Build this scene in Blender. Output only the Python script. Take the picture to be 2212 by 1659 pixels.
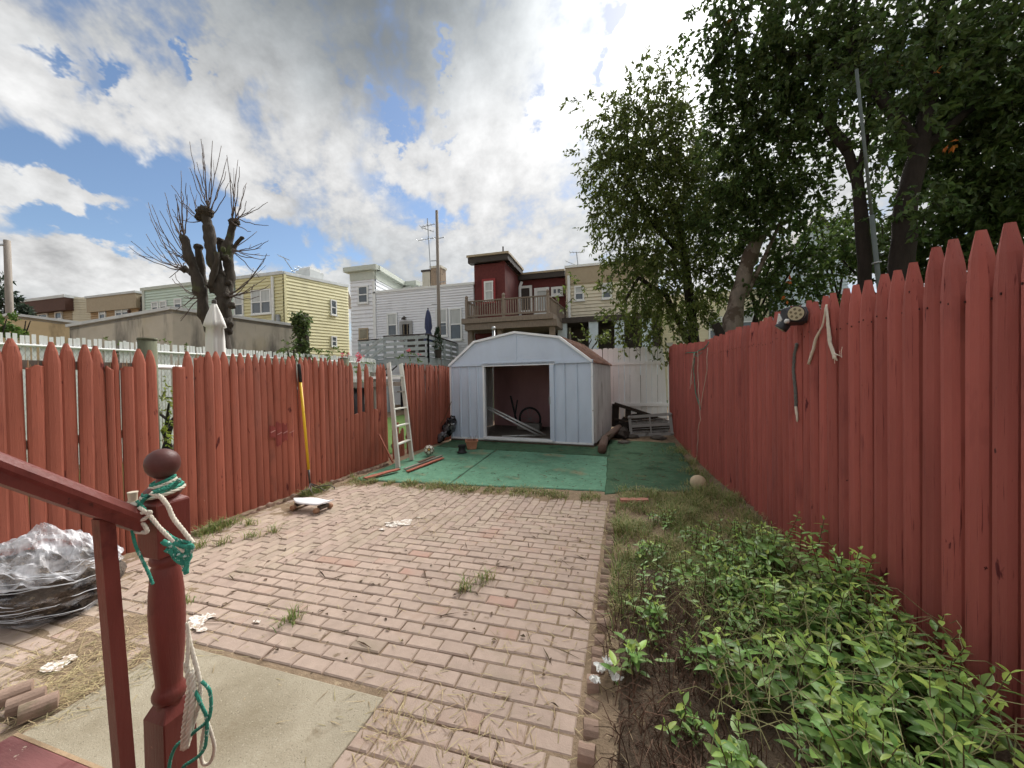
import bpy, math, random
import numpy as np
from mathutils import Matrix, Vector, noise as mnoise
random.seed(7); R = math.radians
for o in list(bpy.data.objects): bpy.data.objects.remove(o, do_unlink=True)
sc = bpy.context.scene; COL = sc.collection

# ---------------------------------------------------------------- camera
EYE = Vector((0.0, 0.0, 1.55)); YAW, PIT, ROLL = R(16.4), R(0.86), R(1.0); FOC = 833.0   # focal length for a 2212 px wide frame
fw = Vector((-math.sin(YAW)*math.cos(PIT), math.cos(YAW)*math.cos(PIT), -math.sin(PIT)))
rt = Vector((math.cos(YAW), math.sin(YAW), 0)); up = rt.cross(fw)
rt, up = rt*math.cos(ROLL)-up*math.sin(ROLL), rt*math.sin(ROLL)+up*math.cos(ROLL)
cd = bpy.data.cameras.new('camera'); cam = bpy.data.objects.new('camera', cd); COL.objects.link(cam)
cd.sensor_width = 36.0; cd.lens = FOC/2212*36.0; cd.clip_start = 0.05; cd.clip_end = 3000
cam.matrix_world = Matrix(((rt.x, up.x, -fw.x, EYE.x), (rt.y, up.y, -fw.y, EYE.y), (rt.z, up.z, -fw.z, EYE.z), (0, 0, 0, 1)))
sc.camera = cam
# survey helpers: where a sight line meets the ground or an upright plane of the real layout
def ray(x, y): return fw + rt*((x-1106)/FOC) - up*((y-829.5)/FOC)
def G(x, y, z=0.0): d = ray(x, y); return EYE + d*((z-EYE.z)/d.z)
def PX(x, y, X): d = ray(x, y); return EYE + d*(X/d.x)
def PY(x, y, Y): d = ray(x, y); return EYE + d*(Y/d.y)
def PN(x, y, p, n):
    d = ray(x, y); n = Vector(n); return EYE + d*((Vector(p)-EYE).dot(n)/d.dot(n))
def PT(x, y, t): return EYE + ray(x, y)*t

# ---------------------------------------------------------------- world, sun, exposure
SUN_EL, SUN_AZ = R(42), R(8)          # azimuth measured from +Y towards +X
world = bpy.data.worlds.new('World'); world.cycles.sampling_method = 'MANUAL'; world.cycles.sample_map_resolution = 512; sc.world = world; world.use_nodes = True
def build_world():
    nt = world.node_tree; N = nt.nodes; L = nt.links; N.clear()
    def nd(t, **k):
        n = N.new(t)
        for a, b in k.items(): setattr(n, a, b)
        return n
    def math_(op, a, b=None, c=None, clamp=False):
        n = nd('ShaderNodeMath', operation=op); n.use_clamp = clamp
        for i, v in enumerate((a, b, c)):
            if v is None: continue
            if isinstance(v, (int, float)): n.inputs[i].default_value = v
            else: L.new(v, n.inputs[i])
        return n.outputs[0]
    def sstep(v, lo, hi, a=0.0, b=1.0):
        n = nd('ShaderNodeMapRange', interpolation_type='SMOOTHSTEP'); L.new(v, n.inputs[0])
        for i, q in enumerate((lo, hi, a, b)): n.inputs[i+1].default_value = q
        return n.outputs[0]
    def mixc(f, a, b):
        n = nd('ShaderNodeMix', data_type='RGBA'); 
        if isinstance(f, float): n.inputs[0].default_value = f
        else: L.new(f, n.inputs[0])
        for i, v in ((6, a), (7, b)):
            if isinstance(v, tuple): n.inputs[i].default_value = (*v, 1)
            else: L.new(v, n.inputs[i])
        return n.outputs[2]
    sky = nd('ShaderNodeTexSky', sky_type='NISHITA'); sky.sun_disc = False
    sky.sun_elevation = SUN_EL; sky.sun_rotation = SUN_AZ; sky.air_density = 1.0; sky.dust_density = 0.4; sky.ozone_density = 2.0
    tc = nd('ShaderNodeTexCoord'); sep = nd('ShaderNodeSeparateXYZ'); L.new(tc.outputs['Generated'], sep.inputs[0])
    X, Y, Z = sep.outputs
    zz = math_('MAXIMUM', math_('ADD', math_('MULTIPLY', Z, 0.68), 0.32), 0.05)
    u = math_('DIVIDE', X, zz); v = math_('DIVIDE', Y, zz)             # position on the flat cloud layer
    def vec(a, b, c=0.0):
        n = nd('ShaderNodeCombineXYZ')
        for i, q in enumerate((a, b, c)):
            if isinstance(q, (int, float)): n.inputs[i].default_value = q
            else: L.new(q, n.inputs[i])
        return n.outputs[0]
    def noise(vc, sc_, det, rough, dist=0.0):
        n = nd('ShaderNodeTexNoise'); L.new(vc, n.inputs['Vector']); n.inputs['Scale'].default_value = sc_
        n.inputs['Detail'].default_value = det; n.inputs['Roughness'].default_value = rough; n.inputs['Distortion'].default_value = dist
        return n.outputs['Fac']
    # streets of cloud run from upper left to lower right: rotate the layer and stretch it
    ca, sa = math.cos(R(52)), math.sin(R(52))
    a = math_('SUBTRACT', math_('MULTIPLY', u, ca), math_('MULTIPLY', v, sa))
    b = math_('ADD', math_('MULTIPLY', u, sa), math_('MULTIPLY', v, ca))
    n1 = noise(vec(math_('MULTIPLY', a, 0.7), math_('MULTIPLY', b, 1.2), 3.1), 3.8, 5, 0.58)        # puffs
    n3 = noise(vec(u, v, 5.5), 11.0, 4, 0.62)                                                        # curdled detail
    n4 = noise(vec(u, v, 1.7), 1.3, 2, 0.5)                                                         # big masses
    wu = math_('MULTIPLY', math_('SUBTRACT', n1, 0.5), 0.60); 
    U2, V2 = math_('ADD', u, wu), math_('ADD', v, math_('ADD', math_('MULTIPLY', math_('SUBTRACT', n4, 0.5), 0.35), math_('MULTIPLY', math_('SUBTRACT', n3, 0.5), 0.45)))
    def lay(px, py):
        d = ray(px, py).normalized(); z = max(d.z*0.68+0.32, 0.05); return d.x/z, d.y/z
    def seg(x0, y0, x1, y1, xs, ys):
        """soft elongated patch of the cloud layer lying between two sight lines; (xs, ys) a sight line at its edge gives the width"""
        (a0, b0), (a1, b1), (a2, b2) = lay(x0, y0), lay(x1, y1), lay(xs, ys)
        ln = math.hypot(a1-a0, b1-b0); ang = math.atan2(b1-b0, a1-a0); c_, s_ = math.cos(ang), math.sin(ang)
        mu, mv = (a0+a1)/2, (b0+b1)/2; wd = abs((b2-mv)*c_-(a2-mu)*s_)
        mp = nd('ShaderNodeMapping', vector_type='TEXTURE'); L.new(UV2, mp.inputs[0]); mp.inputs['Location'].default_value = (mu, mv, 0); mp.inputs['Rotation'].default_value = (0, 0, ang); mp.inputs['Scale'].default_value = (ln*0.56, wd, 1)
        dq = nd('ShaderNodeVectorMath', operation='DOT_PRODUCT'); L.new(mp.outputs[0], dq.inputs[0]); L.new(mp.outputs[0], dq.inputs[1])
        return math_('POWER', 0.38, dq.outputs['Value'])
    UV2 = vec(U2, V2)
    field = 0.24
    for k, args in ((-.70, (-60, 260, 420, 450, 190, 270)), (-.60, (300, 520, 760, 570, 560, 500)), (-.45, (-60, 470, 300, 500, 120, 440)),
                    (-.40, (70, 100, 200, 140, 140, 95)), (-.36, (275, 85, 330, 110, 305, 75)), (-.40, (790, 262, 900, 280, 850, 240)), (-.38, (990, 200, 1030, 110, 1030, 160)), (-.3, (950, 290, 1060, 270, 1000, 255)),
                    (-.42, (1270, 0, 1285, 120, 1305, 60)), (-.30, (850, 450, 970, 470, 910, 425)), (-.24, (1140, 180, 1180, 200, 1160, 160)), (-.26, (780, 340, 860, 420, 850, 350)),
                    (.66, (-30, 370, 235, 435, 110, 372)), (.62, (-40, 545, 400, 640, 200, 545)), (.40, (500, 420, 560, 470, 560, 420)), (.3, (350, 120, 700, 200, 500, 100))):
        field = math_('MULTIPLY_ADD', seg(*args), k, field)
    dens = math_('ADD', math_('ADD', math_('MULTIPLY', n1, 1.25), math_('MULTIPLY', n3, 0.5)), -0.375)
    dens = math_('ADD', dens, field)
    cover = sstep(dens, 0.40, 0.74)
    UV2 = vec(math_('ADD', u, math_('MULTIPLY', wu, 0.35)), math_('ADD', v, math_('MULTIPLY', math_('SUBTRACT', n4, 0.5), 0.2)))
    gr = math_('MULTIPLY', sstep(n4, 0.44, 0.75), 0.40)
    for k, args in ((1.0, (380, -30, 1180, 0, 800, 190)), (.92, (600, 110, 1040, 110, 820, 250)), (.55, (1290, 300, 1320, 420, 1225, 360)), (.30, (1230, 560, 1330, 620, 1280, 520)), (.3, (0, 40, 420, 10, 200, 90))):
        gr = math_('MAXIMUM', gr, math_('MULTIPLY', seg(*args), k))
    # glow through the cloud towards the sun
    sd = Vector((math.sin(SUN_AZ)*math.cos(SUN_EL), math.cos(SUN_AZ)*math.cos(SUN_EL), math.sin(SUN_EL)))
    dp = nd('ShaderNodeVectorMath', operation='DOT_PRODUCT'); L.new(tc.outputs['Generated'], dp.inputs[0]); dp.inputs[1].default_value = sd
    glow = math_('POWER', math_('MAXIMUM', dp.outputs['Value'], 0.0), 34.0)
    lum = math_('ADD', math_('ADD', -0.02, math_('MULTIPLY', n1, 1.15)), math_('MULTIPLY', n3, 0.70))
    lum = math_('MULTIPLY', lum, math_('SUBTRACT', 1.0, math_('MULTIPLY', gr, 0.68)))
    lum = math_('ADD', lum, math_('MULTIPLY', math_('MULTIPLY', glow, math_('SUBTRACT', 1.0, math_('MULTIPLY', gr, 0.85))), 2.6))
    lum = math_('MAXIMUM', lum, 0.12)
    tint = mixc(gr, (1.0, 0.995, 0.985), (0.88, 0.96, 1.0))
    cl = nd('ShaderNodeVectorMath', operation='SCALE'); L.new(tint, cl.inputs[0]); L.new(lum, cl.inputs['Scale'])
    skyn = nd('ShaderNodeVectorMath', operation='SCALE'); L.new(sky.outputs[0], skyn.inputs[0]); skyn.inputs['Scale'].default_value = 0.50
    CL = nd('ShaderNodeVectorMath', operation='SCALE'); L.new(cl.outputs[0], CL.inputs[0]); CL.inputs['Scale'].default_value = CLOUD
    # thin haze whitens the sky near the horizon
    hz = sstep(Z, 0.16, 0.0, 0.0, 0.6)
    cov = math_('MAXIMUM', math_('MULTIPLY', cover, 0.97), hz)
    out = mixc(cov, skyn.outputs[0], CL.outputs[0])
    bg = nd('ShaderNodeBackground'); bg.inputs['Strength'].default_value = SKY_STRENGTH; L.new(out, bg.inputs['Color'])
    wo = nd('ShaderNodeOutputWorld'); L.new(bg.outputs[0], wo.inputs[0])
SKY_STRENGTH, CLOUD = 0.10, 3.1
build_world()
sl = bpy.data.lights.new('sun', 'SUN'); sl.energy = 2.5; sl.angle = R(38); sl.color = (1.0, 0.97, 0.92)
sun = bpy.data.objects.new('sun', sl); COL.objects.link(sun)
sun.rotation_euler = Vector((math.sin(SUN_AZ)*math.cos(SUN_EL), math.cos(SUN_AZ)*math.cos(SUN_EL), math.sin(SUN_EL))).to_track_quat('Z', 'Y').to_euler()
sun.location = (0, 0, 30)
vs = sc.view_settings; vs.view_transform = 'Standard'; vs.look = 'None'; vs.gamma = 1.0; vs.use_curve_mapping = False
vs.exposure = 1.45
sc.cycles.max_bounces = 5; sc.cycles.diffuse_bounces = 3; sc.cycles.transparent_max_bounces = 10; sc.cycles.use_denoising = True
sc.cycles.use_adaptive_sampling = True; sc.cycles.adaptive_threshold = 0.025; sc.cycles.adaptive_min_samples = 16

# ---------------------------------------------------------------- mesh builder
class MB:
    def __init__(s): s.v = []; s.f = []; s.m = Matrix.Identity(4)
    def add(s, vs_, fs):
        o = len(s.v); s.v += [tuple(s.m @ Vector(p)) for p in vs_]; s.f += [tuple(o+i for i in f) for f in fs]; return s
    def box(s, c, d, m=None):
        x, y, z = [q/2 for q in d]; c = Vector(c)
        P = [Vector((i*x, j*y, k*z)) for k in (-1, 1) for j in (-1, 1) for i in (-1, 1)]
        if m is not None: P = [m @ p for p in P]
        return s.add([p+c for p in P], [(0, 2, 3, 1), (4, 5, 7, 6), (0, 1, 5, 4), (2, 6, 7, 3), (0, 4, 6, 2), (1, 3, 7, 5)])
    def rng(s, x0, x1, y0, y1, z0, z1): return s.box(((x0+x1)/2, (y0+y1)/2, (z0+z1)/2), (abs(x1-x0), abs(y1-y0), abs(z1-z0)))
    def bar(s, a, b, w, h, upv=(0, 0, 1)):
        a, b = Vector(a), Vector(b); d = b-a; l = d.length
        if l < 1e-6: return s
        d.normalize(); u_ = Vector(upv)
        if abs(d.dot(u_)) > .98: u_ = Vector((1, 0, 0)) if abs(d.x) < .9 else Vector((0, 1, 0))
        sx = d.cross(u_).normalized(); u2 = sx.cross(d)
        m = Matrix((sx, d, u2)).transposed()
        return s.box((a+b)/2, (w, l, h), m)
    def quad(s, *p): return s.add(p, [tuple(range(len(p)))])
    def prism(s, poly, z0, z1):
        n = len(poly); 
        return s.add([(x, y, z0) for x, y in poly]+[(x, y, z1) for x, y in poly],
                     [tuple(range(n-1, -1, -1)), tuple(range(n, 2*n))]+[(i, (i+1) % n, n+(i+1) % n, n+i) for i in range(n)])
    def tube(s, pts, rad, n=8, cap=True, flat=1.0):
        pts = [Vector(p) for p in pts]; k = len(pts)
        if isinstance(rad, (int, float)): rad = [rad]*k
        vs_ = []; ref = None
        for i, p in enumerate(pts):
            d = (pts[min(i+1, k-1)]-pts[max(i-1, 0)])
            d = d.normalized() if d.length > 1e-9 else Vector((0, 0, 1))
            if ref is None: ref = Vector((1, 0, 0)) if abs(d.x) < .8 else Vector((0, 1, 0))
            ref = (ref-d*ref.dot(d)); ref = ref.normalized() if ref.length > 1e-6 else d.orthogonal().normalized()
            b_ = d.cross(ref)
            for j in range(n):
                t = 2*math.pi*j/n; vs_.append(p+(ref*math.cos(t)+b_*math.sin(t)*flat)*rad[i])
        fs = [(i*n+j, i*n+(j+1) % n, (i+1)*n+(j+1) % n, (i+1)*n+j) for i in range(k-1) for j in range(n)]
        if cap: fs += [tuple(range(n-1, -1, -1)), tuple(range((k-1)*n, k*n))]
        return s.add(vs_, fs)
    def lathe(s, prof, n=20, c=(0, 0, 0)):
        c = Vector(c); vs_ = [c+Vector((r_*math.cos(2*math.pi*j/n), r_*math.sin(2*math.pi*j/n), z)) for r_, z in prof for j in range(n)]
        k = len(prof); fs = [(i*n+j, i*n+(j+1) % n, (i+1)*n+(j+1) % n, (i+1)*n+j) for i in range(k-1) for j in range(n)]
        fs += [tuple(range(n-1, -1, -1)), tuple(range((k-1)*n, k*n))]
        return s.add(vs_, fs)
    def grid(s, nx, ny, fn):
        return s.add([fn(i/(nx-1), j/(ny-1)) for j in range(ny) for i in range(nx)],
                     [(j*nx+i, j*nx+i+1, (j+1)*nx+i+1, (j+1)*nx+i) for j in range(ny-1) for i in range(nx-1)])
    def mesh(s, name, mat, smooth=False, org=None):
        me = bpy.data.meshes.new(name)
        vv = s.v if org is None else [(x-org.x, y-org.y, z-org.z) for x, y, z in s.v]
        me.from_pydata(vv, [], s.f); me.materials.append(mat)
        if smooth: me.polygons.foreach_set('use_smooth', [True]*len(me.polygons))
        me.update(); return me
    def build(s, name, mat, parent=None, smooth=False, bevel=0.0):
        """verts are in world coordinates; the object hangs under parent with the thing's origin"""
        o_ = base(parent); me = s.mesh(name, mat, smooth, o_)
        ob = bpy.data.objects.new(name, me); COL.objects.link(ob)
        if parent: ob.parent = parent
        if bevel:
            b = ob.modifiers.new('bevel', 'BEVEL'); b.width = bevel; b.segments = 1; b.limit_method = 'ANGLE'
        return ob
BASES = {}
def base(p):
    while p is not None and p.name not in BASES: p = p.parent
    return BASES[p.name] if p is not None else Vector((0, 0, 0))
def tag(o, label=None, cat=None, group=None, kind=None):
    for k, v in (('label', label), ('category', cat), ('group', group), ('kind', kind)):
        if v: o[k] = v
    return o
def thing(name, loc, label, cat, group=None):
    o = bpy.data.objects.new(name, None); COL.objects.link(o); o.location = loc; o.empty_display_size = .1
    BASES[o.name] = Vector(loc); return tag(o, label, cat, group)
def inst(name, me, parent, loc, rot=(0, 0, 0), scl=(1, 1, 1)):
    o = bpy.data.objects.new(name, me); COL.objects.link(o)
    o.location = Vector(loc)-base(parent); o.rotation_euler = rot; o.scale = scl; o.parent = parent; return o
def single(mb, name, mat, label, cat, group=None, loc=None, smooth=False, kind=None):
    loc = Vector(loc) if loc is not None else Vector((0, 0, 0))
    me = mb.mesh(name, mat, smooth, loc); o = bpy.data.objects.new(name, me); COL.objects.link(o); o.location = loc
    return tag(o, label, cat, group, kind)
def struct(mb, name, mat, smooth=False):
    o = mb.build(name, mat, None, smooth); o['kind'] = 'structure'; return o
def U(a, b): return random.uniform(a, b)
def lerp(a, b, t): return a+(b-a)*t
def fbm(x, y, z=0.0, o=4):
    return mnoise.fractal(Vector((x, y, z)), 1.0, 2.0, o)

# ---------------------------------------------------------------- materials
def M(name, col, rough=.75, var=.18, vs_=6.0, stretch=(1, 1, 1), bump=.15, bs=60.0, bstretch=None, objvar=.0, island=.0, spec=.3, metal=0.0,
      spots=(), hue=0.0, transl=0.0, alpha=1.0, bdist=.004, coord='Object'):
    """base colour with mottling, fine relief, per-piece shade and any number of (colour, scale, threshold, softness, stretch) stains"""
    m = bpy.data.materials.new(name); m.use_nodes = True; nt = m.node_tree; N = nt.nodes; L = nt.links
    P = N['Principled BSDF']; P.inputs['Roughness'].default_value = rough; P.inputs['Metallic'].default_value = metal
    P.inputs['Specular IOR Level'].default_value = spec
    tc = N.new('ShaderNodeTexCoord'); oi = N.new('ShaderNodeObjectInfo')
    off = N.new('ShaderNodeVectorMath'); off.operation = 'SCALE'; off.inputs[0].default_value = (37.0, 17.0, 53.0); L.new(oi.outputs['Random'], off.inputs['Scale'])
    ad = N.new('ShaderNodeVectorMath'); L.new(tc.outputs[coord], ad.inputs[0])
    if objvar: L.new(off.outputs[0], ad.inputs[1])
    def mapped(st):
        mp = N.new('ShaderNodeVectorMath'); mp.operation = 'MULTIPLY'; L.new(ad.outputs[0], mp.inputs[0]); mp.inputs[1].default_value = st; return mp.outputs[0]
    def nz(sc_, det=6, ro=.6, st=(1, 1, 1)):
        n = N.new('ShaderNodeTexNoise'); L.new(mapped(st), n.inputs['Vector']); n.inputs['Scale'].default_value = sc_
        n.inputs['Detail'].default_value = det; n.inputs['Roughness'].default_value = ro; return n.outputs['Fac']
    def mr(v, a, b, c, d):
        n = N.new('ShaderNodeMapRange'); L.new(v, n.inputs[0])
        for i, q in enumerate((a, b, c, d)): n.inputs[i+1].default_value = q
        return n.outputs[0]
    n0 = nz(vs_, 7, .62, stretch)
    hs = N.new('ShaderNodeHueSaturation'); hs.inputs['Color'].default_value = (*col, 1)
    val = mr(n0, .25, .75, 1-var, 1+var)
    def mul(a, b):
        n = N.new('ShaderNodeMath'); n.operation = 'MULTIPLY'; L.new(a, n.inputs[0]); L.new(b, n.inputs[1]); return n.outputs[0]
    if objvar: val = mul(val, mr(oi.outputs['Random'], 0, 1, 1-objvar, 1+objvar))
    geo = None
    if island:
        geo = N.new('ShaderNodeNewGeometry'); val = mul(val, mr(geo.outputs['Random Per Island'], 0, 1, 1-island, 1+island))
    L.new(val, hs.inputs['Value'])
    if hue:
        src = geo.outputs['Random Per Island'] if island else oi.outputs['Random']
        fr = N.new('ShaderNodeMath'); fr.operation = 'MULTIPLY'; fr.inputs[1].default_value = 7.31; L.new(src, fr.inputs[0])
        f2 = N.new('ShaderNodeMath'); f2.operation = 'FRACT'; L.new(fr.outputs[0], f2.inputs[0])
        L.new(mr(f2.outputs[0], 0, 1, .5-hue, .5+hue), hs.inputs['Hue'])
    c = hs.outputs[0]
    for sp in spots:
        scol, ssc, th, soft = sp[:4]; st = sp[4] if len(sp) > 4 else (1, 1, 1)
        n = nz(ssc, 5, .6, st); f = mr(n, th, th+soft, 0, 1)
        mx = N.new('ShaderNodeMix'); mx.data_type = 'RGBA'; L.new(f, mx.inputs[0]); L.new(c, mx.inputs[6]); mx.inputs[7].default_value = (*scol, 1); c = mx.outputs[2]
    L.new(c, P.inputs['Base Color'])
    if bump:
        nb = nz(bs, 5, .6, bstretch or stretch); bp = N.new('ShaderNodeBump'); bp.inputs['Strength'].default_value = bump; bp.inputs['Distance'].default_value = bdist
        L.new(nb, bp.inputs['Height']); L.new(bp.outputs[0], P.inputs['Normal'])
    if transl:
        tr = N.new('ShaderNodeBsdfTranslucent'); L.new(c, tr.inputs['Color']); ms = N.new('ShaderNodeMixShader'); ms.inputs[0].default_value = transl
        L.new(P.outputs[0], ms.inputs[1]); L.new(tr.outputs[0], ms.inputs[2]); L.new(ms.outputs[0], N['Material Output'].inputs[0])
    if alpha < 1: P.inputs['Alpha'].default_value = alpha
    return m
def lin(r, g, b):
    f = lambda c: ((c/255+.055)/1.055)**2.4 if c > 10.3 else c/255/12.92
    return (f(r), f(g), f(b))
RED = (.335, .102, .066)
m_red = M('red_fence_paint', RED, .66, .17, 5, (1, 1, .25), .6, 40, (7, 7, .35), objvar=.15, spec=.2, bdist=.004,
          spots=((lin(148, 92, 78), 2.2, .56, .2, (1, 1, .35)), (lin(120, 74, 62), 3.0, .60, .14, (1, 1, .35)), (lin(98, 44, 40), 9.0, .66, .03, (1, 1, .3)), (lin(112, 56, 48), 30, .62, .08, (3, 3, .12)), (lin(205, 190, 170), 22.0, .745, .015, (1, 1, .55)), (lin(72, 40, 34), 26, .73, .02, (1, 1, .4))))
m_red2 = M('crimson_fence_paint', (.365, .102, .082), .64, .18, 5, (1, 1, .22), .6, 40, (7, 7, .3), objvar=.16, spec=.2, bdist=.004,
          spots=((lin(152, 90, 84), 2.0, .56, .2, (1, 1, .3)), (lin(116, 62, 60), 2.6, .60, .16, (1, 1, .35)), (lin(90, 36, 38), 8.0, .67, .03, (1, 1, .35)), (lin(112, 52, 50), 30, .62, .08, (3, 3, .12)), (lin(62, 26, 26), 24, .715, .02, (1, 1, .5)), (lin(200, 180, 170), 20.0, .765, .012, (1, 1, .8))))
m_raw = M('raw_split_wood', lin(176, 150, 120), .8, .25, 12, (3, 3, .4), .4, 50, (4, 4, .4))
m_greywood = M('grey_weathered_wood', lin(128, 120, 110), .85, .25, 8, (4, 4, .4), .5, 40, (6, 6, .4), objvar=.12)
m_brick = M('tumbled_paver', lin(170, 152, 138), .92, .12, 14, (1, 1, 1), .5, 130, objvar=.07, island=.08, hue=.010, spec=.12, bdist=.004,
            spots=((lin(150, 137, 119), 2.2, .56, .2), (lin(172, 138, 124), 1.1, .58, .16), (lin(128, 112, 94), 9, .64, .08), (lin(192, 180, 164), 60, .68, .04)))
m_edge = M('edging_block_paint', lin(146, 124, 110), .9, .2, 14, bump=.5, bs=120, objvar=.15, spec=.12, spots=((lin(120, 108, 90), 6, .55, .1),))
m_dirt = M('sandy_dirt', lin(138, 120, 100), .95, .25, 7, bump=.8, bs=70, spec=.05, bdist=.012, coord='Object',
           spots=((lin(112, 96, 76), 1.7, .52, .14), (lin(168, 150, 124), 28, .62, .06), (lin(84, 72, 58), 34, .68, .05)))
m_slab = M('worn_concrete', lin(164, 155, 136), .9, .12, 3, bump=.9, bs=150, spec=.1, bdist=.004,
           spots=((lin(136, 126, 106), 1.3, .5, .2), (lin(176, 168, 150), 110, .60, .08), (lin(118, 108, 92), 130, .60, .08), (lin(132, 120, 100), 5, .62, .1)))
m_carpet = M('green_turf_carpet', lin(104, 144, 120), .97, .2, 7, bump=.7, bs=260, spec=.03, bdist=.004,
             spots=((lin(90, 126, 104), 1.4, .5, .12), (lin(136, 134, 108), 1.3, .56, .13), (lin(66, 100, 74), 26, .60, .08), (lin(126, 120, 92), 9, .66, .07)))
m_carpet2 = M('dark_green_turf_carpet', lin(76, 102, 80), .97, .2, 6, bump=.8, bs=200, spec=.03, bdist=.006,
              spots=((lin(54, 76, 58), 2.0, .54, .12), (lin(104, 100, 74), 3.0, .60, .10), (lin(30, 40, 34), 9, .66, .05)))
m_lawn = M('lawn_green', lin(88, 108, 62), .95, .3, 9, bump=.6, bs=80, spec=.05)
m_outer = M('dry_ground', lin(120, 112, 92), .95, .25, .6, bump=.3, bs=9, spec=.05)

# ---------------------------------------------------------------- ground
PATX0, PATX1, PATY1 = -4.26, -0.22, 4.97
def sst(a, b, x): t = max(0, min(1, (x-a)/(b-a))); return t*t*(3-2*t)
def gz(x, y):
    n = fbm(x*1.7, y*1.7, 2.0); n2 = fbm(x*7, y*7, 8.0, 3)
    z = -0.0085
    z += (.011+.014*n2)*sst(-3.7, -4.1, x+.3*n)*sst(6.3, 5.2, y)                                # sand washed along the left fence
    if x < -2.2 and y < 2.2: z += .008*sst(.0, .5, n+.15)*sst(-2.7, -3.1, x)
    z += .0040*sst(.15, .7, fbm(x*1.6+3, y*1.6, 5.0)+.35*sst(-.7, -.3, x))*sst(-1.3, -.6, x)*(1+.6*n2) if x < -.2 else 0   # dirt over the right rows
    z += (.014+.012*n2)*sst(4.7, 4.98, y+.12*n)*sst(5.6, 5.1, y) if x > -4.2 else 0
    b = sst(-.24, .0, x)
    z += b*(.045+.02*n+.012*n2)*sst(6.4, 5.2, y)
    z += .03*sst(-.7, .5, x)*sst(8.6, 11.2, y)*(1+.3*n)
    return z
def make_ground():
    def axis(lo, hi, st, ext):
        a = list(np.arange(lo, hi+1e-6, st)); l, h, d = [], [], st
        p = lo
        while p > -ext: d *= 1.7; p -= d; l.append(p)
        p, d = hi, st
        while p < ext: d *= 1.7; p += d; h.append(p)
        return l[::-1]+a+h
    xs, ys = axis(-6.0, 2.4, .07, 900), axis(.2, 12.4, .07, 900)
    mb = MB(); nx = len(xs)
    mb.v = [(x, y, gz(x, y) if (-7 < x < 3 and -1 < y < 14) else -.02) for y in ys for x in xs]
    mb.f = [(j*nx+i, j*nx+i+1, (j+1)*nx+i+1, (j+1)*nx+i) for j in range(len(ys)-1) for i in range(nx-1)]
    return struct(mb, 'ground', m_dirt, True)
ground = make_ground()
mb = MB(); mb.grid(12, 24, lambda a, b: (lerp(-9.5, -4.75, a), lerp(-3, 30, b), .005+.05*fbm(a*5, b*14))); struct(mb, 'lawn', m_lawn, True)
mb = MB(); mb.grid(8, 24, lambda a, b: (lerp(1.95, 14, a), lerp(-3, 34, b), .01+.06*fbm(a*5, b*14, 4))); 
o = struct(mb, 'lawn', m_lawn, True)

mb = MB(); mb.grid(48, 80, lambda a, b: (lerp(-.10, 1.50, a), lerp(.7, 3.3, b)+.12*fbm(a*4, 1.1), gz(lerp(-.10, 1.50, a), lerp(.7, 3.3, b)+.12*fbm(a*4, 1.1))+.026*min(1, 9*min(b, 1-b), 9*a, 1)-.008)); struct(mb, 'bed_soil', M('dark_humus', lin(92, 78, 64), .97, .35, 9, bump=1.0, bs=50, bdist=.02, spots=((lin(128, 110, 88), 14, .60, .08), (lin(54, 46, 40), 20, .60, .08))), True)
# concrete slab
mb = MB(); mb.prism([(-2.62, -1.6), (-1.17, -1.6), (-1.15, 1.60), (-2.60, 1.615)], -.12, .004); o = struct(mb, 'concrete_slab', m_slab); b_ = o.modifiers.new('bevel', 'BEVEL'); b_.width = .008; b_.segments = 2

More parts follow.
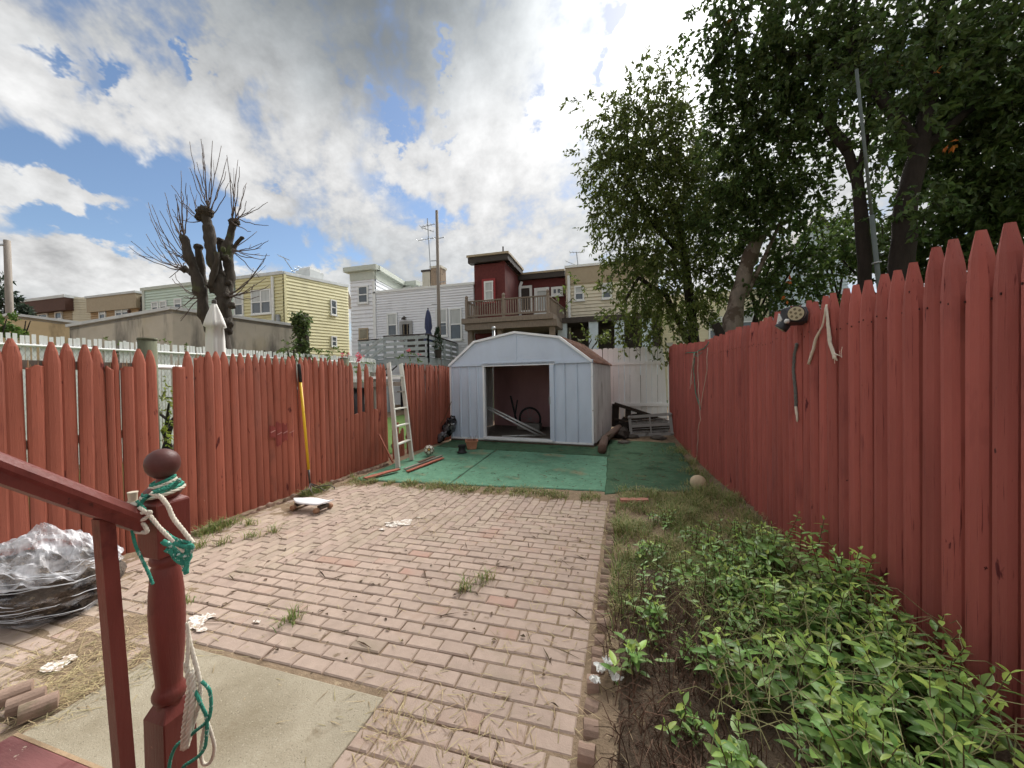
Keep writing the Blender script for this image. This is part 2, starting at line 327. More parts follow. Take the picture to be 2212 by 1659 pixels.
# ---------------------------------------------------------------- brick patio (running bond in two directions, mitred on the diagonal)
def make_patio():
    patio = MB(); patio.rng(PATX0, PATX1, .4, PATY1, -.16, -.075)
    root = struct(patio, 'brick_patio', m_dirt)
    cs = .1035; nx, ny = 39, 44; x1, y1 = PATX1-.005, PATY1-.01
    def cx(i): return x1-(i+.5)*cs
    def cy(j): return y1-(j+.5)*cs
    used = {}; bricks = []
    def slab(i, j): return cx(i) < -1.13 and cx(i) > -2.66 and cy(j) < 1.66
    def below(i, j): return cy(j) < 2.25+.92*(cx(i)+3.16)
    for j in range(ny):
        for i0 in range(-1 if j % 2 else 0, nx, 2):
            c = [i for i in (i0, i0+1) if 0 <= i < nx and not slab(i, j) and (i, j) not in used]
            if not c: continue
            mid = min(max(i0+.5, 0), nx-1)
            if cy(j) < 2.25+.92*(x1-(mid+.5)*cs+3.16):
                for i in c: used[i, j] = 1
                bricks.append((sum(cx(i) for i in c)/len(c), cy(j), len(c)*cs-.007, cs-.007))
    for i in range(nx):
        for j0 in range(-1 if i % 2 else 0, ny, 2):
            c = [j for j in (j0, j0+1) if 0 <= j < ny and not slab(i, j) and (i, j) not in used]
            if not c: continue
            for j in c: used[i, j] = 1
            bricks.append((cx(i), sum(cy(j) for j in c)/len(c), cs-.007, len(c)*cs-.007))
    bricks.sort(key=lambda b: b[0]**2+(b[1]-.0)**2)
    def bm(w, d, seed):
        rs = random.Random(seed); q = .006
        mb = MB(); x, y = w/2, d/2; j = lambda: rs.uniform(-.0025, .0025)
        lo = [(-x+j(), -y+j(), -.055), (x+j(), -y+j(), -.055), (x+j(), y+j(), -.055), (-x+j(), y+j(), -.055)]
        mi = [(a, b, -.006) for a, b, c in lo]; hi = [(a-math.copysign(q+abs(j()), a), b-math.copysign(q+abs(j()), b), 0) for a, b, c in lo]
        mb.add(lo+mi+hi, [(0, 1, 5, 4), (1, 2, 6, 5), (2, 3, 7, 6), (3, 0, 4, 7), (4, 5, 9, 8), (5, 6, 10, 9), (6, 7, 11, 10), (7, 4, 8, 11), (8, 9, 10, 11)])
        return mb
    cache = {}; far = MB(); k = 0
    for n, (x, y, w, d) in enumerate(bricks):
        z = .001+.006*fbm(x*2.3, y*2.3, 1)+U(-.0025, .0025); tilt = (U(-.012, .012), U(-.012, .012), U(-.012, .012))
        if -3.2 < x < -2.66 and y < 1.9: z -= .006
        hid = (x > -2.66 and x < -1.1 and y < .9) or y < .75
        if k < 300 and not hid:
            key = (round(w, 3), round(d, 3), n % 4)
            if key not in cache: cache[key] = bm(w, d, n).mesh('brick', m_brick)
            inst('brick', cache[key], root, (x, y, z), tilt); k += 1
        else:
            b = bm(w, d, n); m_ = Matrix.Translation((x, y, z)) @ Matrix.Rotation(tilt[0], 4, 'X') @ Matrix.Rotation(tilt[1], 4, 'Y'); far.m = m_; far.add(b.v, b.f)
    far.m = Matrix.Identity(4)
    o = far.build('brick_field', m_brick, root); o['kind'] = 'stuff'
make_patio()

# scalloped edging blocks
def edging(name, pts, step=.115):
    root = struct(MB().rng(pts[0][0]-.03, pts[0][0]+.03, pts[0][1], pts[-1][1], -.2, -.09), name, m_edge)
    mb = MB(); n = 7; prof = [(-.05, -.1)]+[(-.05*math.cos(math.pi*k/n), .05*math.sin(math.pi*k/n)) for k in range(n+1)]+[(.05, -.1)]
    q = len(prof); mb.add([(-.03, a, b) for a, b in prof]+[(.03, a, b) for a, b in prof], [tuple(range(q-1, -1, -1)), tuple(range(q, 2*q))]+[(i, (i+1) % q, q+(i+1) % q, q+i) for i in range(q)])
    me = mb.mesh('edging_block', m_edge); me2 = me
    for (x0, y0), (x1, y1) in zip(pts, pts[1:]):
        L_ = math.hypot(x1-x0, y1-y0); k = int(L_/step)
        for i in range(k):
            t = (i+.5)/k; x, y = lerp(x0, x1, t), lerp(y0, y1, t)
            inst('edging_block', me, root, (x+U(-.012, .012), y, -.004+U(-.022, .016)), (U(-.12, .12), U(-.15, .15), -math.atan2(x1-x0, y1-y0)+U(-.12, .12)), (U(.9, 1.1), U(.9, 1.05), U(.85, 1.1)))
    return root
edging('brick_edging', [(-4.27, 2.75), (-4.24, 4.6), (-4.22, 6.15)])
edging('brick_edging', [(-.17, 1.0), (-.17, 2.0), (-.16, 4.9)])
# the loose end of edging beside the slab
root = thing('edging_stones', G(62, 1540), 'three rounded terracotta edging blocks lying by the slab at lower left', 'edging')
mb = MB(); n = 8; prof = [(-.05, -.03)]+[(-.05*math.cos(math.pi*k/n), .045*math.sin(math.pi*k/n)) for k in range(n+1)]+[(.05, -.03)]; q = len(prof)
mb.add([(-.06, a*.85, b*.85) for a, b in prof]+[(.06, a*.85, b*.85) for a, b in prof], [tuple(range(q-1, -1, -1)), tuple(range(q, 2*q))]+[(i, (i+1) % q, q+(i+1) % q, q+i) for i in range(q)])
me = mb.mesh('block', m_edge)
for px, py in ((30, 1512), (58, 1528), (85, 1540)): p = G(px, py); inst('block', me, root, (p.x, p.y, .03), (0, 0, R(62)))

# ---------------------------------------------------------------- green outdoor carpets
def rug(name, poly4, mat, label, wr=.008, z=.012, n=(46, 34), lift=None):
    """poly4: near-left, near-right, far-right, far-left"""
    a, b, c, d = [Vector((x, y, 0)) for x, y in poly4]; mb = MB()
    def top(s, t):
        e = .015*fbm(s*9, t*9, a.x); p = a.lerp(b, s).lerp(d.lerp(c, s), t)
        ed = min(s, 1-s, t, 1-t)
        p.x += e*(1 if ed < .03 else 0); p.y += .02*fbm(p.x*3, 7.7, a.y)*(1 if ed < .03 else 0)
        f = fbm(p.x*2.2+7, p.y*3.4, 3.0); rid = max(0, 1-abs(fbm(p.x*1.1, p.y*4.2, 11.0, 2))*9)
        p.z = max(gz(p.x, p.y)+.010, z)+wr*f+wr*2.2*rid*.5+(lift(p.x, p.y) if lift else 0)
        return p
    mb.grid(n[0], n[1], top); nx, ny = n
    bd = [i for i in range(nx)]+[(j+1)*nx-1 for j in range(1, ny)]+[(ny-1)*nx+i for i in range(nx-2, -1, -1)]+[j*nx for j in range(ny-2, 0, -1)]
    k = len(mb.v); mb.v += [(mb.v[i][0], mb.v[i][1], mb.v[i][2]-.012) for i in bd]
    m_ = len(bd); mb.f += [(bd[(i+1) % m_], bd[i], k+i, k+(i+1) % m_) for i in range(m_)]
    return single(mb, name, mat, label, 'carpet', 'green outdoor carpets', (a.x, a.y, 0), True)
rug('green_carpet', [(-4.05, 5.02), (-2.52, 5.12), (-2.72, 8.1), (-4.22, 8.2)], m_carpet, 'pale green turf carpet between the ladder and the diagonal seam', .004)
rug('green_carpet', [(-2.50, 5.12), (-.20, 5.30), (-.32, 7.72), (-2.69, 8.1)], m_carpet, 'pale green turf carpet in front of the shed doorway, right of the seam', .004)
rug('green_carpet', [(-4.15, 7.95), (-.30, 7.60), (-.38, 8.62), (-4.2, 8.95)], m_carpet2, 'darker green carpet strip along the base of the shed', .007, .024)  # strip in the darker green carpet colour
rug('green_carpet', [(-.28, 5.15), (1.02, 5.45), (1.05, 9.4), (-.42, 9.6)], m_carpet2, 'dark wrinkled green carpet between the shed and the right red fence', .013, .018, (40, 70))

# ---------------------------------------------------------------- stockade fences
def picket_mesh(w, h, tip, seed, mat, broken=0.0, dep=.026, tl=.17, rnd=False):
    """rounded front towards +x (local), width along y"""
    rs = random.Random(seed); prof = [(0, -1), (.66, -.99), (.93, -.62), (1, 0), (.93, .62), (.66, .99), (0, 1)]; mb = MB(); prof = [(-.6, -1), (.30, -.985), (.80, -.62), (1, 0), (.80, .62), (.30, .985), (-.6, 1)] if rnd else prof; n = len(prof)
    if not broken: lv = [(0, 1, 1), (h-tl, 1, 1), (h-tl*.45, .68, .88), (h, tip/w, .5)]
    else: lv = [(0, 1, 1), (h*.5, 1, 1), (h, 1, 1)]
    vs_ = []
    for k, (z, sw, sd) in enumerate(lv):
        for d, y in prof:
            zz = z
            if broken and k == len(lv)-1: zz = z+rs.uniform(-broken, broken)
            vs_.append((d*dep*sd, y*w/2*sw, zz))
    fs = [(k*n+i, k*n+(i+1) % n, (k+1)*n+(i+1) % n, (k+1)*n+i) for k in range(len(lv)-1) for i in range(n)]
    fs += [tuple(range(n-1, -1, -1)), tuple(range((len(lv)-1)*n, len(lv)*n))]
    return MB().add(vs_, fs).mesh('picket', mat)
LX = -4.42
def left_panel(label, edges, railz, group='red picket fence panels on the left', mat=m_red, lean=0.0):
    """edges: (y0, y1, top, broken, zbase)"""
    ya, yb = edges[0][0], edges[-1][1]
    root = thing('picket_fence', (LX, ya, 0), label, 'fence', group)
    for i, e in enumerate(edges):
        y0, y1, top, br = e[:4]; w = (y1-y0); zb = e[4] if len(e) > 4 else .0
        me = picket_mesh(w+.004, top-zb, .022 if w > .07 else .012, i*7+int(ya*10), mat, br, tl=.15+U(-.02, .02))
        inst('picket', me, root, (LX+U(-.004, .004), (y0+y1)/2, zb), (U(-.006, .006), lean+U(-.01, .01), 0))
        if br and top > 1.2:
            for q in range(4):
                yy = lerp(y0+.012, y1-.012, (q+.5)/4); hh = U(.02, .09)
                MB().add([(LX-.002, yy-.012, top-.05), (LX-.002, yy+.012, top-.05), (LX+.004, yy+U(-.006, .006), top+hh), (LX+.014, yy, top-.04)], [(0, 1, 2), (1, 3, 2), (3, 0, 2), (0, 3, 1)]).build('splinter', m_raw, root)
    for z in railz:
        MB().rng(LX-.045, LX-.006, ya+.02, yb-.02, z-.035, z+.035).build('rail', m_greywood, root)
    return root
# nearest panel: measured pickets, three of them snapped off
E1 = [(1.40, 1.49, 1.89, 0), (1.49, 1.585, 1.90, 0), (1.585, 1.675, 1.88, 0), (1.682, 1.772, 1.915, 0), (1.784, 1.868, 1.70, .025), (1.877, 1.965, 1.905, 0), (1.975, 2.06, 1.90, 0), (2.07, 2.157, 1.90, 0), (2.162, 2.252, 1.895, 0),
      (2.262, 2.318, 1.70, .03), (2.318, 2.352, 1.87, 0), (2.368, 2.452, 1.715, .02), (2.460, 2.553, 1.89, 0), (2.560, 2.648, 1.885, 0)]
for i_ in range(len(E1)-1): E1[i_] = (E1[i_][0]-.001, min(E1[i_+1][0]-.006, E1[i_][1]+.006), *E1[i_][2:])
f1 = left_panel('red picket fence panel nearest the stairs, with three pickets snapped short', E1, (.35, 1.1, 1.72))
ed = [2.779, 2.888, 2.985, 3.082, 3.184, 3.284, 3.385, 3.473, 3.573, 3.671, 3.767, 3.857, 3.951, 4.048, 4.139, 4.243, 4.334, 4.43, 4.523, 4.621, 4.725, 4.822, 4.917, 5.012, 5.105, 5.197, 5.28]
E2 = []
for i, (a, b) in enumerate(zip(ed, ed[1:])):
    top, br = 1.905+U(-.015, .015), 0
    if i == 0: top, br = 1.72, .015
    if i == 2: top, br = 1.83, .035
    E2.append((a+.001, b-.001, top, br))
E2 += [(5.285, 5.38, 1.80, .03), (5.382, 5.478, 1.86, 0), (5.482, 5.592, .985, .03), (5.595, 5.69, 1.86, 0), (5.694, 5.79, .985, .03), (5.794, 5.90, 1.85, 0), (5.903, 6.01, 1.62, .06), (6.02, 6.125, 1.02, .02), (6.13, 6.235, 1.85, 0), (6.237, 6.34, 1.87, 0), (6.342, 6.44, 1.86, 0)]
f2 = left_panel('long red picket fence panel behind the yellow cultivator, gappy at its right end', E2, (.3, .9))
E3 = []; y = 7.12
while y < 9.5: E3.append((y, y+.088, 1.90+U(-.02, .02), 0)); y += .0905
f3 = left_panel('far red picket fence panel between the ladder and the shed', E3, (.35, 1.1, 1.72), mat=m_red)
E4 = [(6.60, 6.69, .62, .05), (6.70, 6.79, .70, .06), (6.80, 6.89, .45, .04), (6.90, 7.0, .55, .05)]
f4 = left_panel('stumps of broken red pickets behind the white ladder', E4, (.25,))

# old paint smudge across four pickets of the long panel
for k, (y0, y1, za, zb) in enumerate(((3.86, 3.95, .83, .98), (3.955, 4.045, .72, 1.02), (4.05, 4.138, .76, 1.0), (4.145, 4.24, .80, .95))):
    prof = [(.66, -.97), (.93, -.62), (1, 0), (.93, .62), (.66, .97)]; V = []; w = y1-y0
    for z, sg in ((za, -1), (zb, 1)):
        for i, (d_, q) in enumerate(prof): V.append((LX+d_*.0285+.006, (y0+y1)/2+q*w/2, z+sg*.05*fbm(y0*40+i*1.3, z*9)))
    MB().add(V, [(i, i+1, 6+i, 5+i) for i in range(4)]).build('paint_smudge', M('maroon_smudge', lin(138, 64, 58), .6, .2, 9), f2)
    MB().bar((LX+.0375, y0+.01, (za+zb)/2-.005*k), (LX+.0375, y1-.01, (za+zb)/2-.005*k+.02), .003, .008).build('scratch', M('pale_scratch', lin(196, 150, 142), .7), f2)
def right_fence():
    P0, P1 = Vector((1.53, 1.15, 0)), Vector((1.13, 10.9, 0)); L_ = (P1-P0).length; d = (P1-P0).normalized()
    root = thing('picket_fence', P0, 'tall crimson picket fence along the whole right side', 'fence')
    rz = math.atan2(d.y, d.x)+math.pi/2        # local +x faces the yard
    meshes = [picket_mesh(w, 2.15, .023, 90+k, m_red2, 0, .038, .235+.015*(k % 3), True) for k, w in enumerate((.113, .118, .110, .121, .115, .108))]
    s = 0.0; k = 0
    while s < L_:
        w = .124+U(-.004, .004); p = P0+d*(s+w/2); kk = random.randrange(6)
        h = 1.0+.02*fbm(p.y*.8, 3.3)+U(-.008, .008)+(.02 if p.y < 2.5 else 0)+.04*sst(6.5, 10.5, p.y)
        inst('picket', meshes[kk], root, (p.x+U(-.002, .002), p.y, -.03+.10*sst(8, 10.8, p.y)), (U(-.005, .005), U(-.004, .004), rz+U(-.012, .012)), (1, (w-.014)/.1155, h)); s += w; k += 1
    nrm = Vector((d.y, -d.x, 0))
    for z in (.4, 1.2, 1.85):
        MB().bar(P0+nrm*.05+Vector((0, 0, z)), P1+nrm*.05+Vector((0, 0, z)), .04, .08).build('rail', m_greywood, root)
    nm = MB()
    for s_ in range(44):
        p = P0+d*(s_*.124+.06)
        for z in (1.86,):
            for q in (-.022, .022):
                c = p+d*(q+U(-.006, .006))-nrm*.0365+Vector((0, 0, z+U(-.02, .02))); nm.box(c, (.004, .005, .010))
    o = nm.build('nail_heads', M('rusty_nail', lin(60, 34, 30), .8), root); o['kind'] = 'stuff'
    return P0, d
RP0, RD = right_fence()
RN = Vector((-RD.y, RD.x, 0))        # towards the yard
def RF(px, py, off=.05): return PN(px, py, RP0+RN*off, RN)
# ---------------------------------------------------------------- houses beyond the yard
def siding(name, c, var=.07):
    return M(name, c, .6, var, 2.0, (.5, .5, 3), .08, 30, spec=.25, spots=((tuple(q*.82 for q in c), .9, .58, .2, (1, 1, .5)), (tuple(min(1, q*1.12) for q in c), 5, .62, .1)))
m_s_beige = siding('beige_clapboard', lin(168, 150, 122)); m_s_cream = siding('cream_clapboard', lin(205, 198, 176)); m_s_tan = siding('tan_clapboard', lin(172, 146, 112))
m_s_mint = siding('mint_clapboard', lin(196, 212, 200)); m_s_yellow = siding('yellow_clapboard', lin(212, 206, 164)); m_s_white = siding('white_clapboard', lin(226, 228, 232), .05)
m_s_cream2 = siding('cream_vinyl', lin(214, 206, 184)); m_s_blue = siding('pale_blue_clapboard', lin(190, 204, 214)); m_s_ltyellow = siding('pale_yellow_clapboard', lin(220, 212, 184))
m_s_red = M('dark_red_brick', lin(98, 50, 48), .85, .2, 8, bump=.5, bs=20, bstretch=(1, 1, 3), spots=((lin(84, 40, 40), 1.2, .5, .2), (lin(118, 66, 60), 14, .62, .08, (1, 1, 3))))
m_trimw = M('white_trim', lin(222, 224, 222), .5, .06, 8, bump=.05, objvar=.03)
m_trimt = M('tan_trim', lin(164, 150, 126), .6, .1, 6, bump=.1); m_trimb = M('brown_cornice', lin(84, 58, 48), .7, .15, 5, bump=.2)
m_trimg = M('grey_green_trim', lin(190, 196, 186), .6, .1, 6, bump=.1); m_trimd = M('dark_trim', lin(66, 60, 56), .7, .15, 5, bump=.2)
m_trimr = M('red_window_trim', lin(140, 52, 54), .6, .1, 6, bump=.1)
m_glass = M('window_glass', lin(70, 80, 88), .06, .25, 1.5, bump=0, spec=.8)
m_curtain = M('window_curtain', lin(176, 180, 178), .35, .18, 6, (1, 1, .15), .0, spec=.6)
m_stucco = M('stained_stucco', lin(186, 180, 166), .9, .12, 1.2, bump=.4, bs=25, spots=((lin(112, 110, 104), 1.0, .52, .14, (1, 1, .22)), (lin(176, 166, 140), .5, .55, .2), (lin(86, 86, 82), 2.4, .66, .1, (1.5, 1.5, .15))))
m_stuccot = M('tan_stucco', lin(196, 176, 140), .9, .12, 1.2, bump=.4, bs=25, spots=((lin(140, 124, 98), 1.0, .54, .15, (1, 1, .3)),))
m_roofm = M('roof_membrane', lin(196, 200, 200), .6, .15, 2, bump=.2)
m_metal = M('galvanised_metal', lin(150, 154, 156), .4, .15, 5, bump=.1, metal=.6, spec=.5)
m_dark = M('dark_recess', (.012, .012, .014), .9, .2, 3, bump=0)  # near-black fill; also stands for the shade beneath both decks
m_door = M('grey_door', lin(150, 150, 148), .5, .1, 5, bump=.1)
m_deckwood = M('weathered_deck_wood', lin(132, 120, 108), .85, .22, 6, (3, 3, 1), .4, 30, objvar=.12)
m_deckgrey = M('grey_deck_paint', lin(164, 172, 174), .6, .14, 5, bump=.2, objvar=.1, spots=((lin(120, 126, 126), 6, .6, .1),))
m_polew = M('grey_pole_wood', lin(134, 126, 118), .85, .2, 8, (3, 3, .3), .3, 30)

class Wall:
    """upright wall from plan point a to b (left to right as seen from the yard), bottom z0, tops za and zb"""
    def __init__(s, a, b, z0, za, zb=None):
        s.a, s.b = Vector((a[0], a[1], 0)), Vector((b[0], b[1], 0)); s.z0, s.za, s.zb = z0, za, za if zb is None else zb
        s.d = (s.b-s.a); s.len = s.d.length; s.d.normalize(); s.n = Vector((s.d.y, -s.d.x, 0))
    def pt(s, u, z, off=0.0): p = s.a+s.d*u+s.n*off; return Vector((p.x, p.y, z))
    def at(s, px, py):
        p = PN(px, py, s.a, s.n); return (p-s.a).dot(s.d), p.z
    def boards(s, parent, mat, n, name='wall', dep=.06):
        mb = MB()
        for i in range(n):
            t0, t1 = i/n, (i+1)/n
            l0, l1 = lerp(s.z0, s.za, t0), lerp(s.z0, s.za, t1); r0, r1 = lerp(s.z0, s.zb, t0), lerp(s.z0, s.zb, t1)
            mb.quad(s.pt(0, l0, dep), s.pt(s.len, r0, dep), s.pt(s.len, r1, .0), s.pt(0, l1, .0)); mb.quad(s.pt(0, l0, 0), s.pt(s.len, r0, 0), s.pt(s.len, r0, dep), s.pt(0, l0, dep))
        mb.quad(s.pt(0, s.z0, -.2), s.pt(s.len, s.z0, -.2), s.pt(s.len, s.zb, -.2), s.pt(0, s.za, -.2))
        return mb.build(name, mat, parent)
    def plain(s, parent, mat, name='wall', th=.25):
        mb = MB(); P = [s.pt(0, s.z0), s.pt(s.len, s.z0), s.pt(s.len, s.zb), s.pt(0, s.za), s.pt(0, s.z0, -th), s.pt(s.len, s.z0, -th), s.pt(s.len, s.zb, -th), s.pt(0, s.za, -th)]
        mb.add(P, [(0, 1, 2, 3), (5, 4, 7, 6), (4, 0, 3, 7), (1, 5, 6, 2), (3, 2, 6, 7)]); return mb.build(name, mat, parent)
    def blk(s, mb, u0, u1, z0, z1, o0, o1, dz=0.0):
        P = [s.pt(u, z+(dz if u == u1 else 0), o) for o in (o0, o1) for z in (z0, z1) for u in (u0, u1)]
        mb.add(P, [(0, 2, 3, 1), (4, 5, 7, 6), (0, 1, 5, 4), (2, 6, 7, 3), (0, 4, 6, 2), (1, 3, 7, 5)]); return mb
    def band(s, parent, name, mat, h, out, over=.0, drop=0.0, u0=None, u1=None):
        """cornice following the top of the wall"""
        a0, a1 = (-over if u0 is None else u0), (s.len+over if u1 is None else u1); mb = MB()
        zt = lambda u: lerp(s.za, s.zb, u/s.len)
        P = [s.pt(u, zt(u)-drop-q, o) for o in (out, -.25) for q in (h, 0) for u in (a0, a1)]
        mb.add(P, [(0, 1, 3, 2), (4, 6, 7, 5), (0, 4, 5, 1), (2, 3, 7, 6), (0, 2, 6, 4), (1, 5, 7, 3)]); return mb.build(name, mat, parent)
    def win(s, parent, r, frame=m_trimw, fw_=.09, split=True, lower=m_glass, upper=m_curtain, mull=0, name='window', bars=0, barmat=None, panes=True):
        """r = sight-line rectangle (x0, y0, x1, y1) of the outer frame"""
        ym, xm = (r[1]+r[3])/2, (r[0]+r[2])/2
        u0 = s.at(r[0], ym)[0]; u1 = s.at(r[2], ym)[0]; z1 = s.at(xm, r[1])[1]; z0 = s.at(xm, r[3])[1]
        mb = MB(); s.blk(mb, u0, u1, z0, z0+fw_, .03, .12); s.blk(mb, u0, u1, z1-fw_, z1, .03, .12)
        s.blk(mb, u0, u0+fw_, z0+fw_, z1-fw_, .03, .118); s.blk(mb, u1-fw_, u1, z0+fw_, z1-fw_, .03, .118)
        s.blk(mb, u0-.05, u1+.05, z0-.06, z0, .02, .17)
        o = mb.build(name, frame, parent); zc = (z0+z1)/2; n = mull+1; W = (u1-u0-2*fw_)/n
        for k in range(n if panes else 0):
            q0 = u0+fw_+W*k; q1 = q0+W
            if k: s.blk(m2 := MB(), q0-.05, q0+.05, z0+fw_, z1-fw_, .03, .116); m2.build('mullion', frame, o)
            if split:
                s.blk(m3 := MB(), q0, q1, zc-.035, zc+.035, .03, .1); m3.build('sash_rail', frame, o)
                mp = MB(); mp.quad(s.pt(q0, z0+fw_, .068), s.pt(q1, z0+fw_, .068), s.pt(q1, zc, .068), s.pt(q0, zc, .068)); mp.build('pane', lower, o)
                mp = MB(); mp.quad(s.pt(q0, zc, .084), s.pt(q1, zc, .084), s.pt(q1, z1-fw_, .084), s.pt(q0, z1-fw_, .084)); mp.build('pane', upper, o)
            else:
                mp = MB(); mp.quad(s.pt(q0, z0+fw_, .07), s.pt(q1, z0+fw_, .07), s.pt(q1, z1-fw_, .07), s.pt(q0, z1-fw_, .07)); mp.build('pane', lower, o)
        for k in range(bars):
            q = lerp(u0+fw_, u1-fw_, (k+.5)/bars); s.blk(m4 := MB(), q-.013, q+.013, z0+fw_, z1-fw_, .105, .14); m4.build('bar', barmat or frame, o)
        return o
def roofslab(parent, pts, name='roof', mat=m_roofm):
    mb = MB(); n = len(pts); mb.add(pts+[Vector((p[0], p[1], p[2]-.15)) for p in pts], [tuple(range(n)), tuple(range(2*n-1, n-1, -1))]+[(i, n+i, n+(i+1) % n, (i+1) % n) for i in range(n)]); return mb.build(name, mat, parent)
def wall_top(px, py, Y): return PY(px, py, Y)
def facade(px0, px1, Y, pyl, pyr):
    a, b = PY(px0, pyl, Y), PY(px1, pyr, Y); return Wall((a.x, Y), (b.x, Y), 0.0, (a.z+b.z)/2)
def house(name, w, label, depth, mat, n, roofmat=m_roofm, group='row houses behind the yard', side=True):
    root = thing(name, (w.a.x, w.a.y, 0), label, 'house', group)
    w.boards(root, mat, n)
    zt = max(w.za, w.zb)
    if side:
        Wall((w.a.x, w.a.y+depth), (w.a.x, w.a.y), 0, w.za).boards(root, mat, n); Wall((w.b.x, w.b.y), (w.b.x, w.b.y+depth), 0, w.zb).boards(root, mat, n)
    roofslab(root, [(w.a.x, w.a.y, w.za-.03), (w.b.x, w.b.y, w.zb-.03), (w.b.x, w.b.y+depth, w.zb-.03), (w.a.x, w.a.y+depth, w.za-.03)], 'roof', roofmat)
    return root
YR = 20.0
# --- far left beige house
w = facade(62, 156, YR, 655, 645); h = house('row_house', w, 'farthest left beige house with a dark brown cornice', 9, m_s_beige, 46)
w.band(h, 'cornice', m_trimb, 1.0, .5, .15, .0); w.band(h, 'gutter', m_roofm, .22, .56, .2, -.2)
w.win(h, (122, 674, 137, 690), split=False); w.win(h, (85, 678, 106, 696), split=False)
w2 = Wall((w.b.x+.02, YR), (w.b.x+4.3, YR+1.2), 0, w.zb+.1, w.zb-.1); w2.boards(h, m_s_cream, 44)
# --- tan house
w = facade(196, 299, YR, 646, 634); h = house('row_house', w, 'tan clapboard house with white double window, left of the mint house', 9, m_s_tan, 48)
w.band(h, 'cornice', m_trimt, 1.1, .22, .1); w.band(h, 'gutter', m_roofm, .16, .3, .15, -.16)
w.win(h, (217, 665, 231, 692)); w.win(h, (252, 661, 281, 688), mull=1)
MB().tube([w.pt(w.len-.9, 1, .12), w.pt(w.len-.9, w.za-1.2, .12)], .09, 8).build('downspout', m_trimb, h)
w2 = Wall((w.b.x, YR+.05), (w.b.x+1.6, YR+.5), 0, w.zb-.2); w2.boards(h, m_trimd, 20)
# --- mint house
w = facade(309, 506, YR, 625, 603); h = house('row_house', w, 'mint green clapboard house behind the pollarded tree', 9, m_s_mint, 44)
w.band(h, 'cornice', m_trimg, .22, .14, .1, -.1); w.blk(mb := MB(), 0, .25, 0, w.za, .03, .09); mb.build('corner_board', m_trimg, h)
w.win(h, (330, 652, 345, 675)); w.win(h, (348, 650, 363, 673)); w.win(h, (379, 645, 395, 668))
# --- yellow house: facade and long side wall
a = PY(508, 602, YR); b = PY(611, 590, YR); w = Wall((a.x+.05, YR), (b.x, YR), 0, (a.z+b.z)/2)
c = PT(751, 619, 31.0); c0 = Vector((c.x, c.y, 0))
ws = Wall((b.x, YR), (c.x, c.y), 0, w.zb, c.z)
h = thing('row_house', (w.a.x, YR, 0), 'yellow clapboard house with a long blank side wall', 'house', 'row houses behind the yard')
w.boards(h, m_s_yellow, 40); ws.boards(h, m_s_yellow, 40)
roofslab(h, [(w.a.x, YR, w.za-.02), (w.b.x, YR, w.zb-.02), (c.x, c.y, c.z-.02), (w.a.x, YR+12, w.za-.02)])
w.band(h, 'cornice', m_roofm, .2, .12, .05, -.12); ws.band(h, 'cornice', m_roofm, .2, .10, .0, -.12)
ws.blk(mb := MB(), 0, .16, 0, w.zb, .04, .10); mb.build('corner_board', m_s_yellow, h)
u = w.at(593, 660)[0]; MB().tube([w.pt(u, .5, .12), w.pt(u, w.za-.2, .12)], .09, 8).build('downspout', m_trimw, h)
w.win(h, (508, 633, 528, 683)); w.win(h, (545, 626, 588, 679), mull=1)
ws.win(h, (712.5, 648, 725, 681), upper=m_glass); ws.win(h, (714, 726, 725.5, 749), upper=m_glass)
MB().tube([w.pt(w.len-.35, 5.35, .1), w.pt(w.len-.35, 5.95, .16)], .14, 8).build('meter_box', m_metal, h)
p = PT(652, 604, 29); MB().rng(p.x-.6, p.x+.75, p.y, p.y+1.4, 7.4, p.z+.72).build('chimney', m_roofm, h)
MB().rng(p.x-.45, p.x+.6, p.y+.2, p.y+1.2, p.z+.7, p.z+.95).build('chimney_cap', m_trimw, h)
# --- white tower house
YT = 21.6
w = facade(757, 810, YT, 596, 588); ztw = w.za+.25
h = thing('row_house', (w.a.x, YT, 0), 'white clapboard house with flat overhanging cornice and low rear extension', 'house', 'row houses behind the yard')
w.za = w.zb = ztw; w.boards(h, m_s_white, 34)
c1 = PT(870, 610, 29.5); ws = Wall((w.b.x, YT), (c1.x, c1.y), 0, ztw); ws.boards(h, m_s_white, 34)
c2 = PT(899, 611, 29.5); w3 = Wall((c1.x, c1.y), (c1.x+(c2-c1).length, c1.y), 0, ztw); w3.boards(h, m_s_white, 34)
w4 = Wall((w3.b.x, w3.b.y), (w3.b.x+2.2, w3.b.y+9), 0, ztw); w4.plain(h, m_roofm)
Wall((w.a.x, YT+9), (w.a.x, YT), 0, ztw).boards(h, m_s_white, 34)
for q in (w, ws, w3): q.band(h, 'frieze', m_trimg, .6, .08, .0, .05); q.band(h, 'cornice', m_trimg, .3, .34, .0 if q is ws else .3, -.2)
w4.band(h, 'cornice', m_trimw, .3, .2, 0, -.3)
roofslab(h, [(w.a.x, YT, ztw), (w.b.x, YT, ztw), (c1.x, c1.y, ztw), (w3.b.x, w3.b.y, ztw), (w3.b.x+2.2, w3.b.y+9, ztw), (w.a.x, YT+14, ztw)])
w.blk(mb := MB(), w.len-.16, w.len, 0, ztw-.8, .04, .09); mb.build('corner_board', m_trimw, h)
w.win(h, (775, 618, 797, 656), upper=m_glass); w.win(h, (777, 709, 797, 734), frame=m_trimt, split=False, lower=m_dark, bars=6, barmat=m_s_cream)
u0, z0 = w3.at(870, 625); w3.win(h, (871, 620, 890, 628), split=False)
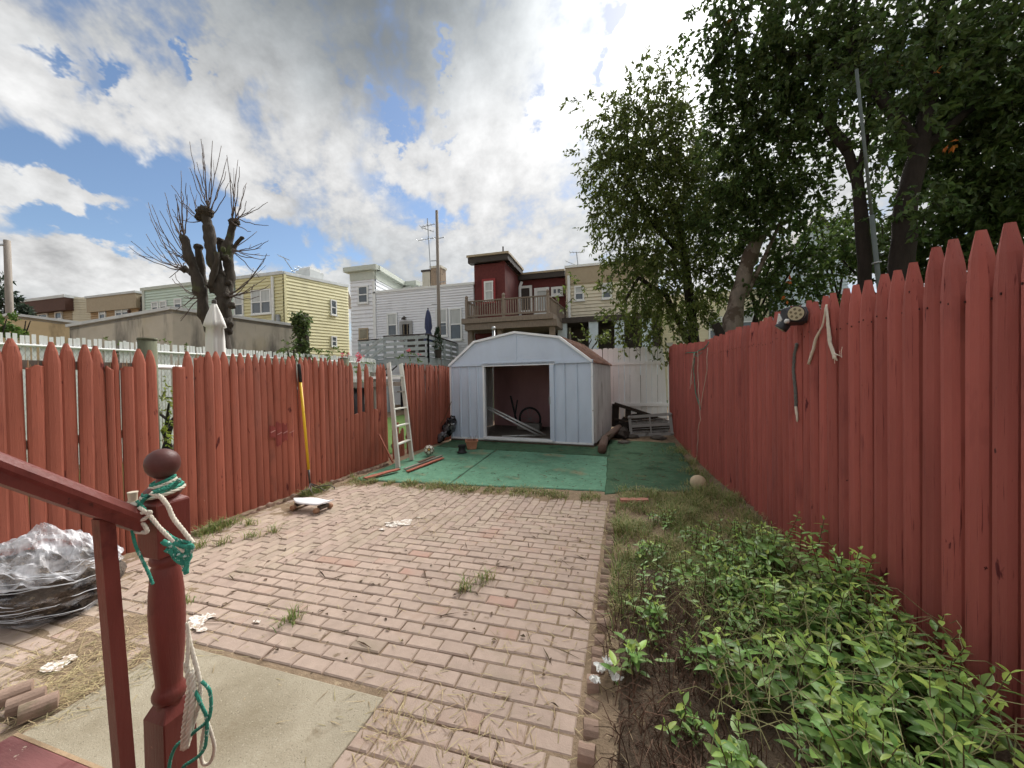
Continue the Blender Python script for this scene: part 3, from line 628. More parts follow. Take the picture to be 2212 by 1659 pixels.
# extension in front of it
e = facade(809, 1023, YT-.08, 632, 611.5)
e.boards(h, m_s_white, 46, 'extension_wall', .065); roofslab(h, [(e.a.x, YT-.08, e.za-.02), (e.b.x, YT-.08, e.za-.02), (e.b.x, YT+8, e.za-.02), (e.a.x, YT+8, e.za-.02)], 'extension_roof')
e.band(h, 'extension_gutter', m_trimw, .14, .1, .05, -.06); e.blk(mb := MB(), -.05, .12, 0, e.za, .05, .1); mb.build('corner_board', m_trimw, h)
e.win(h, (838, 677, 860, 727)); e.win(h, (943, 667, 968, 727)); e.win(h, (972, 666, 999, 735))
e.win(h, (865, 694, 892, 735), frame=m_door, split=False, lower=m_dark, fw_=.2, name='door', bars=2, barmat=m_trimt)
u, z = e.at(876, 689); mb = MB(); mb.lathe([(.0, .12), (.05, .1), (.14, -.02), (.14, -.05)], 12, e.pt(u, z, .22)); mb.bar(e.pt(u, z+.1, 0), e.pt(u, z+.12, .22), .05, .05); mb.build('wall_lamp', m_trimd, h)
# brick chimneys behind the extension
for (x0, x1, yt, mt, lb, zz) in ((912, 928.5, 588, m_stucco, 'squat grey chimney beside the brick one on the white house', 0), (930, 952, 580, M('old_brick_chimney', lin(140, 122, 104), .9, .25, 9, bump=.5, bs=12, spots=((lin(96, 84, 74), 3, .55, .1),)), 'stubby old brick chimney behind the tall wooden pole', 1)):
    a, b = PY(x0, yt, 24.5), PY(x1, yt, 24.5); r_ = thing('chimney', (a.x, 24.5, e.za-.05), lb, 'chimney')
    MB().rng(a.x, b.x, 24.5, 25.3, e.za-.05, a.z).build('stack', mt, r_); MB().rng(a.x-.06, b.x+.06, 24.44, 25.36, a.z, a.z+.14).build('cap', m_trimd if zz == 0 else m_stucco, r_)
# --- red house: bay, return wall, rear wall, deck
YB, YQ = 21.55, 25.0
w = facade(1024, 1090, YB, 568, 560)
h = thing('row_house', (w.a.x, YB, 0), 'dark red house with brown cornice, behind the wooden balcony', 'house', 'row houses behind the yard')
w.plain(h, m_s_red); q = PY(1121, 600, YQ); ws = Wall((w.b.x, YB), (q.x, YQ), 0, w.za); ws.plain(h, m_s_red)
q2 = PY(1221, 590, YQ); w3 = Wall((q.x, YQ), (q2.x, YQ), 0, w.za-.35); w3.plain(h, m_s_red)
roofslab(h, [(w.a.x, YB, w.za), (w.b.x, YB, w.za), (q.x, YQ, w.za), (q2.x, YQ, w.za-.35), (q2.x, YQ+9, w.za-.3), (w.a.x, YQ+9, w.za)])
for t_ in (w, ws, w3): t_.band(h, 'cornice', m_trimd, .34, .28, .28 if t_ is w else 0, -.25); 
w.band(h, 'gutter', m_trimt, .12, .36, .34, -.36); ws.band(h, 'gutter', m_trimt, .12, .34, 0, -.36); w3.band(h, 'gutter', m_trimt, .12, .32, 0, -.36)
w3.band(h, 'frieze', m_trimb, .35, .06, 0, .9)
o = w.win(h, (1042.5, 603, 1071, 654), frame=m_trimr, fw_=.13, panes=False); w.win(h, (1047, 608, 1067, 650), lower=m_curtain, name='window')
w3.win(h, (1120, 618, 1150, 676), split=False, lower=m_trimd, name='door', fw_=.16); w3.win(h, (1155, 622, 1187, 677), split=False, lower=m_curtain, name='door', fw_=.22); w3.win(h, (1191, 620, 1216, 639.5), split=False, lower=m_glass, fw_=.16, mull=1)
MB().tube([ws.pt(ws.len-.25, .5, .1), ws.pt(ws.len-.25, w.za-.9, .1), ws.pt(ws.len-.1, w.za-.55, .2)], .1, 8).build('downspout', m_trimw, h)
# balcony deck
YD = 19.8
a, b = PY(1008, 660, YD), PY(1188, 648, YD); zr = PY(1100, 645, YD).z; zf = PY(1100, 684, YD).z
h = thing('balcony_deck', (a.x, YD, 0), 'raised weathered wood balcony with baluster railing on the red house', 'deck')
MB().rng(a.x-.1, b.x+.35, YD-.1, YB+3.4, zf-.62, zf-.28).build('joist_beam', m_deckwood, h); MB().rng(a.x-.25, b.x+.2, YD-.2, YB+3.4, zf-.26, zf).build('fascia', m_deckwood, h)
def rail(p, q, n, posts=(0, 1)):
    p, q = Vector(p), Vector(q); MB().bar((p.x, p.y, zr), (q.x, q.y, zr), .12, .06).build('top_rail', m_deckwood, h); MB().bar((p.x, p.y, zf+.15), (q.x, q.y, zf+.15), .07, .09).build('bottom_rail', m_deckwood, h)
    for i in range(1, n):
        c = p.lerp(q, i/n); MB().rng(c.x-.022, c.x+.022, c.y-.022, c.y+.022, zf+.19, zr-.03).build('baluster', m_deckwood, h)
    for t in posts:
        c = p.lerp(q, t); o = MB().rng(c.x-.07, c.x+.07, c.y-.07, c.y+.07, zf, zr+.13).build('post', m_deckwood, h); MB().lathe([(.05, 0), (.09, .06), (.09, .13), (.03, .2)], 10, (c.x, c.y, zr+.13)).build('finial', m_deckwood, o)
pr = PY(1183, 640, YD)
rail((a.x, YD, 0), (pr.x, YD, 0), 34, (0, .47, 1)); rail((a.x, YD, 0), (a.x, YB, 0), 9, ()); rail((pr.x, YD, 0), (pr.x+.25, YQ-.1, 0), 22, (.45,))
for px in (1017, 1081, 1193): c = PY(px, 700, YD+.35); MB().rng(c.x-.14, c.x+.14, YD+.2, YD+.5, 0, zf-.62).build('support_post', m_deckwood, h)
MB().rng(a.x+.3, pr.x, YB+.9, YB+1.1, 0, zf-.7).build('painted_shade_sheet', m_dark, h)  # near-black sheet painting in the shade under the balcony
# --- cream house on the right, with porch
YC = 24.0
w = facade(1222, 1420, YC, 580, 562); h = house('row_house', w, 'cream vinyl house with porch columns, half hidden by the leafy tree', 9, m_s_cream2, 40)
w.band(h, 'fascia', m_trimt, 1.0, .12, .0, .0); w.band(h, 'gutter', m_trimw, .14, .2, .05, -.13)
w.win(h, (1241, 618, 1262, 650)); w.win(h, (1300, 612, 1322, 646)); u = w.at(1230, 640)[0]
MB().tube([w.pt(u, 3, .2), w.pt(u, w.za-.5, .2)], .09, 8).build('downspout', m_trimw, h)
zt = w.at(1280, 694)[1]; MB().rng(w.a.x+.1, w.b.x, YC-2.4, YC-.02, zt-.35, zt-.05).build('porch_roof', m_trimd, h)
MB().rng(w.a.x-.2, w.b.x, YC-.08, YC-.0405, .0, zt-.35).build('painted_porch_shade', m_trimd, h)  # dark sheet over the siding, painting the shade below the porch roof
for px in (1217, 1284, 1340, 1400): c = PY(px, 720, YC-2.2); MB().rng(c.x-.3, c.x+.2, YC-2.3, YC-2.0, 0, zt-.35).build('porch_column', m_s_blue, h)
MB().rng(w.a.x, w.b.x, YC-2.5, YC-2.35, 1.6, 2.3).build('porch_rail', m_s_blue, h)
# --- houses glimpsed through the leaves
w = facade(1430, 1660, 26.0, 640, 620); h = house('row_house', w, 'pale yellow clapboard house glimpsed through the leaves at right', 8, m_s_ltyellow, 40)
w.win(h, (1475, 690, 1500, 740)); w.win(h, (1530, 685, 1560, 740)); w.win(h, (1600, 670, 1630, 720))
w = facade(1700, 1830, 24.0, 575, 552); h = house('row_house', w, 'pale blue gabled house seen through the trees on the right', 8, m_s_blue, 44)
pk = w.pt(w.len/2, w.za+2.4); mb = MB(); mb.quad(w.pt(-.3, w.za-.1, .02), w.pt(w.len+.3, w.za-.1, .02), Vector((pk.x, pk.y-.02, pk.z))); mb.build('gable', m_s_blue, h)
roofslab(h, [w.pt(-.4, w.za-.1, .3), Vector((pk.x, pk.y-.3, pk.z+.1)), Vector((pk.x, pk.y+8, pk.z+.1)), w.pt(-.4, w.za-.1, -8)], 'roof_slope', m_trimd); roofslab(h, [Vector((pk.x, pk.y-.3, pk.z+.1)), w.pt(w.len+.4, w.za-.1, .3), w.pt(w.len+.4, w.za-.1, -8), Vector((pk.x, pk.y+8, pk.z+.1))], 'roof_slope', m_trimd)
w.win(h, (1735, 545, 1765, 590))
# --- stucco garages
def garage(label, a, b, c, za, zb, zc, mat):
    h = thing('garage', (b[0], b[1], 0), label, 'garage'); w1 = Wall(a, b, 0, za, zb); w2 = Wall(b, c, 0, zb, zc); w1.plain(h, mat); w2.plain(h, mat)
    for q in (w1, w2): q.band(h, 'roof_edge', m_roofm, .12, .10, .05, -.1)
    roofslab(h, [(*a, za), (*b, zb), (*c, zc), (a[0]+c[0]-b[0], a[1]+c[1]-b[1], (za+zc)/2)], 'roof', m_roofm)
    return h, w1, w2
pa, pb, pc = PT(150, 706, 16.2), PT(372, 668, 15.0), PT(650, 706, 18.4)
garage('grey stained stucco garage behind the white slatted fence', (pa.x, pa.y), (pb.x, pb.y), (pc.x, pc.y), pa.z, pb.z, pc.z, m_stucco)
pa, pb, pc = PT(-60, 694, 19), PT(28, 681, 18.5), PT(205, 703, 20.5)
garage('tan stucco garage at the far left', (pa.x, pa.y), (pb.x, pb.y), (pc.x, pc.y), pa.z, pb.z, pc.z, m_stuccot)

# ---------------------------------------------------------------- grey deck of the white house
def grey_deck():
    yd, zt = 16.3, 3.70; a, b = PY(828.5, 724, yd), PY(922, 721, yd); c = PX(986, 735, 0) if False else PY(986, 735, YT-.3)
    h = thing('grey_deck', (a.x, yd, 0), 'grey painted deck with horizontal board railing on the white house', 'deck')
    l0, l1 = PY(774, 734, 17.5), PY(828.5, 729, 17.3)
    runs = [((a.x, yd), (b.x, yd)), ((b.x, yd), (c.x, c.y)), ((l0.x, l0.y), (l1.x, l1.y))]
    for k, (p, q) in enumerate(runs):
        for i in range(4):
            z = zt-.13-.27*i; MB().bar((*p, z), (*q, z), .04, .155).build('rail_board', m_deckgrey, h)
        MB().bar((*p, zt), (*q, zt), .1, .05).build('cap_rail', m_trimd, h)
        n = 4 if k < 2 else 3
        for i in range(n+1):
            x, y = lerp(p[0], q[0], i/n), lerp(p[1], q[1], i/n); MB().rng(x-.05, x+.05, y+.03, y+.13, zt-1.35, zt-.03).build('post', m_deckgrey, h)
        MB().bar((*p, zt-1.28), (*q, zt-1.28), .06, .3).build('skirt_board', m_deckgrey, h)
    fl = MB(); fl.prism([(a.x+.02, yd+.05), (b.x, yd+.05), (c.x-.02, c.y), (l0.x+.05, c.y), (l0.x+.05, l0.y+.05), (a.x+.02, l1.y+.05)], zt-1.12, zt-1.06); fl.build('deck_floor', m_deckgrey, h)
    for x, y in ((a.x+.1, yd+.1), (b.x-.1, yd+.15), (c.x-.4, c.y-1)): MB().rng(x-.08, x+.08, y-.08, y+.08, 0, zt-1.3).build('support_post', m_deckgrey, h)
    # stair with two sloping rails
    for z in (0, -.5):
        MB().bar((a.x-.05, yd-.05, zt-.1+z), (l0.x+.1, yd-.4, zt-1.75+z), .05, .13).build('stair_rail', m_deckgrey, h)
    MB().bar((a.x-.05, yd+.7, zt-1.2), (l0.x-.4, yd+.5, zt-3.2), .05, .25).build('stringer', m_deckgrey, h)
    for i in range(7): MB().rng(lerp(a.x-.35, l0.x-.35, i/6), lerp(a.x-.05, l0.x-.05, i/6), yd-.35, yd+.55, zt-1.32-.29*i, zt-1.28-.29*i).build('tread', m_deckgrey, h)
    MB().rng(l0.x+.75, l0.x+.87, yd-.55, yd-.43, 1.2, zt-1.05).build('newel', m_trimd, h)
    MB().rng(a.x+.1, c.x-.5, yd+1.2, yd+1.4, 0, zt-1.35).build('painted_shade_sheet', m_dark, h)  # black sheet in place of the shade beneath this deck
    return yd, zt
YDK, ZDK = grey_deck()
m_blueumb = M('navy_umbrella_cloth', lin(62, 68, 96), .8, .25, 8, (1, 1, .2), .3, 20)
def closed_umbrella(name, p, h, r_, mat, label, tiers):
    t = thing(name, p, label, 'umbrella'); MB().tube([p, p+Vector((0, 0, h-.05))], .022, 8).build('pole', m_metal, t); mb = MB()
    n = 24; rows = []
    for z, rr in tiers:
        rows.append([(p.x+math.cos(2*math.pi*j/n)*rr*r_*(1+.16*math.sin(j*2*math.pi*6/n)), p.y+math.sin(2*math.pi*j/n)*rr*r_*(1+.16*math.sin(j*2*math.pi*6/n)), p.z+z*h) for j in range(n)])
    vs_ = [q for r1 in rows for q in r1]; k = len(rows)
    mb.add(vs_, [(i*n+j, i*n+(j+1) % n, (i+1)*n+(j+1) % n, (i+1)*n+j) for i in range(k-1) for j in range(n)]+[tuple(range((k-1)*n, k*n))]); mb.build('canopy', mat, t, True)
    MB().lathe([(.02, 0), (.035, .02), (.03, .06), (.0, .08)], 10, (p.x, p.y, p.z+h-.02)).build('finial', m_trimd, t); return t
p = PY(926, 740, YDK+1.6); p.z = ZDK-1.06; zt = PY(926, 667, YDK+1.6).z
closed_umbrella('patio_umbrella', p, zt-p.z, .2, m_blueumb, 'closed navy umbrella standing on the grey deck', ((.30, 1.2), (.42, 1.0), (.55, .55), (.62, .85), (.8, .75), (.93, .45), (.99, .12)))
p = PY(945, 725, YDK+1.2); p.z = ZDK-1.06
t = thing('potted_evergreen', p, 'small dark potted evergreen beside the navy umbrella on the deck', 'plant'); MB().lathe([(.14, 0), (.2, .4), (.16, .4)], 12, p).build('pot', m_trimd, t)
m_ever = M('evergreen_needles', lin(52, 70, 48), .8, .3, 9, island=.4)
mb = MB()
for i in range(420):
    z = U(.35, 1.5); rr = .30*(1-(z-.35)/1.25)*math.sqrt(U(.1, 1)); an = U(0, 6.28); q = p+Vector((rr*math.cos(an), rr*math.sin(an), z)); dv = Vector((math.cos(an), math.sin(an), .9)).normalized()*.12; sd = dv.cross(Vector((U(-1, 1), U(-1, 1), U(-1, 1)))).normalized()*.03
    mb.quad(q-sd, q+dv, q+sd)
mb.build('foliage', m_ever, t)
p = PY(895, 728, YDK+2); p.z = ZDK-1.06; t = thing('covered_grill', p, 'low dark covered grill behind the deck railing', 'grill')
MB().rng(p.x-.5, p.x+.5, p.y-.25, p.y+.25, p.z, p.z+1.05).build('cabinet', m_trimd, t); mb = MB(); mb.m = Matrix.Translation((p.x, p.y, p.z+1.05)) @ Matrix.Rotation(math.pi/2, 4, 'Y'); mb.lathe([(.0, -.55), (.2, -.53), (.24, -.3), (.24, .3), (.2, .53), (0, .55)], 14); mb.build('lid', m_trimd, t, True)

# ---------------------------------------------------------------- poles and aerials
def pole(name, px, py_top, t_, r_, label, mat=m_polew, base_off=0.0, pegs=(), arm=False, lean=0.0):
    top = PT(px, py_top, t_); h = thing(name, (top.x+lean, top.y, 0), label, 'pole'); MB().tube([(top.x+lean, top.y, 0), (top.x+lean*.5, top.y, top.z*.5), top], [r_*1.15, r_*1.05, r_*.9], 12).build('shaft', mat, h, True)
    for f, sgn in pegs: z = top.z*f; MB().bar((top.x+sgn*r_*.8, top.y, z), (top.x+sgn*(r_+.32), top.y, z+.02), .035, .035).build('peg', m_metal, h)
    return h, top
pole('wooden_pole', 943.5, 455, 20, .082, 'tall slender grey wooden pole with pegs in front of the white house', pegs=((.955, .1), (.86, 1), (.75, -1), (.64, 1), (.53, -1), (.42, 1)), lean=.0)
h, top = pole('utility_pole', 15, 519, 22, .155, 'thick grey utility pole at the far left edge')
MB().bar(top+Vector((-.1, 0, -.25)), top+Vector((-1.2, 0, -.12)), .12, .10).build('lamp_arm', m_metal, h)
def aerial(label, base_, tilt, h_, arms):
    t = thing('tv_aerial', base_, label, 'aerial'); top = base_+Vector((tilt, 0, h_)); MB().tube([base_, top], .03, 6).build('mast', m_metal, t)
    for f, l, an, dz in arms:
        c = base_.lerp(top, f); v = Vector((math.cos(an)*l, math.sin(an)*l, dz)); mb = MB(); mb.tube([c-v*.5, c+v*.5], .022, 6)
        for k in range(5):
            q = c+v*(k/4-.5); s_ = Vector((-v.y, v.x, 0)).normalized()*(.28-.03*k); mb.tube([q-s_, q+s_], .012, 5)
        mb.build('antenna', m_metal, t)
b0 = PT(930, 582, 25); aerial('thin tv aerial standing on the brick chimney', b0, -.16, 3.3, ((.86, .9, .2, .15), (.78, .7, .5, -.2), (.60, 1.5, .0, .05)))
b0 = PT(640, 596, 28); aerial('leaning tv aerial on the yellow house roof', b0, -1.15, 1.5, ((.25, 1.2, .0, .5), (.95, .7, .6, -.3)))
b0 = PT(1249, 578, 26); aerial('bent tv aerial on the cream house roof', b0, -.1, 1.05, ((.98, .9, .0, -.1), (.1, 1.6, .1, -.75)))
b0 = PT(1087, 560, 23); t = thing('vent_pipe', b0, 'short vent pipe on the red house roof', 'pipe'); MB().tube([b0-Vector((0, 0, .1)), b0+Vector((0, 0, .75))], .045, 8).build('pipe', m_trimd, t); MB().lathe([(.09, -.08), (.07, .0)], 8, b0).build('flange', m_trimd, t)
p = PY(1066, 712, 13.5); t = thing('vent_stack', (p.x, 13.5, 1.0), 'metal vent stack poking up behind the shed roof', 'vent'); MB().tube([(p.x, 13.5, 0), (p.x, 13.5, p.z)], .055, 12).build('stack', m_metal, t, True); MB().lathe([(.07, -.02), (.075, .06), (.05, .11), (.0, .12)], 12, (p.x, 13.5, p.z)).build('cap', m_metal, t, True)
# ---------------------------------------------------------------- garden shed
m_shed = M('pale_blue_shed_enamel', lin(192, 204, 220),   .42, .07, 3, (1, 1, .5), .35, 6, spec=.4, bdist=.02,
           spots=((lin(188, 198, 214), 1.3, .54, .2, (1, 1, .4)), (lin(214, 220, 226), 26, .735, .02), (lin(120, 118, 116), 18, .755, .02, (1, 1, .5))))
m_shedt = M('shed_white_trim', lin(228, 230, 232), .45, .08, 6, bump=.08, spots=((lin(150, 130, 110), 9, .66, .06),))
m_sheds = M('shed_weathered_side', lin(206, 204, 202), .55, .2, 3, (1, 1, .3), .2, 20, spots=((lin(140, 128, 118), 2.4, .60, .12, (1, 1, .25)),))
m_rust = M('rusty_roof', lin(120, 84, 66), .85, .25, 3, (1, 1, 1), .3, 30, spots=((lin(88, 56, 44), 2.2, .5, .15), (lin(150, 136, 124), 3.5, .62, .08), (lin(62, 46, 40), 12, .66, .06)))
m_shedin = M('shed_inside_wall', lin(178, 138, 138), .8, .2, 2, (1, 1, .4), .2, 20)
m_plyfloor = M('grey_plywood', lin(112, 104, 96), .85, .2, 4, bump=.3, spots=((lin(150, 142, 130), 7, .64, .05),))
m_timber = M('dark_timber', lin(98, 80, 64), .9, .25, 6, (3, .6, 3), .5, 30, objvar=.1)
def make_shed():
    O = Vector((-4.22, 8.86, 0)); Rr = Vector((-.68, 8.50, 0)); ux = (Rr-O); W = ux.length; ux.normalize(); uy = Vector((-ux.y, ux.x, 0)); D = 2.55
    sh = thing('garden_shed', O, 'pale blue metal shed with gambrel roof and open doorway', 'shed')
    MT = Matrix(((ux.x, uy.x, 0, O.x), (ux.y, uy.y, 0, O.y), (0, 0, 1, 0), (0, 0, 0, 1)))
    def B(): m = MB(); m.m = MT; return m
    z0, ze = .10, 1.88; kx, kz, tz = .72, 2.44, 2.61
    d0, d1 = .965, 2.60; dt = 1.84
    # floor and skids
    B().rng(.0, W, .0, D, .04, z0).build('floor', m_plyfloor, sh)
    for y in (.02, D/2, D-.12): B().rng(-.02, W+.02, y-.01 if y < .1 else y, y+.1, -.04, .039).build('skid', m_timber, sh)
    # front wall panels with ribs
    def panel(x0, x1, zt, name='wall_panel', y=0.0, mat=m_shed):
        m = B(); m.rng(x0, x1, y, y+.012, z0, zt); o = m.build(name, mat, sh); return o
    ribs = [.0, .235, .485, .72]
    for a, b in zip(ribs, ribs[1:]+[d0-.05]):
        o = panel(a, b-.003, ze)
        m = B(); m.prism([(a, -.001), (a+.035, -.022), (a+.06, -.022), (a+.075, -.001)], z0+.01, ze-.01); m.build('rib', m_shed, o)
    dr = [d1+.07, d1+.36, d1+.64]
    for a, b in zip(dr, dr[1:]+[W]):
        o = panel(a, b-.003, ze); m = B(); m.prism([(b-.05, -.001), (b-.04, -.02), (b-.02, -.02), (b-.008, -.001)], z0+.01, ze-.01); m.build('rib', m_shed, o)
    # sliding door leaf pushed to the right and jambs
    o = B().rng(d1, d1+.10, -.045, .0, z0+.01, dt+.02).build('door_edge', m_shed, sh); B().rng(d1-.02, d1+.015, -.055, -.046, z0+.85, z0+1.02).build('handle', m_metal, o)
    B().rng(d0-.05, d0, -.03, .06, z0, dt).build('door_jamb', m_shedt, sh); B().rng(d0-.06, d1+.12, -.05, .02, dt, dt+.07).build('door_header', m_shedt, sh)
    B().rng(d0-.05, d1+.05, -.06, .10, z0-.005, z0+.045).build('sill', m_shedt, sh)
    B().rng(-.01, .03, -.02, .03, z0, ze).build('corner_trim', m_shedt, sh); B().rng(W-.03, W+.012, -.025, .04, z0, ze).build('corner_trim', m_shedt, sh)
    B().rng(0, W, -.018, -.002, z0-.03, z0+.012).build('base_rail', m_shedt, sh)
    # gable: three sheets meeting on upright seams
    def gz_(x):
        return lerp(ze, kz, x/kx) if x < kx else (lerp(kz, tz, (x-kx)/(W/2-kx)) if x < W/2 else (lerp(tz, kz, (x-W/2)/(W/2-kx)) if x < W-kx else lerp(kz, ze, (x-W+kx)/kx)))
    cuts = [0, kx, W/2, W-kx, W]
    for a, b in zip(cuts, cuts[1:]):
        m = B(); P = [(a, -.03, ze), (b, -.03, ze), (b, -.03, gz_(b)), (a, -.03, gz_(a))]; Q = [(x, .0, z) for x, y, z in P]
        m.add(P+Q, [(0, 1, 2, 3), (7, 6, 5, 4), (0, 4, 5, 1), (1, 5, 6, 2), (2, 6, 7, 3), (3, 7, 4, 0)]); m.build('gable_panel', m_shed, sh)
    m = B(); m.rng(W/2-.012, W/2+.03, -.042, -.031, ze+.03, tz-.02); m.build('gable_seam', m_shed, sh)
    B().rng(-.02, W+.02, -.05, -.031, ze-.02, ze+.05).build('eave_band', m_shed, sh)
    for a, b in zip(cuts, cuts[1:]):
        B().bar((a, -.05, gz_(a)+.005), (b, -.05, gz_(b)+.005), .06, .05).build('roof_trim', m_shedt, sh)
    # ribbed sides
    def ribbed(x, name, sgn):
        m = B(); n = 14; prof = []
        for i in range(n+1):
            y = .045+i*(D-.09)/n; prof += [(x, y), (x, y+.3*(D/n)), (x+sgn*.045, y+.5*(D/n)), (x+sgn*.045, y+.75*(D/n))] if i < n else [(x, y)]
        k = len(prof); m.add([(a, b, z0) for a, b in prof]+[(a, b, ze) for a, b in prof], [(i, i+1, k+i+1, k+i) for i in range(k-1)]); return m.build(name, m_sheds, sh)
    ribbed(W-.005, 'side_wall', 1); ribbed(.005, 'side_wall', -1)
    B().rng(.02, W-.02, D-.03, D-.012, z0, ze).build('back_wall', m_shedin, sh); B().rng(.02, W-.02, D-.05, D-.032, .98, 1.05).build('wall_girt', m_shedin, sh)
    m = B(); m.add([(0, D-.02, ze), (W, D-.02, ze), (W-kx, D-.02, kz), (W/2, D-.02, tz), (kx, D-.02, kz)], [(0, 1, 2, 3, 4)]); m.build('rear_gable', m_shedin, sh)
    # ribbed roof slopes
    def slope(xa, za, xb, zb, ov):
        m = B(); n = 18; d = Vector((xb-xa, 0, zb-za)); nn = Vector((-d.z, 0, d.x)).normalized()
        if nn.z < 0: nn = -nn
        prof = []
        for i in range(n):
            y0 = -.03+i*(D+.03)/n; s_ = (D+.03)/n; prof += [(y0, .0), (y0+.62*s_, .0), (y0+.72*s_, .028), (y0+.9*s_, .028)]
        prof.append((D, 0)); k = len(prof); A = Vector((xa, 0, za))-d.normalized()*ov; Bq = Vector((xb, 0, zb))
        m.add([(A.x+nn.x*(h_+.012), y, A.z+nn.z*(h_+.012)) for y, h_ in prof]+[(Bq.x+nn.x*(h_+.012), y, Bq.z+nn.z*(h_+.012)) for y, h_ in prof], [(i, i+1, k+i+1, k+i) for i in range(k-1)])
        m.build('roof_sheet', m_rust, sh)
    slope(0, ze, kx, kz, .07); slope(kx, kz, W/2, tz, 0); slope(W, ze, W-kx, kz, .07); slope(W-kx, kz, W/2, tz, 0)
    # rust and scuffs come from the materials; things left inside
    c = MT @ Vector((1.25, 1.55, z0))
    ct = thing('hand_truck', c, 'dark wheeled cart standing inside the shed on the left', 'cart'); m_blk = M('black_rubber', (.02, .02, .022), .7, .3, 9, bump=.2)
    def BT(): m = MB(); m.m = MT @ Matrix.Translation((1.25, 1.55, z0)); return m
    m = BT(); m.m = m.m @ Matrix.Translation((.3, 0, .33)) @ Matrix.Rotation(math.pi/2, 4, 'X'); N_ = 28
    ring = [(math.cos(2*math.pi*i/N_)*.30, math.sin(2*math.pi*i/N_)*.30, 0) for i in range(N_+1)]; m.tube(ring, .03, 8, False); m.build('tyre', m_blk, ct, True)
    m = BT(); m.m = m.m @ Matrix.Translation((.3, 0, .33)) @ Matrix.Rotation(math.pi/2, 4, 'X')
    for i in range(10): a = 2*math.pi*i/10; m.tube([(0, 0, 0), (math.cos(a)*.28, math.sin(a)*.28, 0)], .006, 5)
    m.build('spokes', m_metal, ct)
    BT().tube([(-.3, .1, .95), (-.12, 0, .35), (.0, -.06, .06)], .028, 8).build('handle', m_blk, ct); BT().tube([(-.02, -.1, .85), (-.14, 0, .4)], .02, 8).build('brace', m_blk, ct)
    BT().rng(-.02, .62, -.16, .08, .05, .22).build('tray', M('cart_tray_grey', lin(120, 118, 112), .6, .2, 6), ct)
    m_alu = M('aluminium_pole', lin(190, 192, 190), .35, .1, 5, bump=.05, metal=.3)
    def pole_(name, a, b, r_, label):
        A, Bv = MT @ Vector(a), MT @ Vector(b); t = thing(name, Bv, label, 'pole', 'poles lying in the shed'); MB().tube([A, Bv], r_, 10).build('tube', m_alu, t, True)
        mid = A.lerp(Bv, .38); dd = (Bv-A).normalized(); MB().tube([mid-dd*.03, mid+dd*.03], r_*1.35, 10).build('clamp', m_metal, t); return t
    pole_('telescopic_pole', (.80, .35, .88), (2.28, .62, z0+.05), .022, 'upper silver pole leaning in the shed doorway')
    pole_('telescopic_pole', (.80, .28, .84), (2.14, .52, z0+.05), .020, 'lower silver pole leaning in the shed doorway')
    pole_('telescopic_pole', (1.28, .25, z0+.03), (2.2, .75, z0+.03), .016, 'short white pole lying on the shed floor')
    p = MT @ Vector((2.38, 1.2, 1.7)); t = thing('pennant', p, 'small dark red pennant hanging inside the shed on the right', 'pennant')
    m = MB(); m.m = MT @ Matrix.Translation((2.38, 1.2, 1.7)); m.add([(-.02, 0, 0), (.07, .01, -.26), (-.06, -.01, -.42), (-.02, .015, 0), (.07, .025, -.26), (-.06, .005, -.42)], [(0, 1, 2), (5, 4, 3), (0, 3, 4, 1), (1, 4, 5, 2), (2, 5, 3, 0)]); m.build('cloth', M('dark_red_cloth', lin(120, 26, 36), .8), t)
    MB().tube([MT @ Vector((2.36, 1.2, 1.7)), MT @ Vector((2.36, 1.2, 1.85))], .004, 5).build('string', m_blk, t)
make_shed()

# ---------------------------------------------------------------- white vinyl fence at the back
m_vinyl = M('white_vinyl', lin(226, 228, 226), .4, .05, 3, (1, 1, .4), .04, 20, objvar=.03, spec=.4, spots=((lin(196, 198, 192), 1.2, .56, .15, (1, 1, .4)),))
def vinyl_fence():
    Y = 11.8; a = PY(1296, 790, Y); pst = PY(1447, 742, Y); r_ = thing('vinyl_fence', (pst.x, Y, 0), 'white vinyl privacy fence at the back beside the shed', 'fence')
    x = a.x-.6; me = None; w = .152
    m = MB(); m.rng(-w/2+.004, w/2-.004, -.011, .011, 0, 2.3); m.add([(-w/2+.004, -.011, 2.3), (w/2-.004, -.011, 2.3), (w/2-.03, -.011, 2.335), (-w/2+.03, -.011, 2.335), (-w/2+.004, .011, 2.3), (w/2-.004, .011, 2.3), (w/2-.03, .011, 2.335), (-w/2+.03, .011, 2.335)], [(0, 1, 2, 3), (7, 6, 5, 4), (3, 2, 6, 7), (1, 5, 6, 2), (4, 0, 3, 7)])
    me = m.mesh('board', m_vinyl)
    while x < pst.x-.17: inst('board', me, r_, (x, Y, .05+U(-.004, .004)), (0, U(-.006, .006), 0), (1, 1, 1+U(-.004, .004))); x += w
    inst('board', me, r_, (pst.x-.14, Y-.02, .0), (0, R(-2.2), 0), (.9, 1, .95))
    for z in (1.93, .72): MB().rng(a.x-.7, pst.x-.05, Y-.06, Y-.012, z-.045, z+.045).build('rail', m_vinyl, r_)
    o = MB().rng(pst.x-.065, pst.x+.065, Y-.09, Y+.04, 0, 2.44).build('post', m_vinyl, r_); MB().rng(pst.x-.075, pst.x+.075, Y-.1, Y+.05, 2.44, 2.47).build('cap', m_vinyl, o)
vinyl_fence()

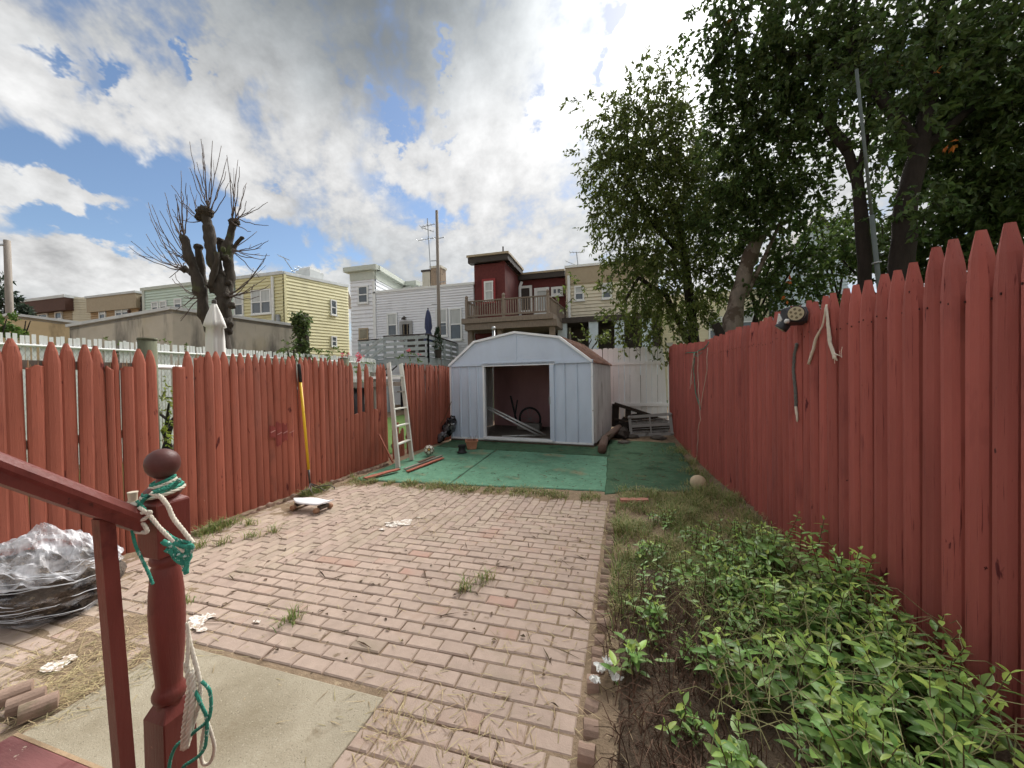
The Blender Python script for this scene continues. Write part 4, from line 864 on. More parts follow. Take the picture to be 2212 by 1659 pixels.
# ---------------------------------------------------------------- white slatted chain-link fence in the next yard
def slat_fence():
    X = -9.6; r_ = thing('slatted_fence', (X, 2.5, 0), 'white privacy-slat chain link fence beyond the left picket fence', 'fence')
    m = MB(); m.rng(-.006, .006, -.024, .024, .05, 2.42); me = m.mesh('slat', m_vinyl); y = 2.9
    k = 0
    while y < 13.2 and k < 150: inst('slat', me, r_, (X, y, U(-.015, .015)), (U(-.01, .01), 0, 0)); y += .0725; k += 1
    for z, rr in ((2.24, .022), (.12, .018)): MB().tube([(X+.03, 2.5, z), (X+.03, 13.2, z)], rr, 8).build('rail', m_vinyl, r_)
    yy = 3.0
    while yy < 13.3: MB().tube([(X+.05, yy, 0), (X+.05, yy, 2.36)], .03, 8).build('post', m_vinyl, r_); yy += 2.55
    mb = MB()                                       # diagonal chain-link wires in front of the slats
    for i in range(150):
        y0 = 1.6+i*.08; mb.tube([(X+.014, y0, .06), (X+.014, y0+1.35, 2.3)], .0014, 4, False)
        mb.tube([(X+.017, y0+1.35, .06), (X+.017, y0, 2.3)], .0014, 4, False)
    o = mb.build('mesh_wire', M('fence_wire', lin(120, 122, 122), .6), r_); o['kind'] = 'stuff'
slat_fence()
# low white wall beside the tower house
pa, pb = PY(690, 752, 16.5), PY(775, 757, 16.5); t = thing('white_wall', (pa.x, 16.5, 0), 'low white board fence below the yellow house', 'fence')
for k in range(4): MB().rng(pa.x, pb.x+.3, 16.5, 16.55, .05+.7*k, .73+.7*k).build('board', m_vinyl, t)
for k in range(4): MB().rng(lerp(pa.x, pb.x, k/3), lerp(pa.x, pb.x, k/3)+.1, 16.55, 16.65, 0, 2.9).build('post', m_vinyl, t)

# ---------------------------------------------------------------- neighbour's yard just behind the left fence
m_cream_cloth = M('white_umbrella_cloth', lin(214, 212, 206), .8, .1, 5, (1, 1, .2), .2, 30)
p = PT(466, 760, 5.6); p.z = 0; top = PT(466, 655, 5.6).z
closed_umbrella('patio_umbrella', p, top, .122, m_cream_cloth, 'closed white patio umbrella behind the red fence', ((.40, .85), (.60, .92), (.80, .88), (.868, .80), (.874, 1.06), (.90, .92), (.935, .70), (.97, .42), (1.0, .18)))
def pipe(a, b, r_, name, label, mat): 
    t = thing(name, a, label, 'pipe'); MB().tube([a, b], r_, 10).build('tube', mat, t, True); MB().lathe([(r_*1.4, -.02), (r_*1.4, .02)], 10, b).build('coupling', mat, t); return t
pipe(PX(120, 786, -4.75), PX(420, 795, -4.75), .026, 'white_pipe', 'white pipe running behind the snapped pickets', m_vinyl)
m_mossy = M('mossy_post_wood', lin(96, 98, 80), .95, .3, 8, (2, 2, .3), .5, 30)
p = PX(318, 735, -4.62); t = thing('fence_post', (p.x, p.y, 0), 'mossy grey fence post where the two red panels meet', 'post'); MB().tube([(p.x, p.y, 0), (p.x, p.y, p.z)], .075, 14).build('shaft', m_mossy, t, True); MB().lathe([(.08, 0), (.078, .02), (.0, .028)], 14, (p.x, p.y, p.z)).build('cap', m_mossy, t, True)
p = PX(742, 775, -4.60); t = thing('fence_post', (p.x, p.y, 0), 'mossy grey fence post behind the gappy pickets', 'post'); MB().tube([(p.x, p.y, 0), (p.x, p.y, p.z)], .09, 14).build('shaft', m_mossy, t, True); MB().lathe([(.093, 0), (.0, .03)], 14, (p.x, p.y, p.z)).build('cap', m_mossy, t, True)
m_tarp = M('black_tarp', (.022, .023, .027), .45, .3, 5, bump=.6, bs=14, bdist=.02)
a, b = Vector((-5.9, 6.25, 0)), Vector((-5.05, 7.5, 0)); t = thing('tarp_covered_grill', (a.x, a.y, 0), 'black tarp covered grill behind the gap in the red fence', 'tarp')  # black tarp draped over a grill
mb = MB(); mb.grid(14, 10, lambda s, q: (lerp(a.x, b.x, s)+.03*fbm(s*5, q*5), lerp(5.6, 6.62, q), 1.42+.07*fbm(s*4, q*6))); mb.build('tarp_top', m_tarp, t, True)
mb = MB(); mb.grid(20, 10, lambda s, q: (b.x+.06*fbm(s*9, q*2)+.05*q, lerp(5.6, 6.62, s), 1.41*(1-q))); mb.build('tarp_side', m_tarp, t, True)
mb = MB(); mb.grid(12, 10, lambda s, q: (lerp(a.x, b.x, s), 5.6+.05*fbm(s*9, q*2)-.05*q, 1.41*(1-q))); mb.build('tarp_side', m_tarp, t, True)
t = thing('garden_rail', (-5.2, 5.4, 0), 'low white wooden rail behind the gappy pickets', 'rail')
MB().bar((-5.0, 5.2, 1.62), (-5.0, 8.6, 1.60), .05, .05).build('rail', m_vinyl, t); MB().bar((-5.0, 5.2, 1.48), (-5.0, 8.6, 1.46), .06, .10).build('rail', m_greywood, t)
for y in (5.3, 6.9, 8.5): MB().rng(-5.08, -5.0, y-.04, y+.04, 0, 1.72).build('post', m_greywood, t)

# ---------------------------------------------------------------- ladder
m_ladder = M('chipped_white_ladder_paint', lin(206, 204, 194), .7, .1, 6, (2, 2, .4), .3, 30, (4, 4, .4), spots=((lin(160, 150, 132), 5, .60, .1, (1, 1, .3)), (lin(96, 88, 76), 30, .70, .02)))
def ladder():
    b0, b1 = G(860, 1011, .02), G(890, 994, .02); t0, t1 = PX(839.5, 784, -4.37), PX(866, 786, -4.37)
    t = thing('ladder', b0, 'white wooden ladder with a missing rung leaning on the left fence', 'ladder')
    side = (b1-b0).normalized(); face = (t0-b0).normalized().cross(side)
    for b, q in ((b0, t0), (b1, t1)): MB().bar(b, q, .03, .095, face if False else Vector((.94, -.3, 0))).build('stile', m_ladder, t)
    for f in (.155, .385, .615, None, 1.0): pass
    for y in (1131, 1236, 1288, 1340):
        f = 1-(y/1.3888-784)/(1011-784); a, b = b0.lerp(t0, f), b1.lerp(t1, f); MB().bar(a, b, .075, .024).build('rung', m_ladder, t)
    f = 1-(1183/1.3888-784)/(1011-784); a, b = b0.lerp(t0, f), b1.lerp(t1, f); MB().bar(b.lerp(a, .45), b, .06, .022).build('rung', m_greywood, t)
ladder()

# ---------------------------------------------------------------- cultivator against the left fence
def cultivator():
    top = PX(645.5, 786, -4.36); foot = PX(670, 1048, -4.27); t = thing('garden_cultivator', (foot.x, foot.y, 0), 'yellow handled hand cultivator leaning on the left red fence', 'garden tool')
    P = lambda f: top.lerp(foot, f)
    m_y = M('yellow_fibreglass', lin(232, 190, 50), .45, .08, 8, bump=.1, spots=((lin(170, 130, 50), 14, .68, .04),))
    MB().tube([P(.15), P(.87)], .018, 12).build('handle', m_y, t, True); MB().tube([P(0), P(.01), P(.15)], [.017, .023, .022], 12).build('grip', M('black_grip', (.02, .02, .02), .7), t, True)
    m_iron = M('worn_iron', lin(98, 92, 88), .5, .25, 12, metal=.5); MB().tube([P(.87), P(.985)], [.017, .012], 10).build('ferrule', m_iron, t, True)
    e = P(.985)
    for k, (dx, dy) in enumerate(((.30, .13), (.26, -.02), (.20, -.15), (.08, -.20))):
        MB().tube([e, e+Vector((.04+dx*.2, dy*.4, -.05)), e+Vector((dx*.75, dy, -.045)), e+Vector((dx, dy*1.05, -e.z*.5-.02)), (e.x+dx*.97, e.y+dy*1.05, .012)], [.009, .008, .008, .007, .003], 7).build('tine', m_iron, t, True)
cultivator()

# ---------------------------------------------------------------- skateboard
def skateboard():
    nose, tail = G(634, 1079, .09), G(710, 1089, .09); c = (nose+tail)/2; d = (tail-nose); L_ = d.length; an = math.atan2(d.y, d.x)
    t = thing('skateboard', (c.x, c.y, 0), 'worn white skateboard on tan wheels on the brick paving', 'skateboard'); MT = Matrix.Translation((c.x, c.y, 0)) @ Matrix.Rotation(an, 4, 'Z')
    m = MB(); m.m = MT; n = 15; rows = []
    for k, dz in ((0, .012), (1, 0)):
        for i in range(n):
            s = i/(n-1); x = (s-.5)*L_; w = .115*(math.sin(math.pi*min(1, s/.42)/2) if s < .42 else lerp(1, .68, (s-.42)/.58)); z = .086+dz+.028*max(0, (s-.82)/.18)**1.3+.01*max(0, (.15-s)/.15)
            rows.append([(x, -w, z+.004), (x, -w*.5, z), (x, 0, z-.002), (x, w*.5, z), (x, w, z+.004)])
    vs_ = [q for r_ in rows for q in r_]; fs = []
    for i in range(n-1):
        for j in range(4): fs.append((i*5+j, (i+1)*5+j, (i+1)*5+j+1, i*5+j+1)); fs.append(((n+i)*5+j+1, (n+i+1)*5+j+1, (n+i+1)*5+j, (n+i)*5+j))
        fs.append((i*5, (n+i)*5, (n+i+1)*5, (i+1)*5)); fs.append((i*5+4, (i+1)*5+4, (n+i+1)*5+4, (n+i)*5+4))
    e = (n-1)*5; fs += [(e+j, e+j+1, (2*n-1)*5+j+1, (2*n-1)*5+j) for j in range(4)]
    m.add(vs_, [f[::-1] for f in fs]); m.build('deck', M('scuffed_white_deck', lin(214, 214, 216), .5, .08, 9, bump=.1, spots=((lin(150, 152, 160), 18, .64, .03), (lin(120, 118, 120), 40, .72, .02))), t, True)
    m_wh = M('tan_wheel', lin(168, 130, 104), .7, .2, 20); m_tr = M('truck_metal', lin(96, 90, 84), .5, .2, 9, metal=.6)
    for x in (-.25*L_/.75*.9, .25*L_/.75*1.05):
        m = MB(); m.m = MT; m.rng(x-.03, x+.03, -.06, .06, .045, .075); m.tube([(x, -.10, .033), (x, .10, .033)], .008, 8); tr = m.build('truck', m_tr, t)
        for y in (-.10, .10):
            m = MB(); m.m = MT @ Matrix.Translation((x, y, .033)) @ Matrix.Rotation(math.pi/2, 4, 'X'); m.lathe([(.012, -.024), (.028, -.024), (.033, -.014), (.033, .014), (.028, .024), (.012, .024)], 16); m.build('wheel', m_wh, t, True)
skateboard()

# ---------------------------------------------------------------- balls
def soccer():
    p = G(927, 986); r_ = .100; c = Vector((p.x, p.y, r_+.028)); t = thing('soccer_ball', (p.x, p.y, .03), 'dirty white and brown soccer ball with a gold star on the green carpet', 'ball')
    m = MB(); n = 20
    prof = [(max(.0005, math.sin(math.pi*i/n)*r_), -math.cos(math.pi*i/n)*r_) for i in range(n+1)]; m.lathe(prof, 28, c); m.build('shell', M('soccer_brown', lin(98, 78, 62), .6, .2, 12), t, True)
    ph = (1+5**.5)/2; dirs = [Vector(v).normalized() for v in [(0, 1, ph), (0, -1, ph), (0, 1, -ph), (0, -1, -ph), (1, ph, 0), (-1, ph, 0), (1, -ph, 0), (-1, -ph, 0), (ph, 0, 1), (-ph, 0, 1), (ph, 0, -1), (-ph, 0, -1)]]
    view = (EYE-c).normalized()+Vector((0, 0, .12)); q = dirs[0].rotation_difference(view.normalized())
    pent = [q @ d for d in dirs]; m_w = M('soccer_white', lin(216, 210, 196), .5, .12, 14); m_g = M('soccer_gold', lin(216, 170, 70), .5, .12, 14)
    faces = set()
    for a in range(12):
        for b in range(a):
            for c_ in range(b):
                if all(abs((dirs[i]-dirs[j]).length-1.0515) < .02 for i, j in ((a, b), (b, c_), (a, c_))): faces.add((a, b, c_))
    def cap(d, rad, k, mat, name, star=False):
        d = d.normalized(); e1 = d.orthogonal().normalized(); e2 = d.cross(e1); pts = []; nn = 10 if star else 18
        for i in range(nn):
            rr = rad*(1 if (not star or i % 2 == 0) else .45); a_ = 2*math.pi*i/nn; v = (d+(e1*math.cos(a_)+e2*math.sin(a_))*rr).normalized()*(r_+.0018); pts.append(c+v)
        m = MB(); m.add(pts+[c+d*(r_+.0022)], [(i, (i+1) % nn, nn) for i in range(nn)]); m.build(name, mat, t, True)
    for f in faces: cap(sum((pent[i] for i in f), Vector()), .32, 0, m_w, 'panel')
    for d in pent: cap(d, .27, 0, m_g if (d-view.normalized()).length < .3 else m_w, 'star', True)
soccer()
p = G(1508, 1063); t = single(MB().lathe([(max(.0005, math.sin(math.pi*i/16)*.1), -math.cos(math.pi*i/16)*.095) for i in range(17)], 24, (p.x, p.y, .13)), 'old_ball', M('faded_ball_leather', lin(196, 178, 148), .8, .25, 9, bump=.5, bs=24, spots=((lin(150, 136, 108), 5, .55, .1), (lin(120, 128, 96), 10, .66, .05))), 'faded cream ball in the grass by the right red fence', 'ball', loc=(p.x, p.y, .03), smooth=True)

# ---------------------------------------------------------------- loose planks
def plank(a, b, w, th, label, mat, name='loose_plank'):
    a, b = Vector(a), Vector(b); t = MB(); d = (b-a); n = 7; sd = d.normalized().cross(Vector((0, 0, 1))).normalized(); upv = sd.cross(d.normalized()); rows = []
    for i in range(n):
        s = i/(n-1); c = a.lerp(b, s)+upv*.004*fbm(s*4, a.x); ww = w/2*(1+.08*fbm(s*7, b.y)) * (1 if 0 < i < n-1 else .8)
        rows.append([c-sd*ww-upv*th/2, c+sd*ww-upv*th/2, c+sd*ww+upv*th/2, c-sd*ww+upv*th/2])
    vs_ = [q for r_ in rows for q in r_]; t.add(vs_, [(i*4+j, i*4+(j+1) % 4, (i+1)*4+(j+1) % 4, (i+1)*4+j) for i in range(n-1) for j in range(4)]+[(3, 2, 1, 0), ((n-1)*4, (n-1)*4+1, (n-1)*4+2, (n-1)*4+3)])
    return single(t, name, mat, label, 'plank', 'loose fence boards on the ground', a)
plank(G(788, 1033, .05), G(862, 1013, .06), .10, .02, 'red board lying across the carpet edge below the ladder', m_red)
plank(G(880, 1018, .04), G(957, 989, .04), .075, .02, 'long red board lying on the carpet beside the soccer ball', m_red)
plank(G(874, 1013, .05), G(955, 984, .05), .06, .02, 'grey weathered board lying just behind the long red board', m_greywood)
plank(G(905, 998, .075), G(938, 985, .075), .07, .015, 'short dark board under the soccer ball', m_timber)
plank(PX(818, 938, -4.34), G(849, 1000, .03), .085, .02, 'broken red board slanting against the fence beside the ladder', m_red)
plank(G(1340, 1082, .07), G(1400, 1082, .07), .09, .05, 'lone red brick-like board in the grass right of the paving', M('red_block', lin(176, 120, 104), .9, .2, 9, bump=.4))

# ---------------------------------------------------------------- planter and clutter by the shed
def planter():
    p = G(1019, 969, .02); t = thing('planter_pot', (p.x, p.y, .02), 'square terracotta planter of dry stalks at the shed corner', 'planter'); m = MB(); s0, s1, h_ = .095, .135, .19
    m_t = M('terracotta', lin(176, 122, 96), .85, .12, 8, bump=.2, spots=((lin(196, 160, 140), 7, .62, .08),)); a = R(24)
    m.m = Matrix.Translation((p.x, p.y, .02)) @ Matrix.Rotation(a, 4, 'Z')
    def ring(s, z): return [(-s, -s, z), (s, -s, z), (s, s, z), (-s, s, z)]
    v = ring(s0, 0)+ring(s1-.012, h_-.03)+ring(s1+.004, h_-.03)+ring(s1+.006, h_)+ring(s1-.02, h_)+ring(s1-.03, h_-.04)
    m.add(v, [(3, 2, 1, 0)]+[(k*4+j, k*4+(j+1) % 4, (k+1)*4+(j+1) % 4, (k+1)*4+j) for k in range(5) for j in range(4)]); m.build('pot', m_t, t)
    m = MB(); m.m = Matrix.Translation((p.x, p.y, .02)) @ Matrix.Rotation(a, 4, 'Z'); m.rng(-s1+.03, s1-.03, -s1+.03, s1-.03, h_-.07, h_-.03); m.build('soil', m_timber, t)
    m = MB()
    for i in range(26): x, y = p.x+U(-.09, .09), p.y+U(-.09, .09); m.tube([(x, y, h_-.01), (x+U(-.03, .03), y+U(-.03, .03), h_+U(.04, .13))], [.003, .0015], 4)
    o = m.build('dry_stalks', M('dry_stalk', lin(96, 66, 56), .9), t); o['kind'] = 'stuff'
    p = G(998, 978, .02); t = thing('plastic_pot', (p.x, p.y, .02), 'crushed black plastic nursery pot beside the terracotta planter', 'pot'); m = MB(); n = 18
    rows = [[(p.x+math.cos(2*math.pi*j/n)*r_*(1+.12*fbm(j*.7, z*9)), p.y+math.sin(2*math.pi*j/n)*r_*(1+.12*fbm(j*.7, z*9, 4)), .02+z) for j in range(n)] for r_, z in ((.10, 0), (.11, .02), (.075, .03), (.07, .1), (.085, .15), (.09, .16), (.08, .155), (.06, .05))]
    m.add([q for r_ in rows for q in r_], [(i*n+j, i*n+(j+1) % n, (i+1)*n+(j+1) % n, (i+1)*n+j) for i in range(len(rows)-1) for j in range(n)]); m.build('pot', M('black_plastic', (.018, .017, .018), .5, .3, 9), t, True)
    mb = MB(); mb.rng(p.x-.05, p.x+.05, p.y-.05, p.y+.05, .05, .09); mb.build('soil', m_dark, t)
planter()
def crumple(name, c, sx, sy, sz, mat, label, seed, lean=(0, 0, 0), n=40):
    m = MB(); mt = Matrix.Translation(c) @ Matrix.Rotation(lean[2], 4, 'Z') @ Matrix.Rotation(lean[0], 4, 'X') @ Matrix.Rotation(lean[1], 4, 'Y'); k = n//2
    def P(i, j):
        th, ph = 2*math.pi*i/n, math.pi*j/k; d = Vector((math.cos(th)*math.sin(ph), math.sin(th)*math.sin(ph), math.cos(ph))); q = d*2.2
        f = 1+.35*fbm(q.x+seed, q.y, q.z)+.22*(abs(fbm(q.x*2.2, q.y*2.2+seed, q.z*2.2, 3))); return mt @ Vector((d.x*sx*f, d.y*sy*f, d.z*sz*f))
    m.add([P(i, j) for j in range(k+1) for i in range(n)], [(j*n+i, (j+1)*n+i, (j+1)*n+(i+1) % n, j*n+(i+1) % n) for j in range(k) for i in range(n)])
    return m
m_foil = M('silver_black_film', lin(120, 120, 124), .22, .9, 7, bump=.5, bs=16, metal=.55, spec=.6, bdist=.02, spots=((lin(30, 30, 34), 5, .48, .06), (lin(226, 226, 228), 6, .62, .04)))
c = G(960, 958, .0); c = Vector((c.x-.05, c.y+.15, .25)); t = thing('mylar_bundle', (c.x, c.y, .02), 'crumpled black and silver plastic sheeting between fence and shed', 'sheeting')
crumple('b', c+Vector((.06, .1, .12)), .14, .12, .26, None, '', 3, (.1, .5, 0)).build('sheet', m_foil, t, True); crumple('b', c+Vector((-.1, -.1, -.13)), .10, .08, .2, None, '', 9, (.2, .95, .2)).build('sheet', m_foil, t, True); crumple('b', c+Vector((-.3, -.22, -.19)), .17, .06, .045, None, '', 5, (0, .1, .5)).build('sheet', M('black_film', (.02, .02, .026), .4), t, True)
a, b = c+Vector((-.22, -.05, .22)), PX(978, 895, c.x+.12); t = thing('thin_stick', a, 'thin brown stick leaning against the shed corner', 'stick'); MB().tube([c+Vector((-.25, -.1, -.02)), a.lerp(b, .5), c+Vector((.14, .1, .75))], .008, 6).build('stem', m_timber, t); MB().tube([a, a+Vector((.02, -.01, .02))], .009, 6).build('knot', m_timber, t)

# ---------------------------------------------------------------- pallet, louvre panel, log right of the shed
def rear_clutter():
    Y = 11.05; m_char = M('charred_pallet_wood', lin(58, 50, 44), .95, .35, 8, (3, 3, .5), .6, 30, objvar=.2)
    a, b = PY(1327, 872, Y), PY(1420, 902, Y); t = thing('wood_pallet', (a.x, Y, .3), 'dark rotten wooden pallet leaning behind the grey louvred panel', 'pallet')
    MB().bar(a, b, .08, .1, (0, -1, .2)).build('stringer', m_char, t); c, d = PY(1327, 905, Y), PY(1408, 920, Y); MB().bar(c, d, .04, .05).build('stringer', m_char, t)
    for i, f in enumerate((.03, .33, .6, .86)):
        p = a.lerp(b, f); MB().bar(p+Vector((0, .04, 0)), (p.x-.02, Y+.06, .15), .15 if i else .19, .03, (0, 1, 0)).build('slat', m_char, t)
    m_pl = M('grey_plastic_panel', lin(150, 148, 144), .55, .12, 5, bump=.1, spots=((lin(110, 108, 104), 4, .6, .1),))
    q = [PY(1358, 900, 10.35), PY(1449, 893, 10.35), PY(1454, 938, 10.25), PY(1362, 942, 10.25)]; t = thing('louvre_panel', (q[3].x, q[3].y, q[3].z), 'grey plastic louvred panel propped against the pallet', 'panel')
    L2 = lambda s, v: q[0].lerp(q[1], s).lerp(q[3].lerp(q[2], s), v)
    def bar_(s0, v0, s1, v1, w, h_, nm): return MB().bar(L2(s0, v0), L2(s1, v1), w, h_, (0, -1, .1)).build(nm, m_pl, t)
    for v in (.03, .5, .97): bar_(0, v, 1, v, .075, .05, 'frame_bar')
    for s in (.02, .98): bar_(s, 0, s, 1, .07, .048, 'frame_bar')
    bar_(.5, .05, .5, .95, .035, .04, 'mullion')
    for v in (.22, .38, .66, .82): bar_(.03, v, .97, v, .012, .02, 'slat_bar')
    for h0, h1 in ((.08, .46), (.54, .93)):
        for k in range(34): s = .04+.92*(k+.5)/34; MB().bar(L2(s, h0+.2), L2(s, h1), .011, .014, (0, -1, 0)).build('fin', m_pl, t)
    for s, v in ((.02, .04), (.98, .04), (.02, .96), (.98, .96)):
        m = MB(); m.m = Matrix.Translation(L2(s, v)+Vector((0, -.03, 0))) @ Matrix.Rotation(math.pi/2, 4, 'X'); m.lathe([(.045, -.03), (.05, 0), (.04, .03)], 14); m.build('corner_boss', m_pl, t, True)
    pts = [G(1300, 972, .10), G(1305, 950, .16), Vector((-.33, 9.6, .18)), Vector((-.18, 10.6, .2))]; t = thing('rotten_log', pts[0], 'dark rotten log lying along the right side of the shed', 'log')
    MB().tube([pts[0]+(pts[1]-pts[0])*i/3 if i < 3 else pts[1].lerp(pts[2], (i-3)/3) if i < 6 else pts[2].lerp(pts[3], (i-6)/3) for i in range(10)], [.085*(1+.25*fbm(i*.9, 2)) for i in range(10)], 12).build('trunk', M('rotten_bark', lin(96, 76, 66), .95, .3, 9, (1, .4, 1), .8, 24, bdist=.01), t, True)
    MB().tube([pts[1]+Vector((.05, .1, .05)), pts[1]+Vector((.16, .25, .12))], [.03, .015], 8).build('stub', m_timber, t, True)
    c = G(1322, 955, .1); crumple('r', Vector((c.x, c.y, .03)), .2, .3, .06, None, '', 31, (0, 0, .3), 24)
    for k, (x, y, s, lb) in enumerate(((-.05, 9.2, .13, 'flat grey stone by the rotten log'), (.15, 10.1, .16, 'dark lumpy stone below the pallet'), (.75, 10.0, .2, 'dark flattened rubble in front of the louvred panel'))):
        single(crumple('s', Vector((x, y, gz(x, y)+.03)), s, s*.8, .05, None, '', k*5, (0, 0, k), 20), 'rubble_stone', M('dark_stone', lin(92, 86, 80), .95, .25, 6, bump=.6, bs=20), lb, 'stone', 'stones by the back fence', (x, y, gz(x, y)), True)
rear_clutter()
# ---------------------------------------------------------------- floodlight and ropes on the right fence
def floodlight():
    c = RF(1706, 684, .13); t = thing('floodlight', c, 'black and white twin head solar floodlight on the right red fence', 'floodlight'); n = RN; d = -RD   # d points towards the camera end
    m_b = M('black_lamp_plastic', (.022, .023, .028), .4, .15, 9, bump=.05, spec=.5); m_w = M('white_lamp_plastic', lin(208, 208, 204), .4, .06, 9, bump=0); m_l = M('led_lens', lin(176, 170, 142), .25, .06, 9, bump=0, spec=.6); m_led = M('led_cell', lin(112, 104, 80), .3)
    Z = Vector((0, 0, 1)); m = MB()
    prof = [(-.085, -.04), (-.035, .07), (.05, .07), (.08, .025), (.07, -.05), (-.015, -.075)]
    P = [c+d*a+Z*b+n*o for o in (-.10, .05) for a, b in prof]; k = len(prof); m.add(P, [tuple(range(k-1, -1, -1)), tuple(range(k, 2*k))]+[(i, (i+1) % k, k+(i+1) % k, k+i) for i in range(k)]); m.build('housing', m_b, t, bevel=.006)
    P = [c+d*a+Z*b+n*o for o in (.051, .062) for a, b in [(-.095, -.05), (-.055, .035), (-.005, -.02), (-.03, -.085)]]; m = MB(); m.add(P, [(3, 2, 1, 0), (4, 5, 6, 7)]+[(i, (i+1) % 4, 4+(i+1) % 4, 4+i) for i in range(4)]); m.build('front_plate', m_w, t)
    def disc(mb_, cc, ax, prof): 
        z = ax.normalized(); x = z.orthogonal().normalized(); y = z.cross(x); mb_.m = Matrix(((x.x, y.x, z.x, cc.x), (x.y, y.y, z.y, cc.y), (x.z, y.z, z.z, cc.z), (0, 0, 0, 1))); return mb_.lathe(prof, 22)
    def head(cc, ax, r_, nm):
        o = disc(MB(), cc, ax, [(r_*.55, -.09), (r_*.95, -.04), (r_*1.06, .012), (r_*1.06, .022), (r_*.95, .022)]).build(nm, m_b, t, True)
        disc(MB(), cc, ax, [(r_*.93, .0225), (r_*.93, .026)]).build('lens', m_l, o); z = ax.normalized(); x = z.orthogonal().normalized(); y = z.cross(x)
        for i in range(7):
            rr = 0 if i == 6 else r_*.58; a = 2*math.pi*i/6; disc(MB(), cc+x*math.cos(a)*rr+y*math.sin(a)*rr, ax, [(r_*.17, .0262), (r_*.17, .0285)]).build('led', m_led, o)
    head(RF(1721, 677, .22), (EYE-c).normalized()*.9+n*.25, .054, 'lamp_head'); head(RF(1690, 706, .17), (n*.55-Z*.75+RD*.25), .046, 'lamp_head')
    MB().bar(c-n*.1, c-n*.13-Z*.02, .08, .1).build('bracket', m_b, t)
    q = RF(1697, 694, .2); disc(MB(), q, n, [(.018, -.02), (.018, .0), (.01, .008)]).build('sensor', m_w, t, True)
floodlight()
m_ropew = M('frayed_white_rope', lin(214, 206, 190), .9, .15, 40, bump=.6, bs=160, bdist=.003); m_ropet = M('teal_rope', lin(60, 140, 120), .85, .4, 60, bump=.6, bs=160, bdist=.003, spots=((lin(190, 206, 198), 70, .60, .05), (lin(26, 70, 66), 50, .62, .05))); m_ropeg = M('black_white_cord', lin(104, 108, 104), .85, .6, 90, (1, 1, 1), .4, 160)
def wob(pts, amp, n=5):
    out = []
    for a, b in zip(pts, pts[1:]):
        a, b = Vector(a), Vector(b)
        for i in range(n): p = a.lerp(b, i/n); out.append(p+Vector((fbm(p.z*9, p.y*9), fbm(p.z*9, p.x*9, 4), fbm(p.x*9, p.y*9, 8)))*amp)
    return out+[Vector(pts[-1])]
def twist(pts, r_, n=9):
    """a laid rope: three strands wound round the line"""
    mb = MB(); P = [Vector(p) for p in pts]; dense = []
    for a, b in zip(P, P[1:]):
        k = max(2, int((b-a).length/(r_*1.6)));
        for i in range(k): dense.append(a.lerp(b, i/k))
    dense.append(P[-1]); ref = None
    for s in range(3):
        line = []
        for i, p in enumerate(dense):
            d = (dense[min(i+1, len(dense)-1)]-dense[max(i-1, 0)]).normalized(); e1 = d.cross(Vector((.3, .5, .81))).normalized(); e2 = d.cross(e1); a = i*.75+s*2.094; line.append(p+(e1*math.cos(a)+e2*math.sin(a))*r_*.5)
        mb.tube(line, r_*.62, 5)
    return mb
nail = RF(1787, 657); t = thing('frayed_rope', nail, 'two tails of frayed white cord nailed to the right red fence', 'cord')
MB().tube(wob([nail, RF(1776, 705), RF(1764, 728), RF(1747, 786)], .006), [.007]*8+[.011]*8, 6).build('strand', m_ropew, t, True)
for k in range(3): MB().tube(wob([nail, RF(1787+k*2, 690), RF(1791+k*2, 740), RF(1800+k*4, 775+k*2)], .008), .006, 6).build('strand', m_ropew, t, True)
for k in range(5): a = RF(1795+k, 745+k*4); MB().tube(wob([a, RF(1805+k*3, 765+k*2), RF(1803+k*4, 785-k*9)], .012), .0018, 4).build('frayed_thread', m_ropew, t)
n0 = RF(1722, 742); t = thing('short_cord', n0, 'short grey braided cord hanging below the floodlight', 'cord'); twist(wob([n0, RF(1716, 765), RF(1715, 800), RF(1719, 850), RF(1719, 878)], .004), .012).build('cord', m_ropeg, t, True); MB().tube(wob([RF(1719, 878), RF(1721, 895), RF(1722, 912)], .004), [.011]*6+[.008]*4+[.002], 6).build('frayed_end', m_ropew, t, True)
n0 = RF(1502, 760); t = thing('hanging_twine', n0, 'tangle of teal and white twine hanging at the far end of the right fence', 'twine')
for k, pts in enumerate([[(1532, 738), (1522, 752), (1505, 760), (1480, 763)], [(1500, 760), (1498, 800), (1503, 850), (1513, 884)], [(1507, 758), (1508, 820), (1511, 880)], [(1528, 750), (1527, 800), (1518, 850), (1514, 880)], [(1502, 760), (1494, 800), (1494, 830)], [(1511, 880), (1513, 905), (1508, 930), (1505, 985)], [(1498, 764), (1492, 820), (1491, 840)], [(1516, 762), (1506, 770), (1498, 762)]]):
    MB().tube(wob([RF(*q, .05+.01*(k % 3)) for q in pts], .012), .0075 if k < 2 else .0045, 5).build('strand', (m_ropet if k in (1, 0, 7) else m_ropew), t, True)
t = thing('debris_heap', (.45, 11.1, 0), 'dark heap of rotting leaves and boards behind the louvred panel', 'heap'); crumple('h', Vector((.42, 11.15, .14)), .62, .26, .32, None, '', 17, (0, 0, .05), 34).build('heap', M('rotting_leaves', lin(50, 44, 40), .97, .5, 9, bump=1.0, bs=30, bdist=.03), t, True)
crumple('h', Vector((-.12, 10.4, .08)), .2, .55, .14, None, '', 27, (0, 0, .05), 30).build('heap', M('rotting_leaves_b', lin(62, 54, 48), .97, .5, 9, bump=1.0, bs=30, bdist=.03), t, True)
